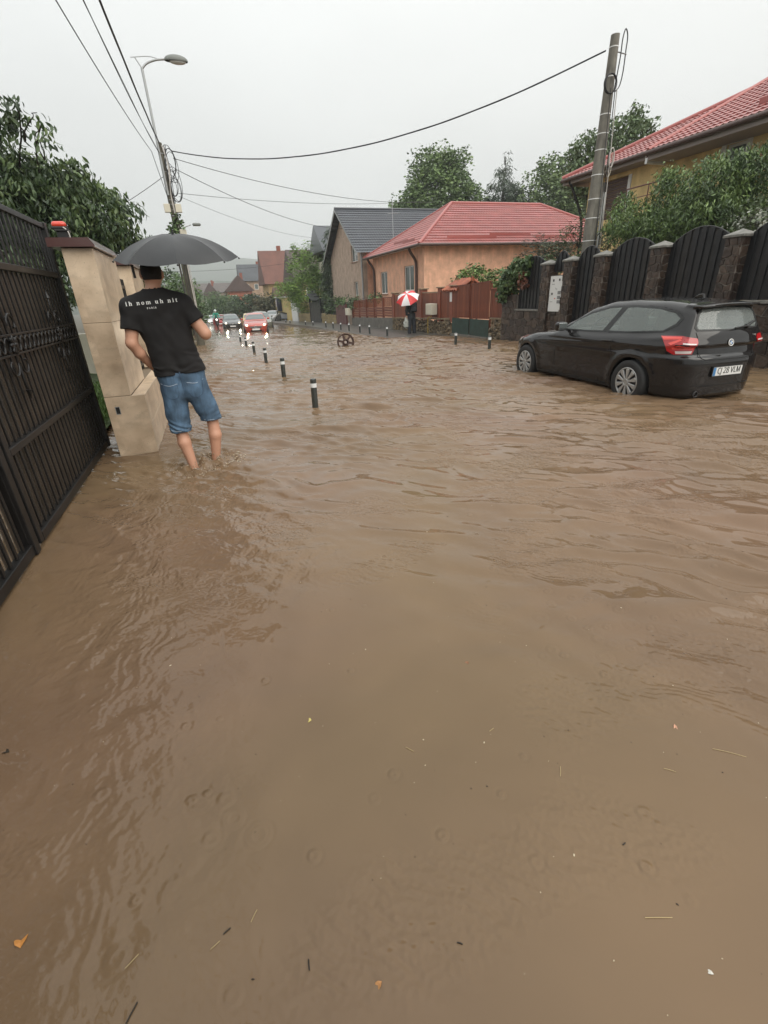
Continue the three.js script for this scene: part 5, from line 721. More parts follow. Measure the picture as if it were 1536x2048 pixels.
// ------------------------------------------------------------------ smooth bodies from distance fields
function surfaceNets(f, lo, hi, cell, grad = cell * 0.5) {
  const nx = Math.ceil((hi[0] - lo[0]) / cell) + 1, ny = Math.ceil((hi[1] - lo[1]) / cell) + 1, nz = Math.ceil((hi[2] - lo[2]) / cell) + 1, F = new Float32Array(nx * ny * nz), id = new Int32Array(nx * ny * nz).fill(-1);
  for (let k = 0, q = 0; k < nz; k++) for (let j = 0; j < ny; j++) for (let i = 0; i < nx; i++, q++) F[q] = f(lo[0] + i * cell, lo[1] + j * cell, lo[2] + k * cell);
  const pos = [], idx = [], sx = 1, sy = nx, sz = nx * ny, cor = [0, sx, sy, sx + sy, sz, sz + sx, sz + sy, sz + sx + sy], ed = [[0, 1], [2, 3], [4, 5], [6, 7], [0, 2], [1, 3], [4, 6], [5, 7], [0, 4], [1, 5], [2, 6], [3, 7]];
  for (let k = 0; k < nz - 1; k++) for (let j = 0; j < ny - 1; j++) for (let i = 0; i < nx - 1; i++) {
    const q = i + j * sy + k * sz; let m = 0; for (let c = 0; c < 8; c++) if (F[q + cor[c]] < 0) m |= 1 << c; if (m === 0 || m === 255) continue;
    let x = 0, y = 0, z = 0, n = 0; for (const [a, b] of ed) { const fa = F[q + cor[a]], fb = F[q + cor[b]]; if ((fa < 0) !== (fb < 0)) { const t = fa / (fa - fb); x += mix(a & 1, b & 1, t); y += mix(a >> 1 & 1, b >> 1 & 1, t); z += mix(a >> 2, b >> 2, t); n++; } }
    id[q] = pos.length / 3; pos.push(lo[0] + (i + x / n) * cell, lo[1] + (j + y / n) * cell, lo[2] + (k + z / n) * cell);
  }
  const quad = (a, b, c, d, fl) => { if (a < 0 || b < 0 || c < 0 || d < 0) return; fl ? idx.push(a, b, c, a, c, d) : idx.push(a, c, b, a, d, c); };
  for (let k = 1; k < nz - 1; k++) for (let j = 1; j < ny - 1; j++) for (let i = 1; i < nx - 1; i++) {
    const q = i + j * sy + k * sz, v = F[q] < 0;
    if (v !== (F[q + sx] < 0)) quad(id[q - sy - sz], id[q - sz], id[q], id[q - sy], v);
    if (v !== (F[q + sy] < 0)) quad(id[q - sx - sz], id[q - sx], id[q], id[q - sz], v);
    if (v !== (F[q + sz] < 0)) quad(id[q - sx - sy], id[q - sy], id[q], id[q - sx], v);
  }
  const P = new Float32Array(pos), N = new Float32Array(pos.length), e = grad;
  for (let i = 0; i < P.length; i += 3) { // one correction step onto the surface, then the gradient as normal
    for (let s = 0; s < 3; s++) { const x = P[i], y = P[i + 1], z = P[i + 2]; let gx = (f(x + e, y, z) - f(x - e, y, z)) / (2 * e), gy2 = (f(x, y + e, z) - f(x, y - e, z)) / (2 * e), gz = (f(x, y, z + e) - f(x, y, z - e)) / (2 * e); const l = gx * gx + gy2 * gy2 + gz * gz || 1; if (s < 2) { const d = clamp(f(x, y, z) / l, -cell * 0.5, cell * 0.5) * 0.8; P[i] -= gx * d; P[i + 1] -= gy2 * d; P[i + 2] -= gz * d; } else { const r = Math.sqrt(l); N[i] = gx / r; N[i + 1] = gy2 / r; N[i + 2] = gz / r; } }
  }
  const g = new THREE.BufferGeometry(); g.setAttribute('position', new THREE.BufferAttribute(P, 3)); g.setAttribute('normal', new THREE.BufferAttribute(N, 3)); g.setIndex(idx); return g;
}
const smin = (a, b, k) => { const h = clamp(0.5 + 0.5 * (b - a) / k); return mix(b, a, h) - k * h * (1 - h); };
const smax = (a, b, k) => -smin(-a, -b, k);
// a flat outline laid on a field: pts2 -> (u, v), to3(u, v) gives a start point, dir the way it falls
function drape(f, pts2, to3, dir, off = 0.003, sub = 3, far = 3) {
  let g = new THREE.ShapeGeometry(new THREE.Shape(pts2.map(p => new THREE.Vector2(...p)))); return drapeGeo(f, g, to3, dir, off, sub, far);
}
function drapeGeo(f, g, to3, dir, off, sub, far = 3) {
  g = g.index ? g.toNonIndexed() : g; let p = Array.from(g.attributes.position.array), tri = []; for (let i = 0; i < p.length; i += 9) tri.push([[p[i], p[i + 1]], [p[i + 3], p[i + 4]], [p[i + 6], p[i + 7]]]);
  const md = (a, b) => [(a[0] + b[0]) / 2, (a[1] + b[1]) / 2]; for (let s = 0; s < sub; s++) { const o = []; for (const [a, b, c] of tri) { const x = md(a, b), y = md(b, c), z = md(c, a); o.push([a, x, z], [x, b, y], [z, y, c], [x, y, z]); } tri = o; }
  const pos = [], nor = [], cache = new Map(), e = 0.004;
  const hit = q => { const key = q[0].toFixed(5) + ',' + q[1].toFixed(5); let r = cache.get(key); if (r) return r; const o = to3(q[0], q[1]); let t = 0, d = f(o.x, o.y, o.z); for (let i = 0; i < 90 && t < far; i++) { const s = clamp(d * 0.7, 0.0006, 0.05); t += s; const nd = f(o.x + dir.x * t, o.y + dir.y * t, o.z + dir.z * t); if (nd <= 0) { t -= s * (nd / (nd - d) || 0); break; } d = nd; } const x = o.x + dir.x * t, y = o.y + dir.y * t, z = o.z + dir.z * t, n = V(f(x + e, y, z) - f(x - e, y, z), f(x, y + e, z) - f(x, y - e, z), f(x, y, z + e) - f(x, y, z - e)).normalize(); r = [x + n.x * off, y + n.y * off, z + n.z * off, n.x, n.y, n.z]; cache.set(key, r); return r; };
  for (const t of tri) { let h = t.map(hit); const [a, b, c] = h, ux = b[0] - a[0], uy = b[1] - a[1], uz = b[2] - a[2], wx = c[0] - a[0], wy = c[1] - a[1], wz = c[2] - a[2]; if ((uy * wz - uz * wy) * a[3] + (uz * wx - ux * wz) * a[4] + (ux * wy - uy * wx) * a[5] < 0) h = [a, c, b]; for (const r of h) { pos.push(r[0], r[1], r[2]); nor.push(r[3], r[4], r[5]); } }
  const o = new THREE.BufferGeometry(); o.setAttribute('position', new THREE.Float32BufferAttribute(pos, 3)); o.setAttribute('normal', new THREE.Float32BufferAttribute(nor, 3)); return o;
}
const font = await new FontLoader().loadAsync('fonts/droid/droid_sans_regular.typeface.json'), fontB = await new FontLoader().loadAsync('fonts/droid/droid_sans_bold.typeface.json'), fontS = await new FontLoader().loadAsync('fonts/droid/droid_serif_bold.typeface.json');
const textGeo = (s, size, depth, fnt, seg = 3) => { const g = new TextGeometry(s, { font: fnt, size, depth, curveSegments: seg, bevelEnabled: false }); g.computeBoundingBox(); const b = g.boundingBox; return g.translate(-(b.max.x + b.min.x) / 2, -(b.max.y + b.min.y) / 2, 0); };

// ------------------------------------------------------------------ hatchback: x right, -z forward, rear axle at z = 0, ground y = 0
function pl(tab, x) { if (x <= tab[0][0]) return tab[0][1]; for (let i = 1; i < tab.length; i++) if (x <= tab[i][0]) { const t = (x - tab[i - 1][0]) / (tab[i][0] - tab[i - 1][0]); return mix(tab[i - 1][1], tab[i][1], t * t * (3 - 2 * t) * 0.5 + t * 0.5); } return tab[tab.length - 1][1]; }
const T_top = [[-3.46, 0.66], [-3.36, 0.735], [-3.0, 0.83], [-2.4, 0.905], [-1.9, 0.945], [-1.0, 0.955], [0, 0.985], [0.5, 1.03], [0.88, 1.05]];
const T_rear = [[0.1, 0.78], [0.22, 0.84], [0.36, 0.845], [0.62, 0.855], [0.70, 0.845], [0.745, 0.80], [0.95, 0.765], [1.07, 0.735]];
const T_nose = [[0.1, -3.30], [0.25, -3.40], [0.5, -3.445], [0.62, -3.435], [0.72, -3.38], [0.8, -3.2]];
const T_side = [[0.1, 0.78], [0.22, 0.825], [0.34, 0.85], [0.5, 0.856], [0.62, 0.866], [0.70, 0.868], [0.76, 0.856], [0.95, 0.83], [1.05, 0.79]];
const T_roof = [[-2.0, 0.95], [-1.6, 1.16], [-1.15, 1.36], [-0.8, 1.43], [-0.4, 1.445], [0.1, 1.43], [0.45, 1.395], [0.66, 1.36], [0.9, 1.25]];
function carField(x, y, z) {
  const ax = Math.abs(x), zr = pl(T_rear, y), zf = pl(T_nose, y), mid = (zr + zf) / 2, half = (zr - zf) / 2, w = pl(T_side, y);
  const px = ax / w, pz = Math.abs(z - mid) / half, n = z > mid ? 4.8 : 4.6, pr = Math.pow(Math.pow(px, n) + Math.pow(pz, n), 1 / n);
  let lower = (pr - 1) * mix(w, half, clamp((pz - px) * 4 + 0.5)) * 0.8;
  lower = smax(lower, y - pl(T_top, z) + 0.05 * ax * ax, 0.07); lower = smax(lower, 0.17 - y, 0.06);
  // shoulder crease
  lower -= 0.010 * Math.exp(-((y - 0.80 - 0.03 * (z + 1.3)) ** 2) / 0.0016) * smooth(0.7, 0.85, ax) ;
  const tw = 0.80 - (y - 0.95) * 0.46 - 0.125 * smooth(-0.2, 0.8, z);
  let cab = ax - tw; const ws = (y - 0.95) - (z + 2.02 - 0.16 * ax * ax) * 0.56, hr = (z - 0.765 + 0.12 * ax * ax) + (y - 1.0) * 0.36;
  cab = smax(cab, ws * 0.87, 0.07); cab = smax(cab, hr * 0.92, 0.06); cab = smax(cab, y - pl(T_roof, z) + 0.10 * ax * ax, 0.10); cab = smax(cab, 0.86 - y, 0.02);
  let d = smin(lower, cab, 0.045);
  // roof spoiler lip
  const sp = Math.max(Math.abs(y - (1.362 - 0.05 * (z - 0.6)) + 0.09 * ax * ax) - 0.018, Math.max(Math.abs(z - 0.58) - 0.15 + 0.10 * ax * ax, ax - 0.51)); d = smin(d, sp, 0.03);
  // flares and wheel openings
  for (const wz of [0, -2.69]) { const r = Math.hypot(y - 0.316, z - wz); d -= 0.016 * Math.exp(-((r - 0.40) ** 2) / 0.004) * smooth(0.72, 0.84, ax); d = Math.max(d, -Math.max(r - 0.352, 0.60 - ax)); }
  return d;
}
// window outlines, (z, y) on the sides and (x, y) on the ends
const W_side = [[-1.64, 0.985], [-1.46, 1.105], [-1.18, 1.222], [-0.80, 1.312], [-0.56, 1.325], [-0.74, 0.995], [-1.1, 0.985]], W_quarter = [[-0.62, 1.002], [-0.45, 1.322], [-0.28, 1.332], [0.11, 1.315], [0.37, 1.262], [0.475, 1.20], [0.45, 1.13], [0.32, 1.045], [-0.2, 1.010]];
const W_rear = [[-0.42, 1.30], [0, 1.32], [0.42, 1.30], [0.475, 1.24], [0.53, 1.10], [0.505, 1.065], [0, 1.05], [-0.505, 1.065], [-0.53, 1.10], [-0.475, 1.24]], W_front = [[-0.55, 1.33], [0.55, 1.33], [0.68, 1.02], [-0.68, 1.02]];
function polyDist(P, x, y) { let d = 1e9, ins = false; for (let i = 0, j = P.length - 1; i < P.length; j = i++) { const [ax, ay] = P[i], [bx2, by] = P[j], ex = bx2 - ax, ey = by - ay, t = clamp(((x - ax) * ex + (y - ay) * ey) / (ex * ex + ey * ey)); d = Math.min(d, Math.hypot(x - ax - ex * t, y - ay - ey * t)); if ((ay > y) !== (by > y) && x < (bx2 - ax) * (y - ay) / (by - ay) + ax) ins = !ins; } return ins ? -d : d; }
function carOpen(x, y, z) {                    // the shell with a hollow cabin and open windows
  let d = carField(x, y, z); if (d > 0.1 || y < 0.55) return d;
  d = Math.max(d, -Math.max(d + 0.04, 0.62 - y, -2.0 - z, z - 0.74));
  if (y > 0.95) { const ax = Math.abs(x); if (ax > 0.45) d = Math.max(d, -Math.max(Math.min(polyDist(W_side, z, y), polyDist(W_quarter, z, y)) - 0.010, 0.45 - ax)); if (z > 0.3) d = Math.max(d, -Math.max(polyDist(W_rear, x, y) - 0.010, 0.3 - z)); if (z < -0.9) d = Math.max(d, -Math.max(polyDist(W_front, x, y) - 0.010, z + 0.9)); }
  return d;
}
const carBody = surfaceNets(carOpen, [-0.98, 0.05, -3.6], [0.98, 1.55, 1.0], 0.020), carBodyFar = surfaceNets(carField, [-0.98, 0.05, -3.6], [0.98, 1.55, 1.0], 0.05);
const ringShape = (outer, holes) => { const sh = new THREE.Shape(outer.map(p => new THREE.Vector2(...p))); for (const h of holes) sh.holes.push(new THREE.Path(h.map(p => new THREE.Vector2(...p)))); return new THREE.ShapeGeometry(sh); };
const sideDrape = (s, pts, off = 0.003, sub = 3) => drape(carField, pts, (u, v) => V(s * 1.05, v, u), V(-s, 0, 0), off, sub);
const rearDrape = (pts, off = 0.003, sub = 3) => drape(carField, pts, (u, v) => V(u, v, 1.05), V(0, 0, -1), off, sub);
const frontDrape = (pts, off = 0.003, sub = 3) => drape(carField, pts, (u, v) => V(u, v, -3.65), V(0, 0, 1), off, sub);
const rimM = phy({ color: C(0.42, 0.42, 0.41), roughness: 0.32, metalness: 0.5 });
const rimDark = std({ color: C(0.025, 0.025, 0.027), roughness: 0.5 });
const tyreG = new THREE.LatheGeometry([[0.205, -0.09], [0.25, -0.102], [0.30, -0.095], [0.314, -0.07], [0.316, 0], [0.314, 0.07], [0.30, 0.095], [0.25, 0.102], [0.205, 0.09]].map(p => new THREE.Vector2(...p)), 40).rotateZ(Math.PI / 2);
function wheel(parent, x, z, s, spokes = 10) {
  const w = new THREE.Group(); w.name = 'wheel'; w.position.set(x, 0.316, z); parent.add(w); mesh('tyre', tyreG, M.rubber, w);
  const o = s * 0.085; mesh('wheel_disc', T(new THREE.CylinderGeometry(0.2, 0.2, 0.03, 32), o - s * 0.035, 0, 0, 0, 0, Math.PI / 2), rimDark, w);
  mesh('rim', T(new THREE.TorusGeometry(0.202, 0.013, 8, 40), o, 0, 0, 0, Math.PI / 2, 0), rimM, w);
  for (let k = 0; k < spokes; k++) { const g = poly([[-0.013, 0.055], [0.013, 0.055], [0.022, 0.12], [0.034, 0.180], [0.0, 0.195], [-0.034, 0.180], [-0.022, 0.12]], 0.016, 0.005); g.rotateY(Math.PI / 2); g.applyMatrix4(new THREE.Matrix4().makeRotationX(k / spokes * Math.PI * 2)); g.translate(o - 0.012, 0, 0); mesh('spoke', g, rimM, w); }
  mesh('hub_cap', [T(new THREE.CylinderGeometry(0.062, 0.066, 0.03, 24), o, 0, 0, 0, 0, Math.PI / 2), T(new THREE.TorusGeometry(0.04, 0.006, 6, 24), o + s * 0.017, 0, 0, 0, Math.PI / 2, 0)], rimM, w);
}
// plain two-tone round badge, turned towards +z
function badge(parent, p, r, rx) { const b = new THREE.Group(); b.name = 'badge'; b.position.copy(p); b.rotation.x = rx; parent.add(b); mesh('badge_ring', new THREE.TorusGeometry(r, r * 0.16, 8, 32), M.whiteP, b); mesh('badge_disc', new THREE.CylinderGeometry(r, r, 0.006, 32).rotateX(Math.PI / 2), M.dark, b); for (let k = 0; k < 4; k++) mesh('badge_quarter', new THREE.CircleGeometry(r * 0.6, 10, k * Math.PI / 2, Math.PI / 2).translate(0, 0, 0.005), k % 2 ? std({ color: C(0.10, 0.22, 0.45), roughness: 0.3 }) : M.whiteP, b); }
{
  const paint = phy({ color: C(0.009, 0.0075, 0.0075), roughness: 0.55, specularIntensity: 0.15, clearcoat: 1, clearcoatRoughness: 0.04 });
  const t = thing('parked_car', 'black three door hatchback parked in the flood by the stone fence', 'car', [6.594, -0.147, -5.567], -0.029);
  t.scale.x = 0.98; mesh('body', carBody, paint, t);
  const glass = phy({ color: C(0.62, 0.70, 0.66), roughness: 0.02, ior: 1.5, transmission: 0.8, thickness: 0, side: THREE.DoubleSide }), trim = std({ color: C(0.012, 0.012, 0.012), roughness: 0.45 }), seam = std({ color: C(0.003, 0.003, 0.003), roughness: 0.8 });
  for (const s of [-1, 1]) {
    mesh('window_trim', drapeGeo(carField, ringShape([[-1.72, 0.965], [-1.50, 1.10], [-1.20, 1.238], [-0.8, 1.337], [-0.3, 1.358], [0.12, 1.340], [0.40, 1.280], [0.525, 1.205], [0.49, 1.11], [0.34, 1.022], [-0.2, 0.988], [-1.0, 0.967]], [W_side, W_quarter]), (u, v) => V(s * 1.05, v, u), V(-s, 0, 0), 0.004, 3), trim, t);
    mesh('side_window', sideDrape(s, W_side.map(([z, y]) => [z, y]), 0.001), glass, t);
    mesh('quarter_window', sideDrape(s, W_quarter, 0.001), glass, t);
    const line = (pts, r = 0.004) => { const q = pts.map(([z, y]) => { const g = sideDrape(s, [[z, y], [z + 0.004, y], [z, y + 0.004]], 0.0005, 0).attributes.position; return V(g.getX(0), g.getY(0), g.getZ(0)); }); return tube(q, r, 40, 4); };
    mesh('door_seam', line([[-1.86, 0.90], [-1.80, 0.62], [-1.78, 0.36], [-1.70, 0.26], [-1.0, 0.25], [-0.50, 0.25], [-0.40, 0.34], [-0.40, 0.62], [-0.46, 0.80], [-0.60, 0.985]]), seam, t);
    const h = line([[-0.62, 0.865], [-0.58, 0.868], [-0.46, 0.872], [-0.40, 0.872]], 0.014); h.translate(s * 0.03, 0, 0); mesh('door_handle', h, paint, t);
    const mr = new THREE.Group(); mr.name = 'mirror'; t.add(mr); mesh('mirror_shell', new RoundedBoxGeometry(0.20, 0.145, 0.13, 4, 0.055).translate(s * 0.965, 1.03, -1.56), paint, mr); mesh('mirror_glass', new RoundedBoxGeometry(0.165, 0.11, 0.01, 2, 0.005).translate(s * 0.967, 1.03, -1.492), phy({ color: C(0.4, 0.42, 0.42), roughness: 0.05, metalness: 0.9 }), mr); mesh('mirror_arm', rod(V(s * 0.80, 0.965, -1.56), V(s * 0.90, 1.0, -1.56), 0.022), trim, mr);
    mesh('headlight', sideDrape(s, [[-3.36, 0.64], [-3.0, 0.70], [-2.93, 0.765], [-3.2, 0.74], [-3.36, 0.71]], 0.004), phy({ color: C(0.45, 0.46, 0.45), roughness: 0.08, clearcoat: 1 }), t);
    mesh('sill_trim', sideDrape(s, [[-2.3, 0.195], [-0.4, 0.195], [-0.4, 0.235], [-2.3, 0.235]], 0.003, 3), trim, t);
    // rear lamp wrapped round the corner: laid on obliquely
    const a = 0.62, dr = V(-s * Math.sin(a), 0, -Math.cos(a)), ox = V(s * Math.cos(a), 0, -Math.sin(a)), org = V(s * 0.74, 0, 0.70).addScaledVector(dr, -0.7), lamp = (pts, off) => drape(carField, pts, (u, v) => org.clone().addScaledVector(ox, u).setY(v + 0.105), dr, off, 3), redL = phy({ color: C(0.42, 0.012, 0.014), roughness: 0.10, clearcoat: 1, clearcoatRoughness: 0.04 }), redB = phy({ color: C(0.85, 0.075, 0.055), roughness: 0.12, clearcoat: 1 }), wl = phy({ color: C(0.68, 0.62, 0.60), roughness: 0.12, clearcoat: 1 });
    const L = new THREE.Group(); L.name = 'rear_lamp'; t.add(L);
    mesh('lamp_lens', lamp([[0.20, 0.875], [-0.02, 0.885], [-0.20, 0.852], [-0.215, 0.80], [-0.195, 0.735], [-0.17, 0.655], [0.04, 0.645], [0.12, 0.69]], 0.004), redL, L);
    mesh('lamp_strip', lamp([[0.19, 0.865], [-0.02, 0.873], [-0.02, 0.845], [0.17, 0.828]], 0.007), redB, L); mesh('lamp_strip', lamp([[-0.03, 0.80], [-0.195, 0.787], [-0.19, 0.772], [-0.03, 0.784]], 0.007), wl, L); mesh('lamp_strip', lamp([[0.08, 0.74], [0.02, 0.765], [-0.185, 0.757], [-0.175, 0.712], [0.06, 0.712]], 0.007), redB, L); mesh('lamp_strip', lamp([[0.03, 0.69], [-0.165, 0.695], [-0.155, 0.664], [0.02, 0.658]], 0.007), wl, L); mesh('lamp_strip', lamp([[0.12, 0.79], [0.0, 0.845], [-0.02, 0.83], [0.09, 0.765]], 0.007), redB, L);
    wheel(t, s * 0.775, 0, s); wheel(t, s * 0.775, -2.69, s);
  }
  // tailgate
  mesh('rear_window_trim', drapeGeo(carField, ringShape([[-0.445, 1.315], [0, 1.335], [0.445, 1.315], [0.505, 1.25], [0.565, 1.085], [0.53, 1.045], [0, 1.03], [-0.53, 1.045], [-0.565, 1.085], [-0.505, 1.25]], [W_rear]), (u, v) => V(u, v, 1.05), V(0, 0, -1), 0.004, 3), trim, t);
  mesh('rear_window', rearDrape(W_rear, 0.001), phy({ color: C(0.60, 0.66, 0.64), roughness: 0.05, ior: 1.5, transmission: 0.74, thickness: 0, side: THREE.DoubleSide }), t);
  mesh('windscreen', drape(carField, W_front, (u, v) => V(u, v, -3.0), V(0, 0, 1), 0.001, 3), glass, t);
  const seatM = std({ color: C(0.035, 0.034, 0.034), roughness: 0.8 });
  for (const x of [-0.36, 0.36]) { const st = new THREE.Group(); st.name = 'seat'; t.add(st); mesh('seat_back', T(new RoundedBoxGeometry(0.46, 0.62, 0.14, 3, 0.06), x, 0.92, -0.62, 0.25), seatM, st); mesh('headrest', T(new RoundedBoxGeometry(0.26, 0.18, 0.1, 3, 0.045), x, 1.26, -0.52, 0.2), seatM, st); }
  mesh('rear_bench', T(new RoundedBoxGeometry(1.2, 0.46, 0.14, 3, 0.06), 0, 0.88, 0.28, 0.3), seatM, t); mesh('dashboard', new RoundedBoxGeometry(1.4, 0.2, 0.4, 3, 0.06).translate(0, 0.87, -1.62), seatM, t); mesh('steering_wheel', [T(new THREE.TorusGeometry(0.18, 0.016, 8, 28), -0.36, 0.98, -1.28, 0.4), T(bx(0.34, 0.05, 0.02), -0.36, 0.98, -1.28, 0.4)], M.dark, t);
  mesh('rear_wiper', [rod(V(0.30, 1.075, 0.765), V(0.05, 1.06, 0.79), 0.011), rod(V(0.30, 1.075, 0.765), V(0.43, 1.13, 0.735), 0.016), T(new THREE.SphereGeometry(0.03, 10, 8), 0.30, 1.07, 0.755)], trim, t);
  const seamL = pts => { const q = pts.map(([x, y]) => { const g = rearDrape([[x, y], [x + 0.004, y], [x, y + 0.004]], 0.0005, 0).attributes.position; return V(g.getX(0), g.getY(0), g.getZ(0)); }); return tube(q, 0.0045, 60, 4); };
  mesh('tailgate_seam', seamL([[-0.55, 1.03], [-0.53, 0.95], [-0.50, 0.80], [-0.46, 0.705], [-0.3, 0.682], [0, 0.68], [0.3, 0.682], [0.46, 0.705], [0.50, 0.80], [0.53, 0.95], [0.55, 1.03]]), seam, t);
  mesh('bumper_seam', seamL([[-0.76, 0.36], [-0.5, 0.345], [0, 0.34], [0.5, 0.345], [0.76, 0.36]]), seam, t);
  const bz = rearDrape([[0, 0.875], [0.01, 0.875], [0, 0.885]], 0.006, 0).attributes.position; badge(t, V(0, 0.885, bz.getZ(0) + 0.004), 0.041, -0.2);
  const p = new THREE.Group(); p.name = 'number_plate'; p.position.set(0, 0.525, 0.868); t.add(p);
  mesh('plate', rbx(0.53, 0.118, 0.014, 0, 0, 0, 0.006), M.whiteP, p); mesh('plate_band', rbx(0.045, 0.108, 0.004, -0.238, 0, 0.008, 0.002, 1), std({ color: C(0.06, 0.2, 0.42), roughness: 0.4 }), p); mesh('plate_text', textGeo('CJ 28 VLM', 0.078, 0.003, font).scale(0.88, 1, 1).translate(0.022, 0, 0.0075), M.dark, p); mesh('plate_frame', [bx(0.55, 0.008, 0.02, 0, 0.063, 0), bx(0.55, 0.008, 0.02, 0, -0.063, 0), bx(0.008, 0.118, 0.02, -0.271, 0, 0), bx(0.008, 0.118, 0.02, 0.271, 0, 0)], trim, p);
  mesh('exhaust_tip', T(new THREE.TorusGeometry(0.036, 0.008, 8, 20), -0.44, 0.235, 0.835), rimDark, t);
  mesh('roof_antenna', poly([[0, 0], [0.17, 0], [0.15, 0.055], [0.09, 0.05]], 0.03, 0.008).rotateY(-Math.PI / 2).translate(0.015, 1.432, 0.10), paint, t);
  mesh('model_mark', [bx(0.02, 0.03, 0.004, 0.44, 0.95, 0.762), bx(0.02, 0.03, 0.004, 0.47, 0.95, 0.760), bx(0.02, 0.03, 0.004, 0.50, 0.95, 0.757)], rimM, t);
}
// cars coming up the street with their lamps on
function streetCar(label, pos, turn, col, { lights = 0, sc = [1, 1, 1], rear = false, detail = true, grille = 'bar' } = {}) {
  const t = thing('street_car', label, 'car', pos, turn, 'cars queuing up the street'); t.scale.set(...sc);
  const paint = phy({ color: C(...col), roughness: 0.3, clearcoat: 1, clearcoatRoughness: 0.06 }), gl = phy({ color: C(0.09, 0.11, 0.11), roughness: 0.06, clearcoat: 0.5 }), trim = M.dark;
  mesh('body', carBodyFar, paint, t);
  const topDrape = (pts) => drape(carField, pts, (u, v) => V(u, v, -3.0), V(0, 0, 1), 0.006, 3);
  mesh('windscreen', topDrape([[-0.58, 1.33], [0.58, 1.33], [0.70, 1.0], [-0.70, 1.0]]), gl, t); mesh('rear_window', rearDrape([[-0.5, 1.28], [0.5, 1.28], [0.6, 1.04], [-0.6, 1.04]], 0.006), gl, t);
  for (const s of [-1, 1]) {
    mesh('side_window', sideDrape(s, [[-1.60, 0.99], [-1.2, 1.22], [-0.8, 1.31], [-0.3, 1.325], [0.2, 1.30], [0.46, 1.18], [0.32, 1.01]], 0.006, 2), gl, t);
    if (detail) { mesh('mirror', new RoundedBoxGeometry(0.2, 0.14, 0.12, 2, 0.05).translate(s * 0.96, 1.03, -1.56), paint, t); for (const z of [0, -2.69]) mesh('tyre', tyreG.clone().translate(s * 0.775, 0.316, z), M.rubber, t); mesh('hub_cap', [0, -2.69].map(z => T(new THREE.CylinderGeometry(0.19, 0.19, 0.02, 20), s * 0.87, 0.316, z, 0, 0, Math.PI / 2)), rimM, t); }
    const lamp = frontDrape([[s * 0.50, 0.64], [s * 0.80, 0.67], [s * 0.80, 0.75], [s * 0.56, 0.71]], 0.006, 2);
    mesh('headlight_housing', lamp, phy({ color: C(0.5, 0.5, 0.5), roughness: 0.1, clearcoat: 1 }), t);
    if (lights) { const b = mesh('headlight', new THREE.SphereGeometry(0.085, 14, 10).scale(1, 0.85, 0.4).translate(s * 0.62, 0.685, -3.40), std({ color: C(0.9, 0.85, 0.75), emissive: C(1, 0.86, 0.62), emissiveIntensity: lights, roughness: 0.3 }), t); }
    mesh('rear_lamp', rearDrape([[s * 0.5, 0.88], [s * 0.76, 0.88], [s * 0.74, 0.70], [s * 0.54, 0.70]], 0.006, 2), phy({ color: C(0.55, 0.02, 0.02), roughness: 0.15, clearcoat: 1 }), t);
  }
  if (!rear) {
    mesh('grille', frontDrape([[-0.44, 0.60], [0.44, 0.60], [0.36, 0.47], [-0.36, 0.47]], 0.005), trim, t); mesh('lower_intake', frontDrape([[-0.7, 0.36], [0.7, 0.36], [0.66, 0.25], [-0.66, 0.25]], 0.005), trim, t);
    if (grille === 'star') { const g = []; for (let k = 0; k < 3; k++) g.push(T(bx(0.016, 0.075, 0.01, 0, 0.04, 0), 0, 0.555, -3.475, 0, 0, k * 2.0944)); g.push(T(new THREE.TorusGeometry(0.085, 0.012, 6, 24), 0, 0.555, -3.472)); mesh('grille_emblem', g, rimM, t); mesh('grille_bar', bx(0.8, 0.025, 0.012, 0, 0.54, -3.458), rimM, t); }
    else mesh('grille_emblem', T(new THREE.CylinderGeometry(0.06, 0.06, 0.012, 20), 0, 0.62, -3.455, Math.PI / 2), rimM, t);
    mesh('bumper_strip', frontDrape([[-0.75, 0.235], [0.75, 0.235], [0.75, 0.205], [-0.75, 0.205]], 0.008, 2), rimM, t);
  }
  mesh('number_plate', rbx(0.52, 0.115, 0.014, 0, 0.40, rear ? 0.895 : -3.47, 0.004, 1), M.whiteP, t);
  if (lights === 1.8 && detail) for (const s of [-1, 1]) { const l = new THREE.SpotLight(C(1, 0.86, 0.64), 5, 0, 0.45, 0.6); l.position.set(s * 0.62, 0.685, -3.52); l.target.position.set(s * 0.62, 0.1, -9); l.castShadow = true; t.add(l, l.target); }
  return t;
}
const gz = z => gy(z) - 0.14;
streetCar('bright red hatchback coming up the street with both headlights glowing', [3.42, gz(-40), -40.4], Math.PI - 0.10, [0.40, 0.055, 0.032], { lights: 1.8, grille: 'star' });
streetCar('black hatchback with lit headlights behind and left of the red car', [2.1, gz(-54), -54.3], Math.PI, [0.022, 0.024, 0.024], { lights: 1.8 });
streetCar('grey green car following close behind the bright red hatchback', [4.6, gz(-49), -49.5], Math.PI, [0.16, 0.17, 0.14], { lights: 0, sc: [1, 1.06, 1] });
streetCar('yellow taxi in the queue behind the grey green car', [4.4, gz(-60), -60], Math.PI, [0.55, 0.36, 0.05], { detail: false });
streetCar('dark red car in the queue left of the black hatchback', [1.25, gz(-66), -66], 0, [0.35, 0.03, 0.03], { rear: true, detail: false });
streetCar('white car with bright lamps far down the queue', [0.6, gz(-78), -78], Math.PI, [0.6, 0.6, 0.6], { lights: 2.5, detail: false });
streetCar('dark blue car far down the queue', [2.3, gz(-72), -72], Math.PI, [0.03, 0.04, 0.07], { lights: 2.2, detail: false });
streetCar('small red car far down the queue', [2.4, gz(-92), -92], Math.PI, [0.4, 0.05, 0.04], { detail: false });
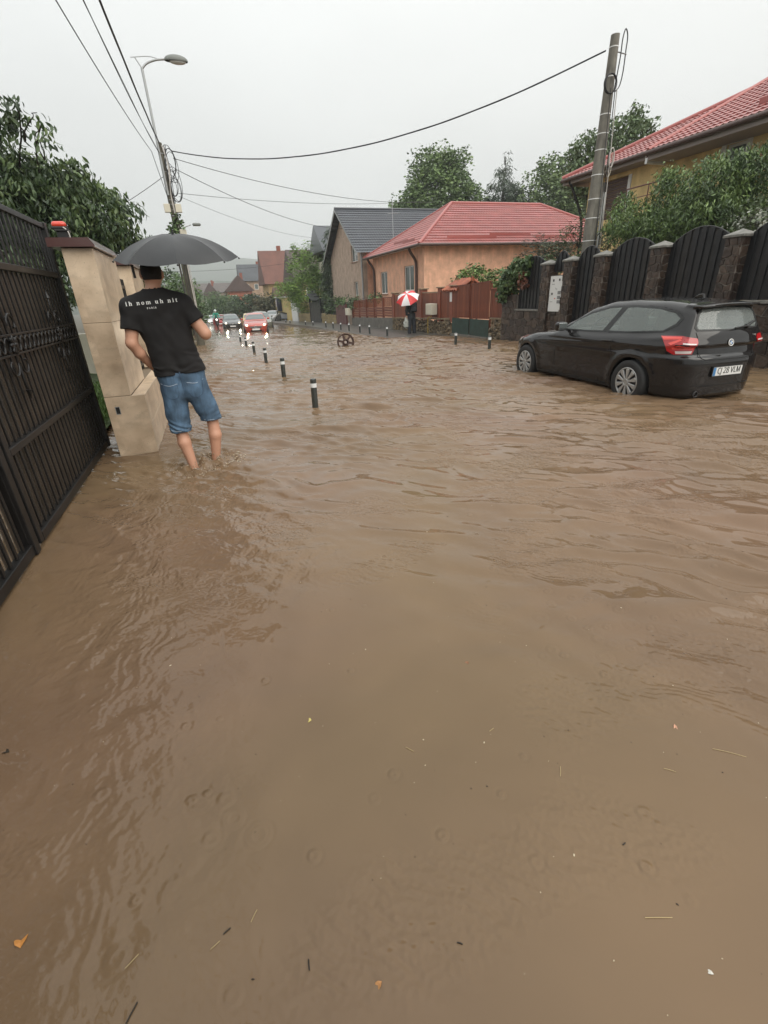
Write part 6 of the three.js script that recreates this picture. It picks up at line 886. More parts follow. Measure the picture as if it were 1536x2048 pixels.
streetCar('pale car with lamps on at the far end of the street', [-0.4, gz(-104), -104], Math.PI, [0.5, 0.5, 0.5], { lights: 2.2, detail: false });
{ const t = streetCar('silver car parked by the white garden wall', [8.55, gy(-70) + 0.05, -70.5], Math.PI - 0.35, [0.34, 0.35, 0.36], {}); t.userData.group = 'parked cars'; }
{ const t = streetCar('second silver car parked in the mouth of the yellow shed', [10.6, gy(-74) + 0.1, -75.5], Math.PI + 0.4, [0.30, 0.31, 0.32], { detail: false }); t.userData.group = 'parked cars'; }
// ------------------------------------------------------------------ people
// bones: [ax, ay, az, ra, bx, by, bz, rb]; distance to a tapered capsule
function bone(b, x, y, z) { const dx = b[4] - b[0], dy = b[5] - b[1], dz = b[6] - b[2], t = clamp(((x - b[0]) * dx + (y - b[1]) * dy + (z - b[2]) * dz) / (dx * dx + dy * dy + dz * dz || 1)); return Math.hypot(x - b[0] - dx * t, y - b[1] - dy * t, z - b[2] - dz * t) - mix(b[3], b[7], t); }
const bones = (bs, k) => (x, y, z) => { let d = 1e3; for (const b of bs) d = smin(d, bone(b, x, y, z), k); return d; };
const ell = (c, r) => (x, y, z) => { const a = (x - c[0]) / r[0], b = (y - c[1]) / r[1], d = (z - c[2]) / r[2], q = Math.hypot(a, b, d), g = Math.hypot(a / r[0], b / r[1], d / r[2]) || 1; return q * (q - 1) / g; };
const uni = (k, ...fs) => (x, y, z) => { let d = 1e3; for (const f of fs) d = smin(d, f(x, y, z), k); return d; };
function hand(wr, dir, palm, curl, side) {       // bones of a hand: wrist, pointing dir, palm facing `palm`
  const D = dir.clone().normalize(), N = palm.clone().normalize(), S = new THREE.Vector3().crossVectors(D, N).normalize().multiplyScalar(side), o = [], at = (f, s, n) => wr.clone().addScaledVector(D, f).addScaledVector(S, s).addScaledVector(N, n), B = (p, r, q, r2) => o.push([p.x, p.y, p.z, r, q.x, q.y, q.z, r2]);
  for (const s of [-0.028, -0.010, 0.009, 0.027]) B(at(0.0, s * 0.6, 0), 0.017, at(0.082, s, 0), 0.012);
  [[-0.030, 0.088, 0.9], [-0.010, 0.094, 1.0], [0.011, 0.09, 0.95], [0.030, 0.08, 0.78]].forEach(([s, b, l]) => { let p = at(b, s, 0), a = 0; for (const [len, r] of [[0.040 * l, 0.0098], [0.026 * l, 0.009], [0.022 * l, 0.008]]) { a += curl; const q = p.clone().addScaledVector(D, Math.cos(a) * len).addScaledVector(N, Math.sin(a) * len); B(p, r, q, r * 0.92); p = q; } });
  const t0 = at(0.022, -0.036, 0.006), t1 = at(0.055, -0.060, 0.022), t2 = at(0.075, -0.050, 0.048); B(t0, 0.014, t1, 0.012); B(t1, 0.0115, t2, 0.0095); return o;
}
const hairM = std({ color: C(0.012, 0.010, 0.009), roughness: 0.75 });
{
  const base = V(-0.30, 0, -4.85), t = thing('person', 'person in black shirt and denim shorts wading away under a black umbrella', 'person', [base.x, -0.12, base.z]); const y0 = 0.12;
  const L = (x, y, z) => [x - base.x, y + y0, z - base.z];
  const bn = (a, ra, b, rb) => [...L(...a), ra, ...L(...b), rb];
  const J = { head: [-0.398, 1.735, -4.90], neck0: [-0.415, 1.56, -4.88], neck1: [-0.405, 1.66, -4.89], shL: [-0.615, 1.465, -4.87], shR: [-0.205, 1.485, -4.87], elL: [-0.675, 1.19, -4.83], wrL: [-0.565, 0.955, -4.98], elR: [-0.055, 1.235, -4.83], wrR: [-0.115, 1.36, -5.055], hipL: [-0.425, 0.84, -4.87], hipR: [-0.245, 0.84, -4.87], knL: [-0.445, 0.42, -4.87], anL: [-0.385, -0.03, -4.80], knR: [-0.140, 0.47, -4.90], anR: [-0.180, -0.02, -4.89] };
  // skin: head, neck, arms, hands, legs and the trunk under the clothes
  const torso = [bn([-0.40, 1.46, -4.88], 0.105, [-0.375, 1.2, -4.88], 0.105), bn([-0.52, 1.42, -4.88], 0.085, [-0.45, 1.12, -4.88], 0.085), bn([-0.27, 1.43, -4.88], 0.085, [-0.28, 1.12, -4.88], 0.085), bn([-0.42, 1.1, -4.88], 0.10, [-0.415, 0.86, -4.88], 0.105), bn([-0.29, 1.1, -4.88], 0.10, [-0.255, 0.86, -4.88], 0.105), bn([-0.41, 1.56, -4.875], 0.055, J.shL, 0.058), bn([-0.41, 1.56, -4.875], 0.055, J.shR, 0.058)];
  const armL = [bn(J.shL, 0.066, J.elL, 0.048), bn(J.elL, 0.048, [-0.635, 1.10, -4.87], 0.047), bn([-0.635, 1.10, -4.87], 0.047, J.wrL, 0.029)], armR = [bn(J.shR, 0.066, J.elR, 0.05), bn(J.elR, 0.05, [-0.075, 1.28, -4.91], 0.047), bn([-0.075, 1.28, -4.91], 0.047, J.wrR, 0.029)];
  const leg = (h, k, a, c) => [bn(h, 0.094, k, 0.062), bn(k, 0.053, c, 0.058), bn(c, 0.058, a, 0.036), bn(a, 0.036, [a[0] + 0.01, -0.08, a[2] - 0.12], 0.034)];
  const legL = leg(J.hipL, J.knL, J.anL, [-0.432, 0.255, -4.835]), legR = leg(J.hipR, J.knR, J.anR, [-0.138, 0.29, -4.875]);
  const hL = hand(V(...L(...J.wrL)), V(0.12, -0.22, -0.16), V(0.6, 0, -0.3), 0.35, 1), hR = hand(V(...L(...J.wrR)), V(-0.1, 0.35, -0.8), V(-0.9, 0.2, 0.1), 0.85, 1);
  const headF = uni(0.03, ell(L(...J.head), [0.078, 0.108, 0.098]), ell(L(-0.395, 1.695, -4.945), [0.058, 0.075, 0.06]), ell(L(-0.484, 1.725, -4.895), [0.012, 0.031, 0.022]), ell(L(-0.314, 1.725, -4.895), [0.012, 0.031, 0.022]), ell(L(-0.397, 1.72, -5.005), [0.014, 0.022, 0.02]));
  const bodyF = uni(0.028, bones([...torso, bn(J.neck0, 0.066, J.neck1, 0.058)], 0.05), bones(armL, 0.02), bones(armR, 0.02), bones(legL, 0.02), bones(legR, 0.02));
  const cut = (f) => f;
  const skinParts = [surfaceNets(uni(0.02, bodyF, headF), [-0.5, -0.02, -0.32], [0.42, 2.0, 0.22], 0.0125), surfaceNets(bones(hL, 0.007), L(-0.70, 0.70, -5.25).map((v, i) => v), L(-0.35, 1.06, -4.85), 0.0045), surfaceNets(bones(hR, 0.007), L(-0.30, 1.22, -5.28), L(-0.02, 1.55, -4.95), 0.0045)];
  mesh('body', skinParts, M.skin, t);
  const fx = (x, y) => L(x, y, -5.0); mesh('face', [new THREE.SphereGeometry(0.011, 10, 8).translate(...L(-0.43, 1.735, -4.985)), new THREE.SphereGeometry(0.011, 10, 8).translate(...L(-0.364, 1.735, -4.985))], M.whiteP, t); mesh('lips', T(new THREE.CapsuleGeometry(0.007, 0.035, 4, 8), 0, 0, 0, 0, 0, Math.PI / 2).translate(...L(-0.397, 1.672, -5.002)), std({ color: C(0.35, 0.12, 0.09), roughness: 0.5 }), t);
  // short dark hair: back and top of the head
  const hc = L(...J.head), hairF = (x, y, z) => { const d = ell([hc[0], hc[1] + 0.006, hc[2] + 0.006], [0.085, 0.115, 0.105])(x, y, z); const line = (hc[1] - 0.052 + 0.9 * Math.max(0, (hc[2] + 0.03) - z)) - y; return Math.max(d + 0.0025 * vn(x * 90, y * 90 + z * 70, 5), line, Math.abs(x - hc[0]) - 0.3); };
  mesh('hair', surfaceNets(hairF, [hc[0] - 0.12, hc[1] - 0.1, hc[2] - 0.14], [hc[0] + 0.12, hc[1] + 0.15, hc[2] + 0.14], 0.008), hairM, t);
  // T-shirt: loose shell with folds, open at neck, sleeves and hem
  const sleeveEnd = (a, b, k) => { const A = L(...a), B = L(...b), d = V(B[0] - A[0], B[1] - A[1], B[2] - A[2]), l = d.length(); d.normalize(); return (x, y, z) => (x - A[0]) * d.x + (y - A[1]) * d.y + (z - A[2]) * d.z - l * k; };
  const tor2 = torso.map(b => [b[0], b[1], b[2], b[3] + 0.024, b[4], b[5], b[6], b[7] + 0.028]), hips = [bn([-0.43, 0.98, -4.88], 0.125, [-0.42, 0.88, -4.88], 0.13), bn([-0.26, 0.98, -4.88], 0.125, [-0.235, 0.88, -4.88], 0.13)];
  const slL = bones([bn(J.shL, 0.089, J.elL, 0.083)], 0.01), slR = bones([bn(J.shR, 0.089, J.elR, 0.083)], 0.01), seL = sleeveEnd(J.shL, J.elL, 0.62), seR = sleeveEnd(J.shR, J.elR, 0.60), shirtB = bones([...tor2, ...hips], 0.05);
  const shirtF = (x, y, z) => { const sl = Math.max(slL(x, y, z), seL(x, y, z)), sr = Math.max(slR(x, y, z), seR(x, y, z)); let d = smin(shirtB(x, y, z), smin(sl, sr, 0.025), 0.035);
    const low = smooth(1.32, 1.05, y), w = Math.sin((y + 0.10 * x + 0.05 * vn(x * 7, y * 7, 21)) * 92 + 3 * vn(x * 5, y * 4, 22)) * smooth(-0.2, 0.5, vn(x * 4 + 2, y * 9, 23)); d += 0.0085 * w * low + 0.004 * vn(x * 14 + y * 6, y * 10 - z * 9, 24) + 0.006 * vn(x * 7 - y * 9, y * 5 + z * 6, 25);
    const hem = (0.905 + y0 + 0.02 * (x + 0.03) / 0.3) - y, neckR = Math.hypot(x - (-0.413 - base.x), (z - (-4.885 - base.z)) * 1.0); d = Math.max(d, hem, -(Math.max(neckR - 0.078, 1.555 + y0 - y - 0.0))); return d; };
  const cloth = std({ color: C(0.0085, 0.0075, 0.0078), roughness: 0.88, bumpMap: rept(tStuccoB, 6), bumpScale: 0.001 });
  const sh = mesh('shirt', surfaceNets(shirtF, [-0.56, 0.95, -0.3], [0.36, 1.76, 0.25], 0.0095), cloth, t);
  mesh('collar', T(new THREE.TorusGeometry(0.073, 0.010, 8, 36), 0, 0, 0, Math.PI / 2 + 0.25, 0, 0).translate(...L(-0.412, 1.575, -4.884)), cloth, sh);
  const printM = std({ color: C(0.72, 0.72, 0.70), roughness: 0.7 }), onBack = (str, size, cx, cyy, slope, fnt) => { const g = textGeo(str, size, 0.001, fnt, 2); const p = g.toNonIndexed().attributes.position, keep = []; for (let i = 0; i < p.count; i += 3) if (Math.abs(p.getZ(i) - p.getZ(i + 1)) < 1e-6 && Math.abs(p.getZ(i) - p.getZ(i + 2)) < 1e-6 && p.getZ(i) > 0.0005) for (let j = 0; j < 3; j++) keep.push(p.getX(i + j), p.getY(i + j), 0); const f = new THREE.BufferGeometry(); f.setAttribute('position', new THREE.Float32BufferAttribute(keep, 3)); return drapeGeo(shirtF, f, (u, v) => V(cx + u - base.x, cyy + v + slope * u + y0, 0.22), V(0, 0, -1), 0.0022, 1, 0.5); };
  mesh('print', onBack('i h   n o m   u h   n i t', 0.030, -0.437, 1.512, 0.045, fontS), printM, sh); mesh('print', onBack('P A R I S', 0.0135, -0.445, 1.466, 0.045, fontS), printM, sh);
  // denim shorts
  const den = [bn([-0.42, 0.90, -4.88], 0.128, [-0.405, 0.76, -4.875], 0.122), bn([-0.25, 0.90, -4.88], 0.128, [-0.245, 0.76, -4.875], 0.125), bn([-0.335, 0.88, -4.87], 0.12, [-0.33, 0.78, -4.87], 0.115)];
  const dl = bones([bn([-0.42, 0.76, -4.875], 0.118, [-0.44, 0.55, -4.87], 0.103), bn([-0.44, 0.55, -4.87], 0.103, [-0.438, 0.34, -4.86], 0.095)], 0.02), dr2 = bones([bn([-0.235, 0.76, -4.875], 0.118, [-0.175, 0.58, -4.885], 0.103), bn([-0.175, 0.58, -4.885], 0.103, [-0.130, 0.40, -4.90], 0.092)], 0.02), hipsF = bones(den, 0.05);
  const shortsF = (x, y, z) => { let d = smin(smin(hipsF(x, y, z), dl(x, y, z), 0.018), dr2(x, y, z), 0.018); const fold = smooth(0.72, 0.5, y) ; d += 0.0065 * Math.sin((y * 0.9 + 0.45 * x * (x < -0.02 ? 1 : -1)) * 120 + 4 * vn(x * 8, y * 8, 31)) * fold * smooth(-0.3, 0.4, vn(x * 6, y * 6 + z * 5, 32)) + 0.004 * vn(x * 12, y * 12 + z * 10, 33) - 0.004 * smooth(0.045, 0.0, Math.abs(y - (x < -0.02 ? 0.503 : 0.563) - 0.02)); d += 0.006 * Math.exp(-((x + 0.035) ** 2) / 0.0004) * smooth(0.7, 0.85, y); return Math.max(d, y - (0.945 + y0), ((x < -0.02 ? 0.372 + 0.04 * x : 0.440 + 0.03 * x) + y0) - y); };
  const tDenim = tex(512, (u, v) => { const w = 0.05 * vn(u * 128, v * 128, 5, 128) + 0.04 * Math.sin((u + v) * 512), a = fbm(u * 5, v * 5, 4, 131, 5); const k = clamp(0.72 + 0.26 * a + w + 0.05 * vn(u * 30, v * 9, 133, 0), 0.3, 1.05); return [k * 0.78, k * 0.93, k * 1.06]; });
  let sg = surfaceNets(shortsF, [-0.32, 0.44, -0.22], [0.30, 1.10, 0.22], 0.0085); { const p = sg.attributes.position, uv = new Float32Array(p.count * 2); for (let i = 0; i < p.count; i++) { uv[i * 2] = p.getX(i) * 2.4 + p.getZ(i) * 0.8; uv[i * 2 + 1] = p.getY(i) * 1.7; } sg.setAttribute('uv', new THREE.BufferAttribute(uv, 2)); }
  const so = mesh('shorts', sg, std({ color: C(0.25, 0.305, 0.36), roughness: 0.8, map: tDenim }), t);
  const stitch = std({ color: C(0.36, 0.42, 0.50), roughness: 0.8 }), dkD = std({ color: C(0.05, 0.085, 0.14), roughness: 0.85 }), line = (pts, r, m) => mesh('seam', tube(pts.map(([x, y]) => { const q = drape(shortsF, [[x, y], [x + 0.002, y], [x, y + 0.002]], (u, v) => V(u - base.x, v + y0, 0.2), V(0, 0, -1), 0.0012, 0, 0.5).attributes.position; return V(q.getX(0), q.getY(0), q.getZ(0)); }), r, 30, 5), m, so);
  line([[-0.335, 0.90], [-0.333, 0.80], [-0.33, 0.72]], 0.003, dkD); line([[-0.52, 0.83], [-0.45, 0.81], [-0.375, 0.825]], 0.0028, stitch); line([[-0.295, 0.83], [-0.22, 0.82], [-0.15, 0.845]], 0.0028, stitch); line([[-0.50, 0.83], [-0.49, 0.72], [-0.44, 0.69], [-0.39, 0.71], [-0.38, 0.82]], 0.0025, dkD); line([[-0.29, 0.83], [-0.285, 0.72], [-0.235, 0.69], [-0.18, 0.715], [-0.16, 0.84]], 0.0025, dkD); line([[-0.52, 0.395], [-0.44, 0.385], [-0.36, 0.395]], 0.0028, stitch); line([[-0.21, 0.46], [-0.14, 0.455], [-0.06, 0.465]], 0.0028, stitch);
  mesh('belt_loop', [bx(0.012, 0.05, 0.008, -0.335 - base.x, 0.905 + y0, 0.118)], dkD, so);
}
function umbrella(label, pos, tiltX, tiltZ, R, H, cols, shaft, n = 8, group) {
  const t = thing('umbrella', label, 'umbrella', pos, 0, group); t.rotation.set(tiltX, 0, tiltZ);
  const prof = s => H * (1 - Math.pow(s, 2.3)) , seg = 10, cut = 8;
  const pt = (a, s, lift) => V(R * s * Math.cos(a), prof(s) + lift, R * s * Math.sin(a));
  for (let k = 0; k < n; k++) {
    const a0 = k / n * 2 * Math.PI + 0.24, a1 = a0 + 2 * Math.PI / n, pos2 = [], uv = [], idx = [];
    for (let i = 0; i <= seg; i++) for (let j = 0; j <= cut; j++) { const s = i / seg, q = j / cut, scal = 1 - 0.075 * Math.sin(q * Math.PI) * s * s, p0 = pt(a0, s, 0), p1 = pt(a1, s, 0), p = p0.lerp(p1, q); p.x *= scal * (1 + 0.02 * Math.sin(q * Math.PI)); p.z *= scal * (1 + 0.02 * Math.sin(q * Math.PI)); p.y += 0.010 * Math.sin(q * Math.PI) * Math.sin(s * Math.PI) - 0.030 * Math.sin(q * Math.PI) * smooth(0.1, 0.7, s) + 0.05 * H * Math.sin(q * Math.PI) * s * s + 0.002 * vn(q * 5 + k, s * 6, 3); pos2.push(p.x, p.y, p.z); uv.push(q, s); }
    for (let i = 0; i < seg; i++) for (let j = 0; j < cut; j++) { const a = i * (cut + 1) + j, b = a + cut + 1; idx.push(a, a + 1, b, a + 1, b + 1, b); }
    const g = new THREE.BufferGeometry(); g.setAttribute('position', new THREE.Float32BufferAttribute(pos2, 3)); g.setAttribute('uv', new THREE.Float32BufferAttribute(uv, 2)); g.setIndex(idx); g.computeVertexNormals(); mesh('canopy_panel', g, cols[k % cols.length], t);
    const rb = []; for (let i = 1; i <= 8; i++) rb.push(pt(a0, i / 8 * 0.995, -0.006)); const rm = mesh('rib', tube(rb, 0.0035, 20, 5), M.galv, t); mesh('rib_tip', new THREE.SphereGeometry(0.008, 8, 6).translate(...pt(a0, 1.005, -0.008).toArray()), M.dark, rm);
    mesh('strut', rod(V(0, H * 0.35, 0), pt(a0, 0.5, -0.01), 0.003), M.galv, t);
  }
  mesh('shaft', rod(V(0, -shaft, 0), V(0, H + 0.03, 0), 0.007), M.galv, t); mesh('handle', [rod(V(0, -shaft - 0.09, 0), V(0, -shaft + 0.02, 0), 0.017, 0.014, 12)], M.dark, t); mesh('ferrule', rod(V(0, H, 0), V(0, H + 0.03, 0), 0.012, 0.008), M.dark, t);
  return t;
}
{
  const blk = phy({ color: C(0.014, 0.0145, 0.016), roughness: 0.40, side: THREE.DoubleSide });
  const u = umbrella('wet black umbrella held low over the head of the wading person', [-0.165, 1.848, -4.98], 0.135, 0.01, 0.515, 0.185, [blk], 0.48); u.rotation.y = 0.25;
  mesh('strap', rbx(0.02, 0.10, 0.004, -0.40, -0.07, 0.12, 0.001, 1), blk, u);
}
{ // the person on the right pavement
  const X = 9.02, Z = -22.05, gr = gy(Z) - 0.06, t = thing('person', 'person in dark clothes with backpack and pale bag standing by the timber fence', 'person', [X, gr, Z]);
  const B = (a, ra, b, rb) => [...a, ra, ...b, rb];
  const bodyF = uni(0.03, bones([B([-0.02, 1.45, 0], 0.10, [0, 1.0, 0], 0.12), B([-0.14, 1.38, 0], 0.07, [0.14, 1.38, 0], 0.07), B([0, 1.52, -0.01], 0.055, [0, 1.6, -0.02], 0.055), B([-0.08, 0.95, 0], 0.10, [-0.11, 0.5, 0.02], 0.07), B([-0.11, 0.5, 0.02], 0.068, [-0.13, 0.06, 0.05], 0.045), B([0.08, 0.95, 0], 0.10, [0.12, 0.5, 0], 0.07), B([0.12, 0.5, 0], 0.068, [0.13, 0.06, 0.02], 0.045), B([-0.13, 0.05, 0.04], 0.045, [-0.13, 0.04, -0.14], 0.04), B([0.13, 0.05, 0.02], 0.045, [0.13, 0.04, -0.16], 0.04), B([-0.18, 1.38, 0], 0.06, [-0.25, 1.1, 0.03], 0.05), B([-0.25, 1.1, 0.03], 0.048, [-0.24, 0.86, -0.02], 0.035), B([0.18, 1.38, 0], 0.06, [0.2, 1.12, -0.08], 0.05), B([0.2, 1.12, -0.08], 0.048, [0.05, 1.28, -0.24], 0.035)], 0.03), ell([0, 1.68, -0.02], [0.078, 0.11, 0.095]), ell([0.0, 1.66, -0.115], [0.013, 0.02, 0.015]), ell([-0.08, 1.67, -0.01], [0.012, 0.03, 0.02]), ell([0.08, 1.67, -0.01], [0.012, 0.03, 0.02]));
  const hd = bones([...hand(V(-0.24, 0.86, -0.02), V(0, -1, 0), V(1, 0, 0), 0.7, 1), ...hand(V(0.05, 1.28, -0.24), V(-0.7, 0.3, -0.3), V(0, 0, -1), 0.9, 1)], 0.007);
  mesh('body', [surfaceNets(bodyF, [-0.4, -0.02, -0.35], [0.4, 1.85, 0.25], 0.018), surfaceNets(hd, [-0.36, 0.66, -0.4], [0.16, 1.44, 0.1], 0.009)], M.skin, t);
  const jac = uni(0.03, bones([B([-0.02, 1.45, 0], 0.125, [0, 1.0, 0], 0.15), B([0, 1.0, 0], 0.15, [0, 0.78, 0], 0.155), B([-0.15, 1.40, 0], 0.085, [0.15, 1.40, 0], 0.085), B([-0.18, 1.38, 0], 0.08, [-0.25, 1.1, 0.03], 0.07), B([-0.25, 1.1, 0.03], 0.065, [-0.24, 0.92, -0.01], 0.05), B([0.18, 1.38, 0], 0.08, [0.2, 1.12, -0.08], 0.07), B([0.2, 1.12, -0.08], 0.065, [0.08, 1.25, -0.2], 0.05)], 0.03)), jF = (x, y, z) => Math.max(jac(x, y, z) + 0.008 * vn(x * 14, y * 12 + z * 9, 4), 0.74 - y, y - 1.53);
  mesh('jacket', surfaceNets(jF, [-0.42, 0.7, -0.34], [0.42, 1.6, 0.26], 0.018), std({ color: C(0.022, 0.027, 0.030), roughness: 0.7 }), t);
  const tr = bones([B([-0.08, 0.95, 0], 0.115, [-0.11, 0.5, 0.02], 0.095), B([-0.11, 0.5, 0.02], 0.095, [-0.13, 0.05, 0.04], 0.085), B([0.08, 0.95, 0], 0.115, [0.12, 0.5, 0], 0.095), B([0.12, 0.5, 0], 0.095, [0.13, 0.05, 0.02], 0.085)], 0.02), tF = (x, y, z) => Math.max(tr(x, y, z) + 0.008 * vn(x * 15, y * 14, 7), 0.10 - y, y - 0.98);
  mesh('trousers', surfaceNets(tF, [-0.32, 0.05, -0.2], [0.32, 1.05, 0.25], 0.018), std({ color: C(0.02, 0.023, 0.03), roughness: 0.75 }), t);
  mesh('hair', surfaceNets((x, y, z) => Math.max(ell([0, 1.695, 0], [0.086, 0.115, 0.105])(x, y, z), 1.65 + 0.8 * Math.max(0, -0.03 - z) - y), [-0.12, 1.55, -0.15], [0.12, 1.85, 0.15], 0.014), hairM, t);
  const bp = thing('backpack', 'dark backpack on the back of the person by the fence', 'backpack', [X, gr + 0.98, Z]); mesh('pack', surfaceNets((x, y, z) => Math.hypot(Math.max(0, Math.abs(x - 0.02) - 0.09), Math.max(0, Math.abs(y - 0.26) - 0.14), Math.max(0, Math.abs(z - 0.20) - 0.03)) - 0.07 + 0.006 * vn(x * 12, y * 12, 3), [-0.2, -0.02, 0.05], [0.24, 0.52, 0.36], 0.016), std({ color: C(0.012, 0.014, 0.017), roughness: 0.6 }), bp); mesh('pocket', rbx(0.17, 0.16, 0.05, 0.02, 0.17, 0.305, 0.03), std({ color: C(0.016, 0.018, 0.022), roughness: 0.6 }), bp);
  const bg = thing('shopping_bag', 'crumpled white shopping bag hanging from the hand of the person by the fence', 'bag', [X - 0.25, gr + 0.36, Z - 0.02]); mesh('bag_body', surfaceNets((x, y, z) => { const w = mix(0.145, 0.06, smooth(0.22, 0.44, y)); return Math.hypot(x / 1, z / 0.7) - w + 0.022 * vn(x * 11 + 2, y * 9 + z * 8, 6) + Math.max(0, 0.04 - y) * 1.5 + Math.max(0, y - 0.42) * 2; }, [-0.22, -0.05, -0.2], [0.22, 0.52, 0.2], 0.015), std({ color: C(0.60, 0.62, 0.56), roughness: 0.5, map: rept(tGrime, 2) }), bg); mesh('bag_handle', tube([[-0.04, 0.40, 0], [-0.02, 0.5, 0.01], [0.01, 0.52, 0.01], [0.04, 0.5, 0.01], [0.04, 0.40, 0]], 0.01, 16, 5), std({ color: C(0.6, 0.62, 0.56), roughness: 0.5 }), bg);
  // unseen figure added behind the viewpoint to shade the nearest water
  const shadeFigure = t.clone(); shadeFigure.name = numbered('person'); shadeFigure.position.set(0.06, -0.16, 0.52); scene.add(shadeFigure); tag(shadeFigure, 'added person in dark clothes behind the viewpoint, unseen, shading the water', 'person');
  umbrella('added black umbrella above the viewpoint, unseen, shading the water', [0.10, 1.96, 0.12], 0.05, -0.04, 0.62, 0.2, [phy({ color: C(0.03, 0.026, 0.034), roughness: 0.45, side: THREE.DoubleSide })], 0.66);  // umbrella added overhead, out of view, to keep skylight off the near water
  const red = std({ color: C(0.60, 0.028, 0.03), roughness: 0.5, side: THREE.DoubleSide }), wh = std({ color: C(0.75, 0.73, 0.74), roughness: 0.5, side: THREE.DoubleSide });
  const u2 = umbrella('red and white panelled umbrella over the person by the timber fence', [8.86, 1.27, -22.1], 0.45, 0.40, 0.56, 0.24, [wh, red], 0.42); u2.rotation.y = 0.1;
}
{ // scooter rider far down the street
  const Z = -56, g = gz(Z) + 0.1, t = thing('scooter', 'dark scooter with its lamp on, ridden past the queue of cars', 'scooter', [0.75, g, Z], Math.PI);
  for (const z of [-0.62, 0.62]) mesh('wheel', T(new THREE.TorusGeometry(0.24, 0.06, 8, 20), 0, 0.30, z, 0, Math.PI / 2, 0), M.rubber, t);
  mesh('scooter_body', [rbx(0.30, 0.3, 0.8, 0, 0.58, 0.35, 0.08), rbx(0.34, 0.62, 0.12, 0, 0.62, -0.46, 0.05), rbx(0.3, 0.08, 0.6, 0, 0.32, -0.1, 0.03)], phy({ color: C(0.04, 0.012, 0.012), roughness: 0.3, clearcoat: 1 }), t); mesh('saddle', rbx(0.28, 0.1, 0.66, 0, 0.78, 0.35, 0.04), M.dark, t); mesh('handlebar', [rod(V(-0.34, 1.02, -0.42), V(0.34, 1.02, -0.42), 0.02), rod(V(0, 0.3, -0.62), V(0, 1.02, -0.42), 0.03)], M.dark, t);
  mesh('headlight', new THREE.SphereGeometry(0.075, 12, 8).translate(0, 0.86, -0.54), std({ color: C(0.9, 0.9, 0.85), emissive: C(1, 0.95, 0.85), emissiveIntensity: 4 }), t);
  const p = thing('person', 'scooter rider in a green jacket and helmet far down the street', 'person', [0.75, g, Z], Math.PI), B = (a, ra, b, rb) => [...a, ra, ...b, rb];
  const bs = [B([0, 0.92, 0.3], 0.13, [0, 1.4, 0.2], 0.12), B([-0.15, 1.42, 0.2], 0.08, [0.15, 1.42, 0.2], 0.08)]; for (const s of [-1, 1]) bs.push(B([s * 0.2, 1.40, 0.2], 0.065, [s * 0.3, 1.18, -0.02], 0.055), B([s * 0.3, 1.18, -0.02], 0.05, [s * 0.3, 1.05, -0.36], 0.04)); const lg = []; for (const s of [-1, 1]) lg.push(B([s * 0.09, 0.92, 0.3], 0.10, [s * 0.16, 0.82, -0.14], 0.075), B([s * 0.16, 0.82, -0.14], 0.07, [s * 0.13, 0.40, -0.12], 0.05), B([s * 0.13, 0.40, -0.12], 0.05, [s * 0.13, 0.39, -0.28], 0.04));
  mesh('body', surfaceNets(uni(0.03, bones([...bs.map(b => [b[0], b[1], b[2], b[3] - 0.012, b[4], b[5], b[6], b[7] - 0.012]), ...lg], 0.03), ell([0, 1.66, 0.16], [0.08, 0.11, 0.10]), bones([B([0, 1.45, 0.2], 0.055, [0, 1.6, 0.17], 0.055)], 0.01)), [-0.45, 0.3, -0.45], [0.45, 1.85, 0.5], 0.03), M.skin, p);
  mesh('jacket', surfaceNets(bones(bs.map(b => [b[0], b[1], b[2], b[3] + 0.012, b[4], b[5], b[6], b[7] + 0.012]), 0.04), [-0.48, 0.7, -0.5], [0.48, 1.6, 0.5], 0.03), std({ color: C(0.02, 0.22, 0.15), roughness: 0.6 }), p); mesh('trousers', surfaceNets(bones(lg.map(b => [b[0], b[1], b[2], b[3] + 0.014, b[4], b[5], b[6], b[7] + 0.014]), 0.03), [-0.35, 0.28, -0.45], [0.35, 1.1, 0.5], 0.03), std({ color: C(0.02, 0.02, 0.022), roughness: 0.7 }), p); mesh('helmet', surfaceNets((x, y, z) => Math.max(ell([0, 1.69, 0.17], [0.13, 0.14, 0.15])(x, y, z), 1.58 - y), [-0.18, 1.5, -0.05], [0.18, 1.87, 0.36], 0.03), phy({ color: C(0.5, 0.55, 0.52), roughness: 0.2, clearcoat: 1 }), p);
}
{ // froth thrown up round the feet
  const R = mulberry(41), n = 1100, im = new THREE.InstancedMesh(new THREE.SphereGeometry(1, 6, 4), std({ color: 0xffffff, roughness: 0.35 }), n), m = new THREE.Matrix4();
  for (let i = 0; i < n; i++) { const [fx, fz] = manFeet[R() < 0.7 ? 1 : 0], arc = R() < 0.6, a = arc ? mix(-1.5, 1.9, R()) : R() * 6.28, r = arc ? 0.26 + 0.05 * vn(a * 3, 1, 4) + (R() - 0.5) * 0.09 : 0.05 + 0.25 * R(), x = fx + Math.cos(a) * r, z = fz + Math.sin(a) * r, s = mix(0.0012, 0.0048, R() ** 2); if (vn(x * 16, z * 16, 9) < 0.08) { m.makeScale(0.0001, 0.0001, 0.0001); m.setPosition(x, -0.05, z); im.setMatrixAt(i, m); im.setColorAt(i, C(0.4, 0.3, 0.2)); continue; } m.compose(V(x, waterWave(x, z) - 0.0004, z), new THREE.Quaternion(), V(s * 1.5, s * 0.6, s * 1.2)); im.setMatrixAt(i, m); const k = mix(0.45, 0.72, R()); im.setColorAt(i, C(k, k * 0.84, k * 0.62)); }
  im.name = 'froth'; tag(im, 'pale froth in arcs round the feet of the wading person', 'froth', null, 'stuff'); scene.add(im);
}
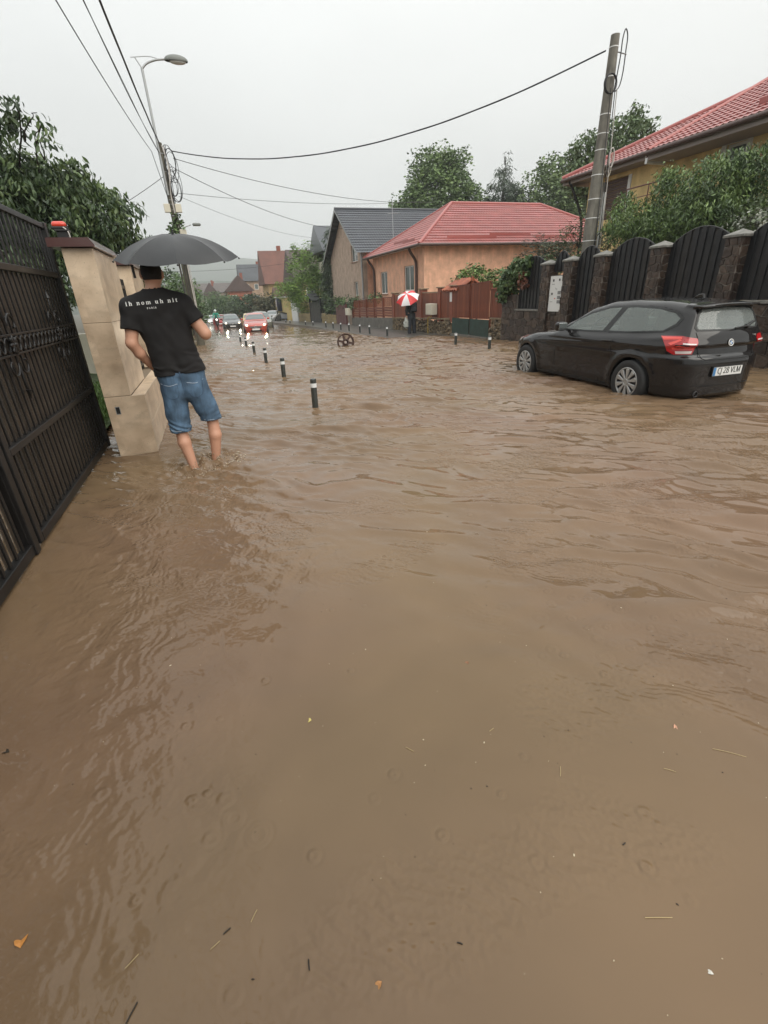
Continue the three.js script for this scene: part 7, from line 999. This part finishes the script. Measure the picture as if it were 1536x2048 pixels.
// splash round the feet and scraps afloat
{
  const R = mulberry(99), n = 420, im = new THREE.InstancedMesh(new THREE.SphereGeometry(1, 6, 5), phy({ color: C(0.36, 0.27, 0.18), roughness: 0.1, ior: 1.333 }), n), m = new THREE.Matrix4();
  for (let i = 0; i < n; i++) { const [fx, fz] = manFeet[i % 2], a = R() * 6.28, r = 0.05 + 0.30 * R() ** 1.5, s = mix(0.0015, 0.0055, R() ** 2), x = fx + Math.cos(a) * r + 0.06, z = fz + Math.sin(a) * r; m.compose(V(x, waterWave(x, z) + s + 0.10 * R() ** 3 * (1 - r), z), new THREE.Quaternion(), V(s, s * mix(1, 1.8, R()), s)); im.setMatrixAt(i, m); }
  im.name = 'splash_droplets'; tag(im, 'muddy droplets splashing up round the wading feet', 'splash', null, 'stuff'); scene.add(im);
}
{
  const up = (x, z, d = 0.002) => gy(z) + waterWave(x, z) + d, R = mulberry(123);
  const leafF = (name, label, x, z, len, w, col, rot) => { const g = LEAF.droop.clone().scale(len * w * 1.7, len * 0.8, len * 0.8).rotateX(-Math.PI / 2 + 0.06).rotateY(rot); const o = mesh(name, g, std({ color: C(...col), roughness: 0.6, side: THREE.DoubleSide })); o.position.set(x, up(x, z, 0.001), z); tag(o, label, 'leaf'); };
  leafF('floating_leaf', 'curled orange leaf floating near the lower left corner', -0.74, -0.91, 0.055, 0.9, [0.52, 0.22, 0.05], 0.2); leafF('floating_leaf', 'pale yellow leaf floating left of centre', 0.11, -1.35, 0.024, 1.4, [0.60, 0.50, 0.16], 1.2); leafF('floating_leaf', 'orange leaf scrap floating near the bottom edge', 0.12, -0.53, 0.03, 0.8, [0.42, 0.20, 0.07], 1.9); leafF('floating_leaf', 'white petal floating near the lower right corner', 0.87, -0.27, 0.022, 0.7, [0.6, 0.58, 0.52], 0.7); leafF('floating_leaf', 'brown leaf floating in the middle of the flood', 0.83, -1.41, 0.03, 0.9, [0.22, 0.10, 0.045], 2.2); leafF('floating_leaf', 'pinkish leaf floating at the right', 1.39, -0.84, 0.05, 0.4, [0.52, 0.28, 0.18], 2.5); leafF('floating_leaf', 'blackish leaf floating at the left edge', -0.98, -1.61, 0.05, 0.6, [0.03, 0.022, 0.014], 1.0);
  const twig = (name, x, z, len, rot, col, r, label) => { const o = mesh(name, tube([[-len / 2, 0, 0], [0, 0.0008, len * 0.06 * (R() - 0.5)], [len / 2, 0, 0]], r, 8, 5), std({ color: C(...col), roughness: 0.6 })); o.position.set(x, up(x, z, r * 0.5 + 0.001), z); o.rotation.y = rot; tag(o, label, 'straw', 'floating straws and twigs'); };
  [[0.87, -0.83, 0.038, 0.9, 'straw slanting upward right of the middle of the flood'], [1.21, -0.70, 0.036, -0.75, 'thick pale straw at the right, slanting downward'], [0.84, -0.40, 0.07, -0.35, 'longest straw, near the lower right'], [1.46, -0.68, 0.10, -0.7, 'long thin straw at the right edge of the flood'], [-0.16, -0.77, 0.03, 0.9, 'short straw left of the bottom centre'], [-0.46, -0.78, 0.035, 0.6, 'pale straw near the lower left'], [-0.26, -0.74, 0.026, 0.4, 'small straw between two others at the lower left'], [0.42, -1.09, 0.035, -0.9, 'bent straw in the middle of the flood'], [0.74, -1.06, 0.022, 0.3, 'tiny straw beside the slanting one']].forEach(([x, z, l, r, n]) => twig('straw', x, z, l, r, [0.48, 0.37, 0.19], 0.0009, n));
  [[-0.45, -0.67, 0.05, 1.0, 'dark crooked twig at the bottom left edge'], [-0.23, -0.76, 0.02, 0.4, 'dark twig stub left of the bottom centre'], [0.89, -0.57, 0.012, 0.2, 'black seed floating at the lower right'], [-0.04, -0.62, 0.022, 1.5, 'dark upright twig near the bottom centre'], [0.33, -0.53, 0.014, -0.6, 'dark seed right of the bottom centre']].forEach(([x, z, l, r, n]) => twig('twig', x, z, l, r, [0.02, 0.015, 0.01], 0.0016, n));
  const n = 260, im = new THREE.InstancedMesh(new THREE.SphereGeometry(1, 6, 4), std({ color: 0xffffff, roughness: 0.7 }), n), m = new THREE.Matrix4(); for (let i = 0; i < n; i++) { const cl = Math.floor(R() * 9), x = R() < 0.5 ? mix(-1.1, 2.4, R()) : mix(-0.6, 1.8, (cl * 0.37) % 1) + (R() - 0.5) * 0.7 * R(), z = mix(-0.1, -2.8, R() ** 1.3), s = mix(0.0009, 0.0028, R() ** 3); m.compose(V(x, up(x, z, 0.0008), z), new THREE.Quaternion().setFromAxisAngle(V(0, 1, 0), R() * 6), V(s * mix(1, 2.4, R()), s * 0.5, s)); im.setMatrixAt(i, m); im.setColorAt(i, R() < 0.55 ? C(0.03, 0.02, 0.012) : C(0.55, 0.47, 0.33)); }
  im.name = 'floating_specks'; tag(im, 'tiny pale and dark plant specks scattered over the brown flood', 'debris', null, 'stuff'); scene.add(im);
}
scene.fog = new THREE.FogExp2(new THREE.Color(0.72, 0.75, 0.75), 0.0008);
renderer.render(scene, camera);
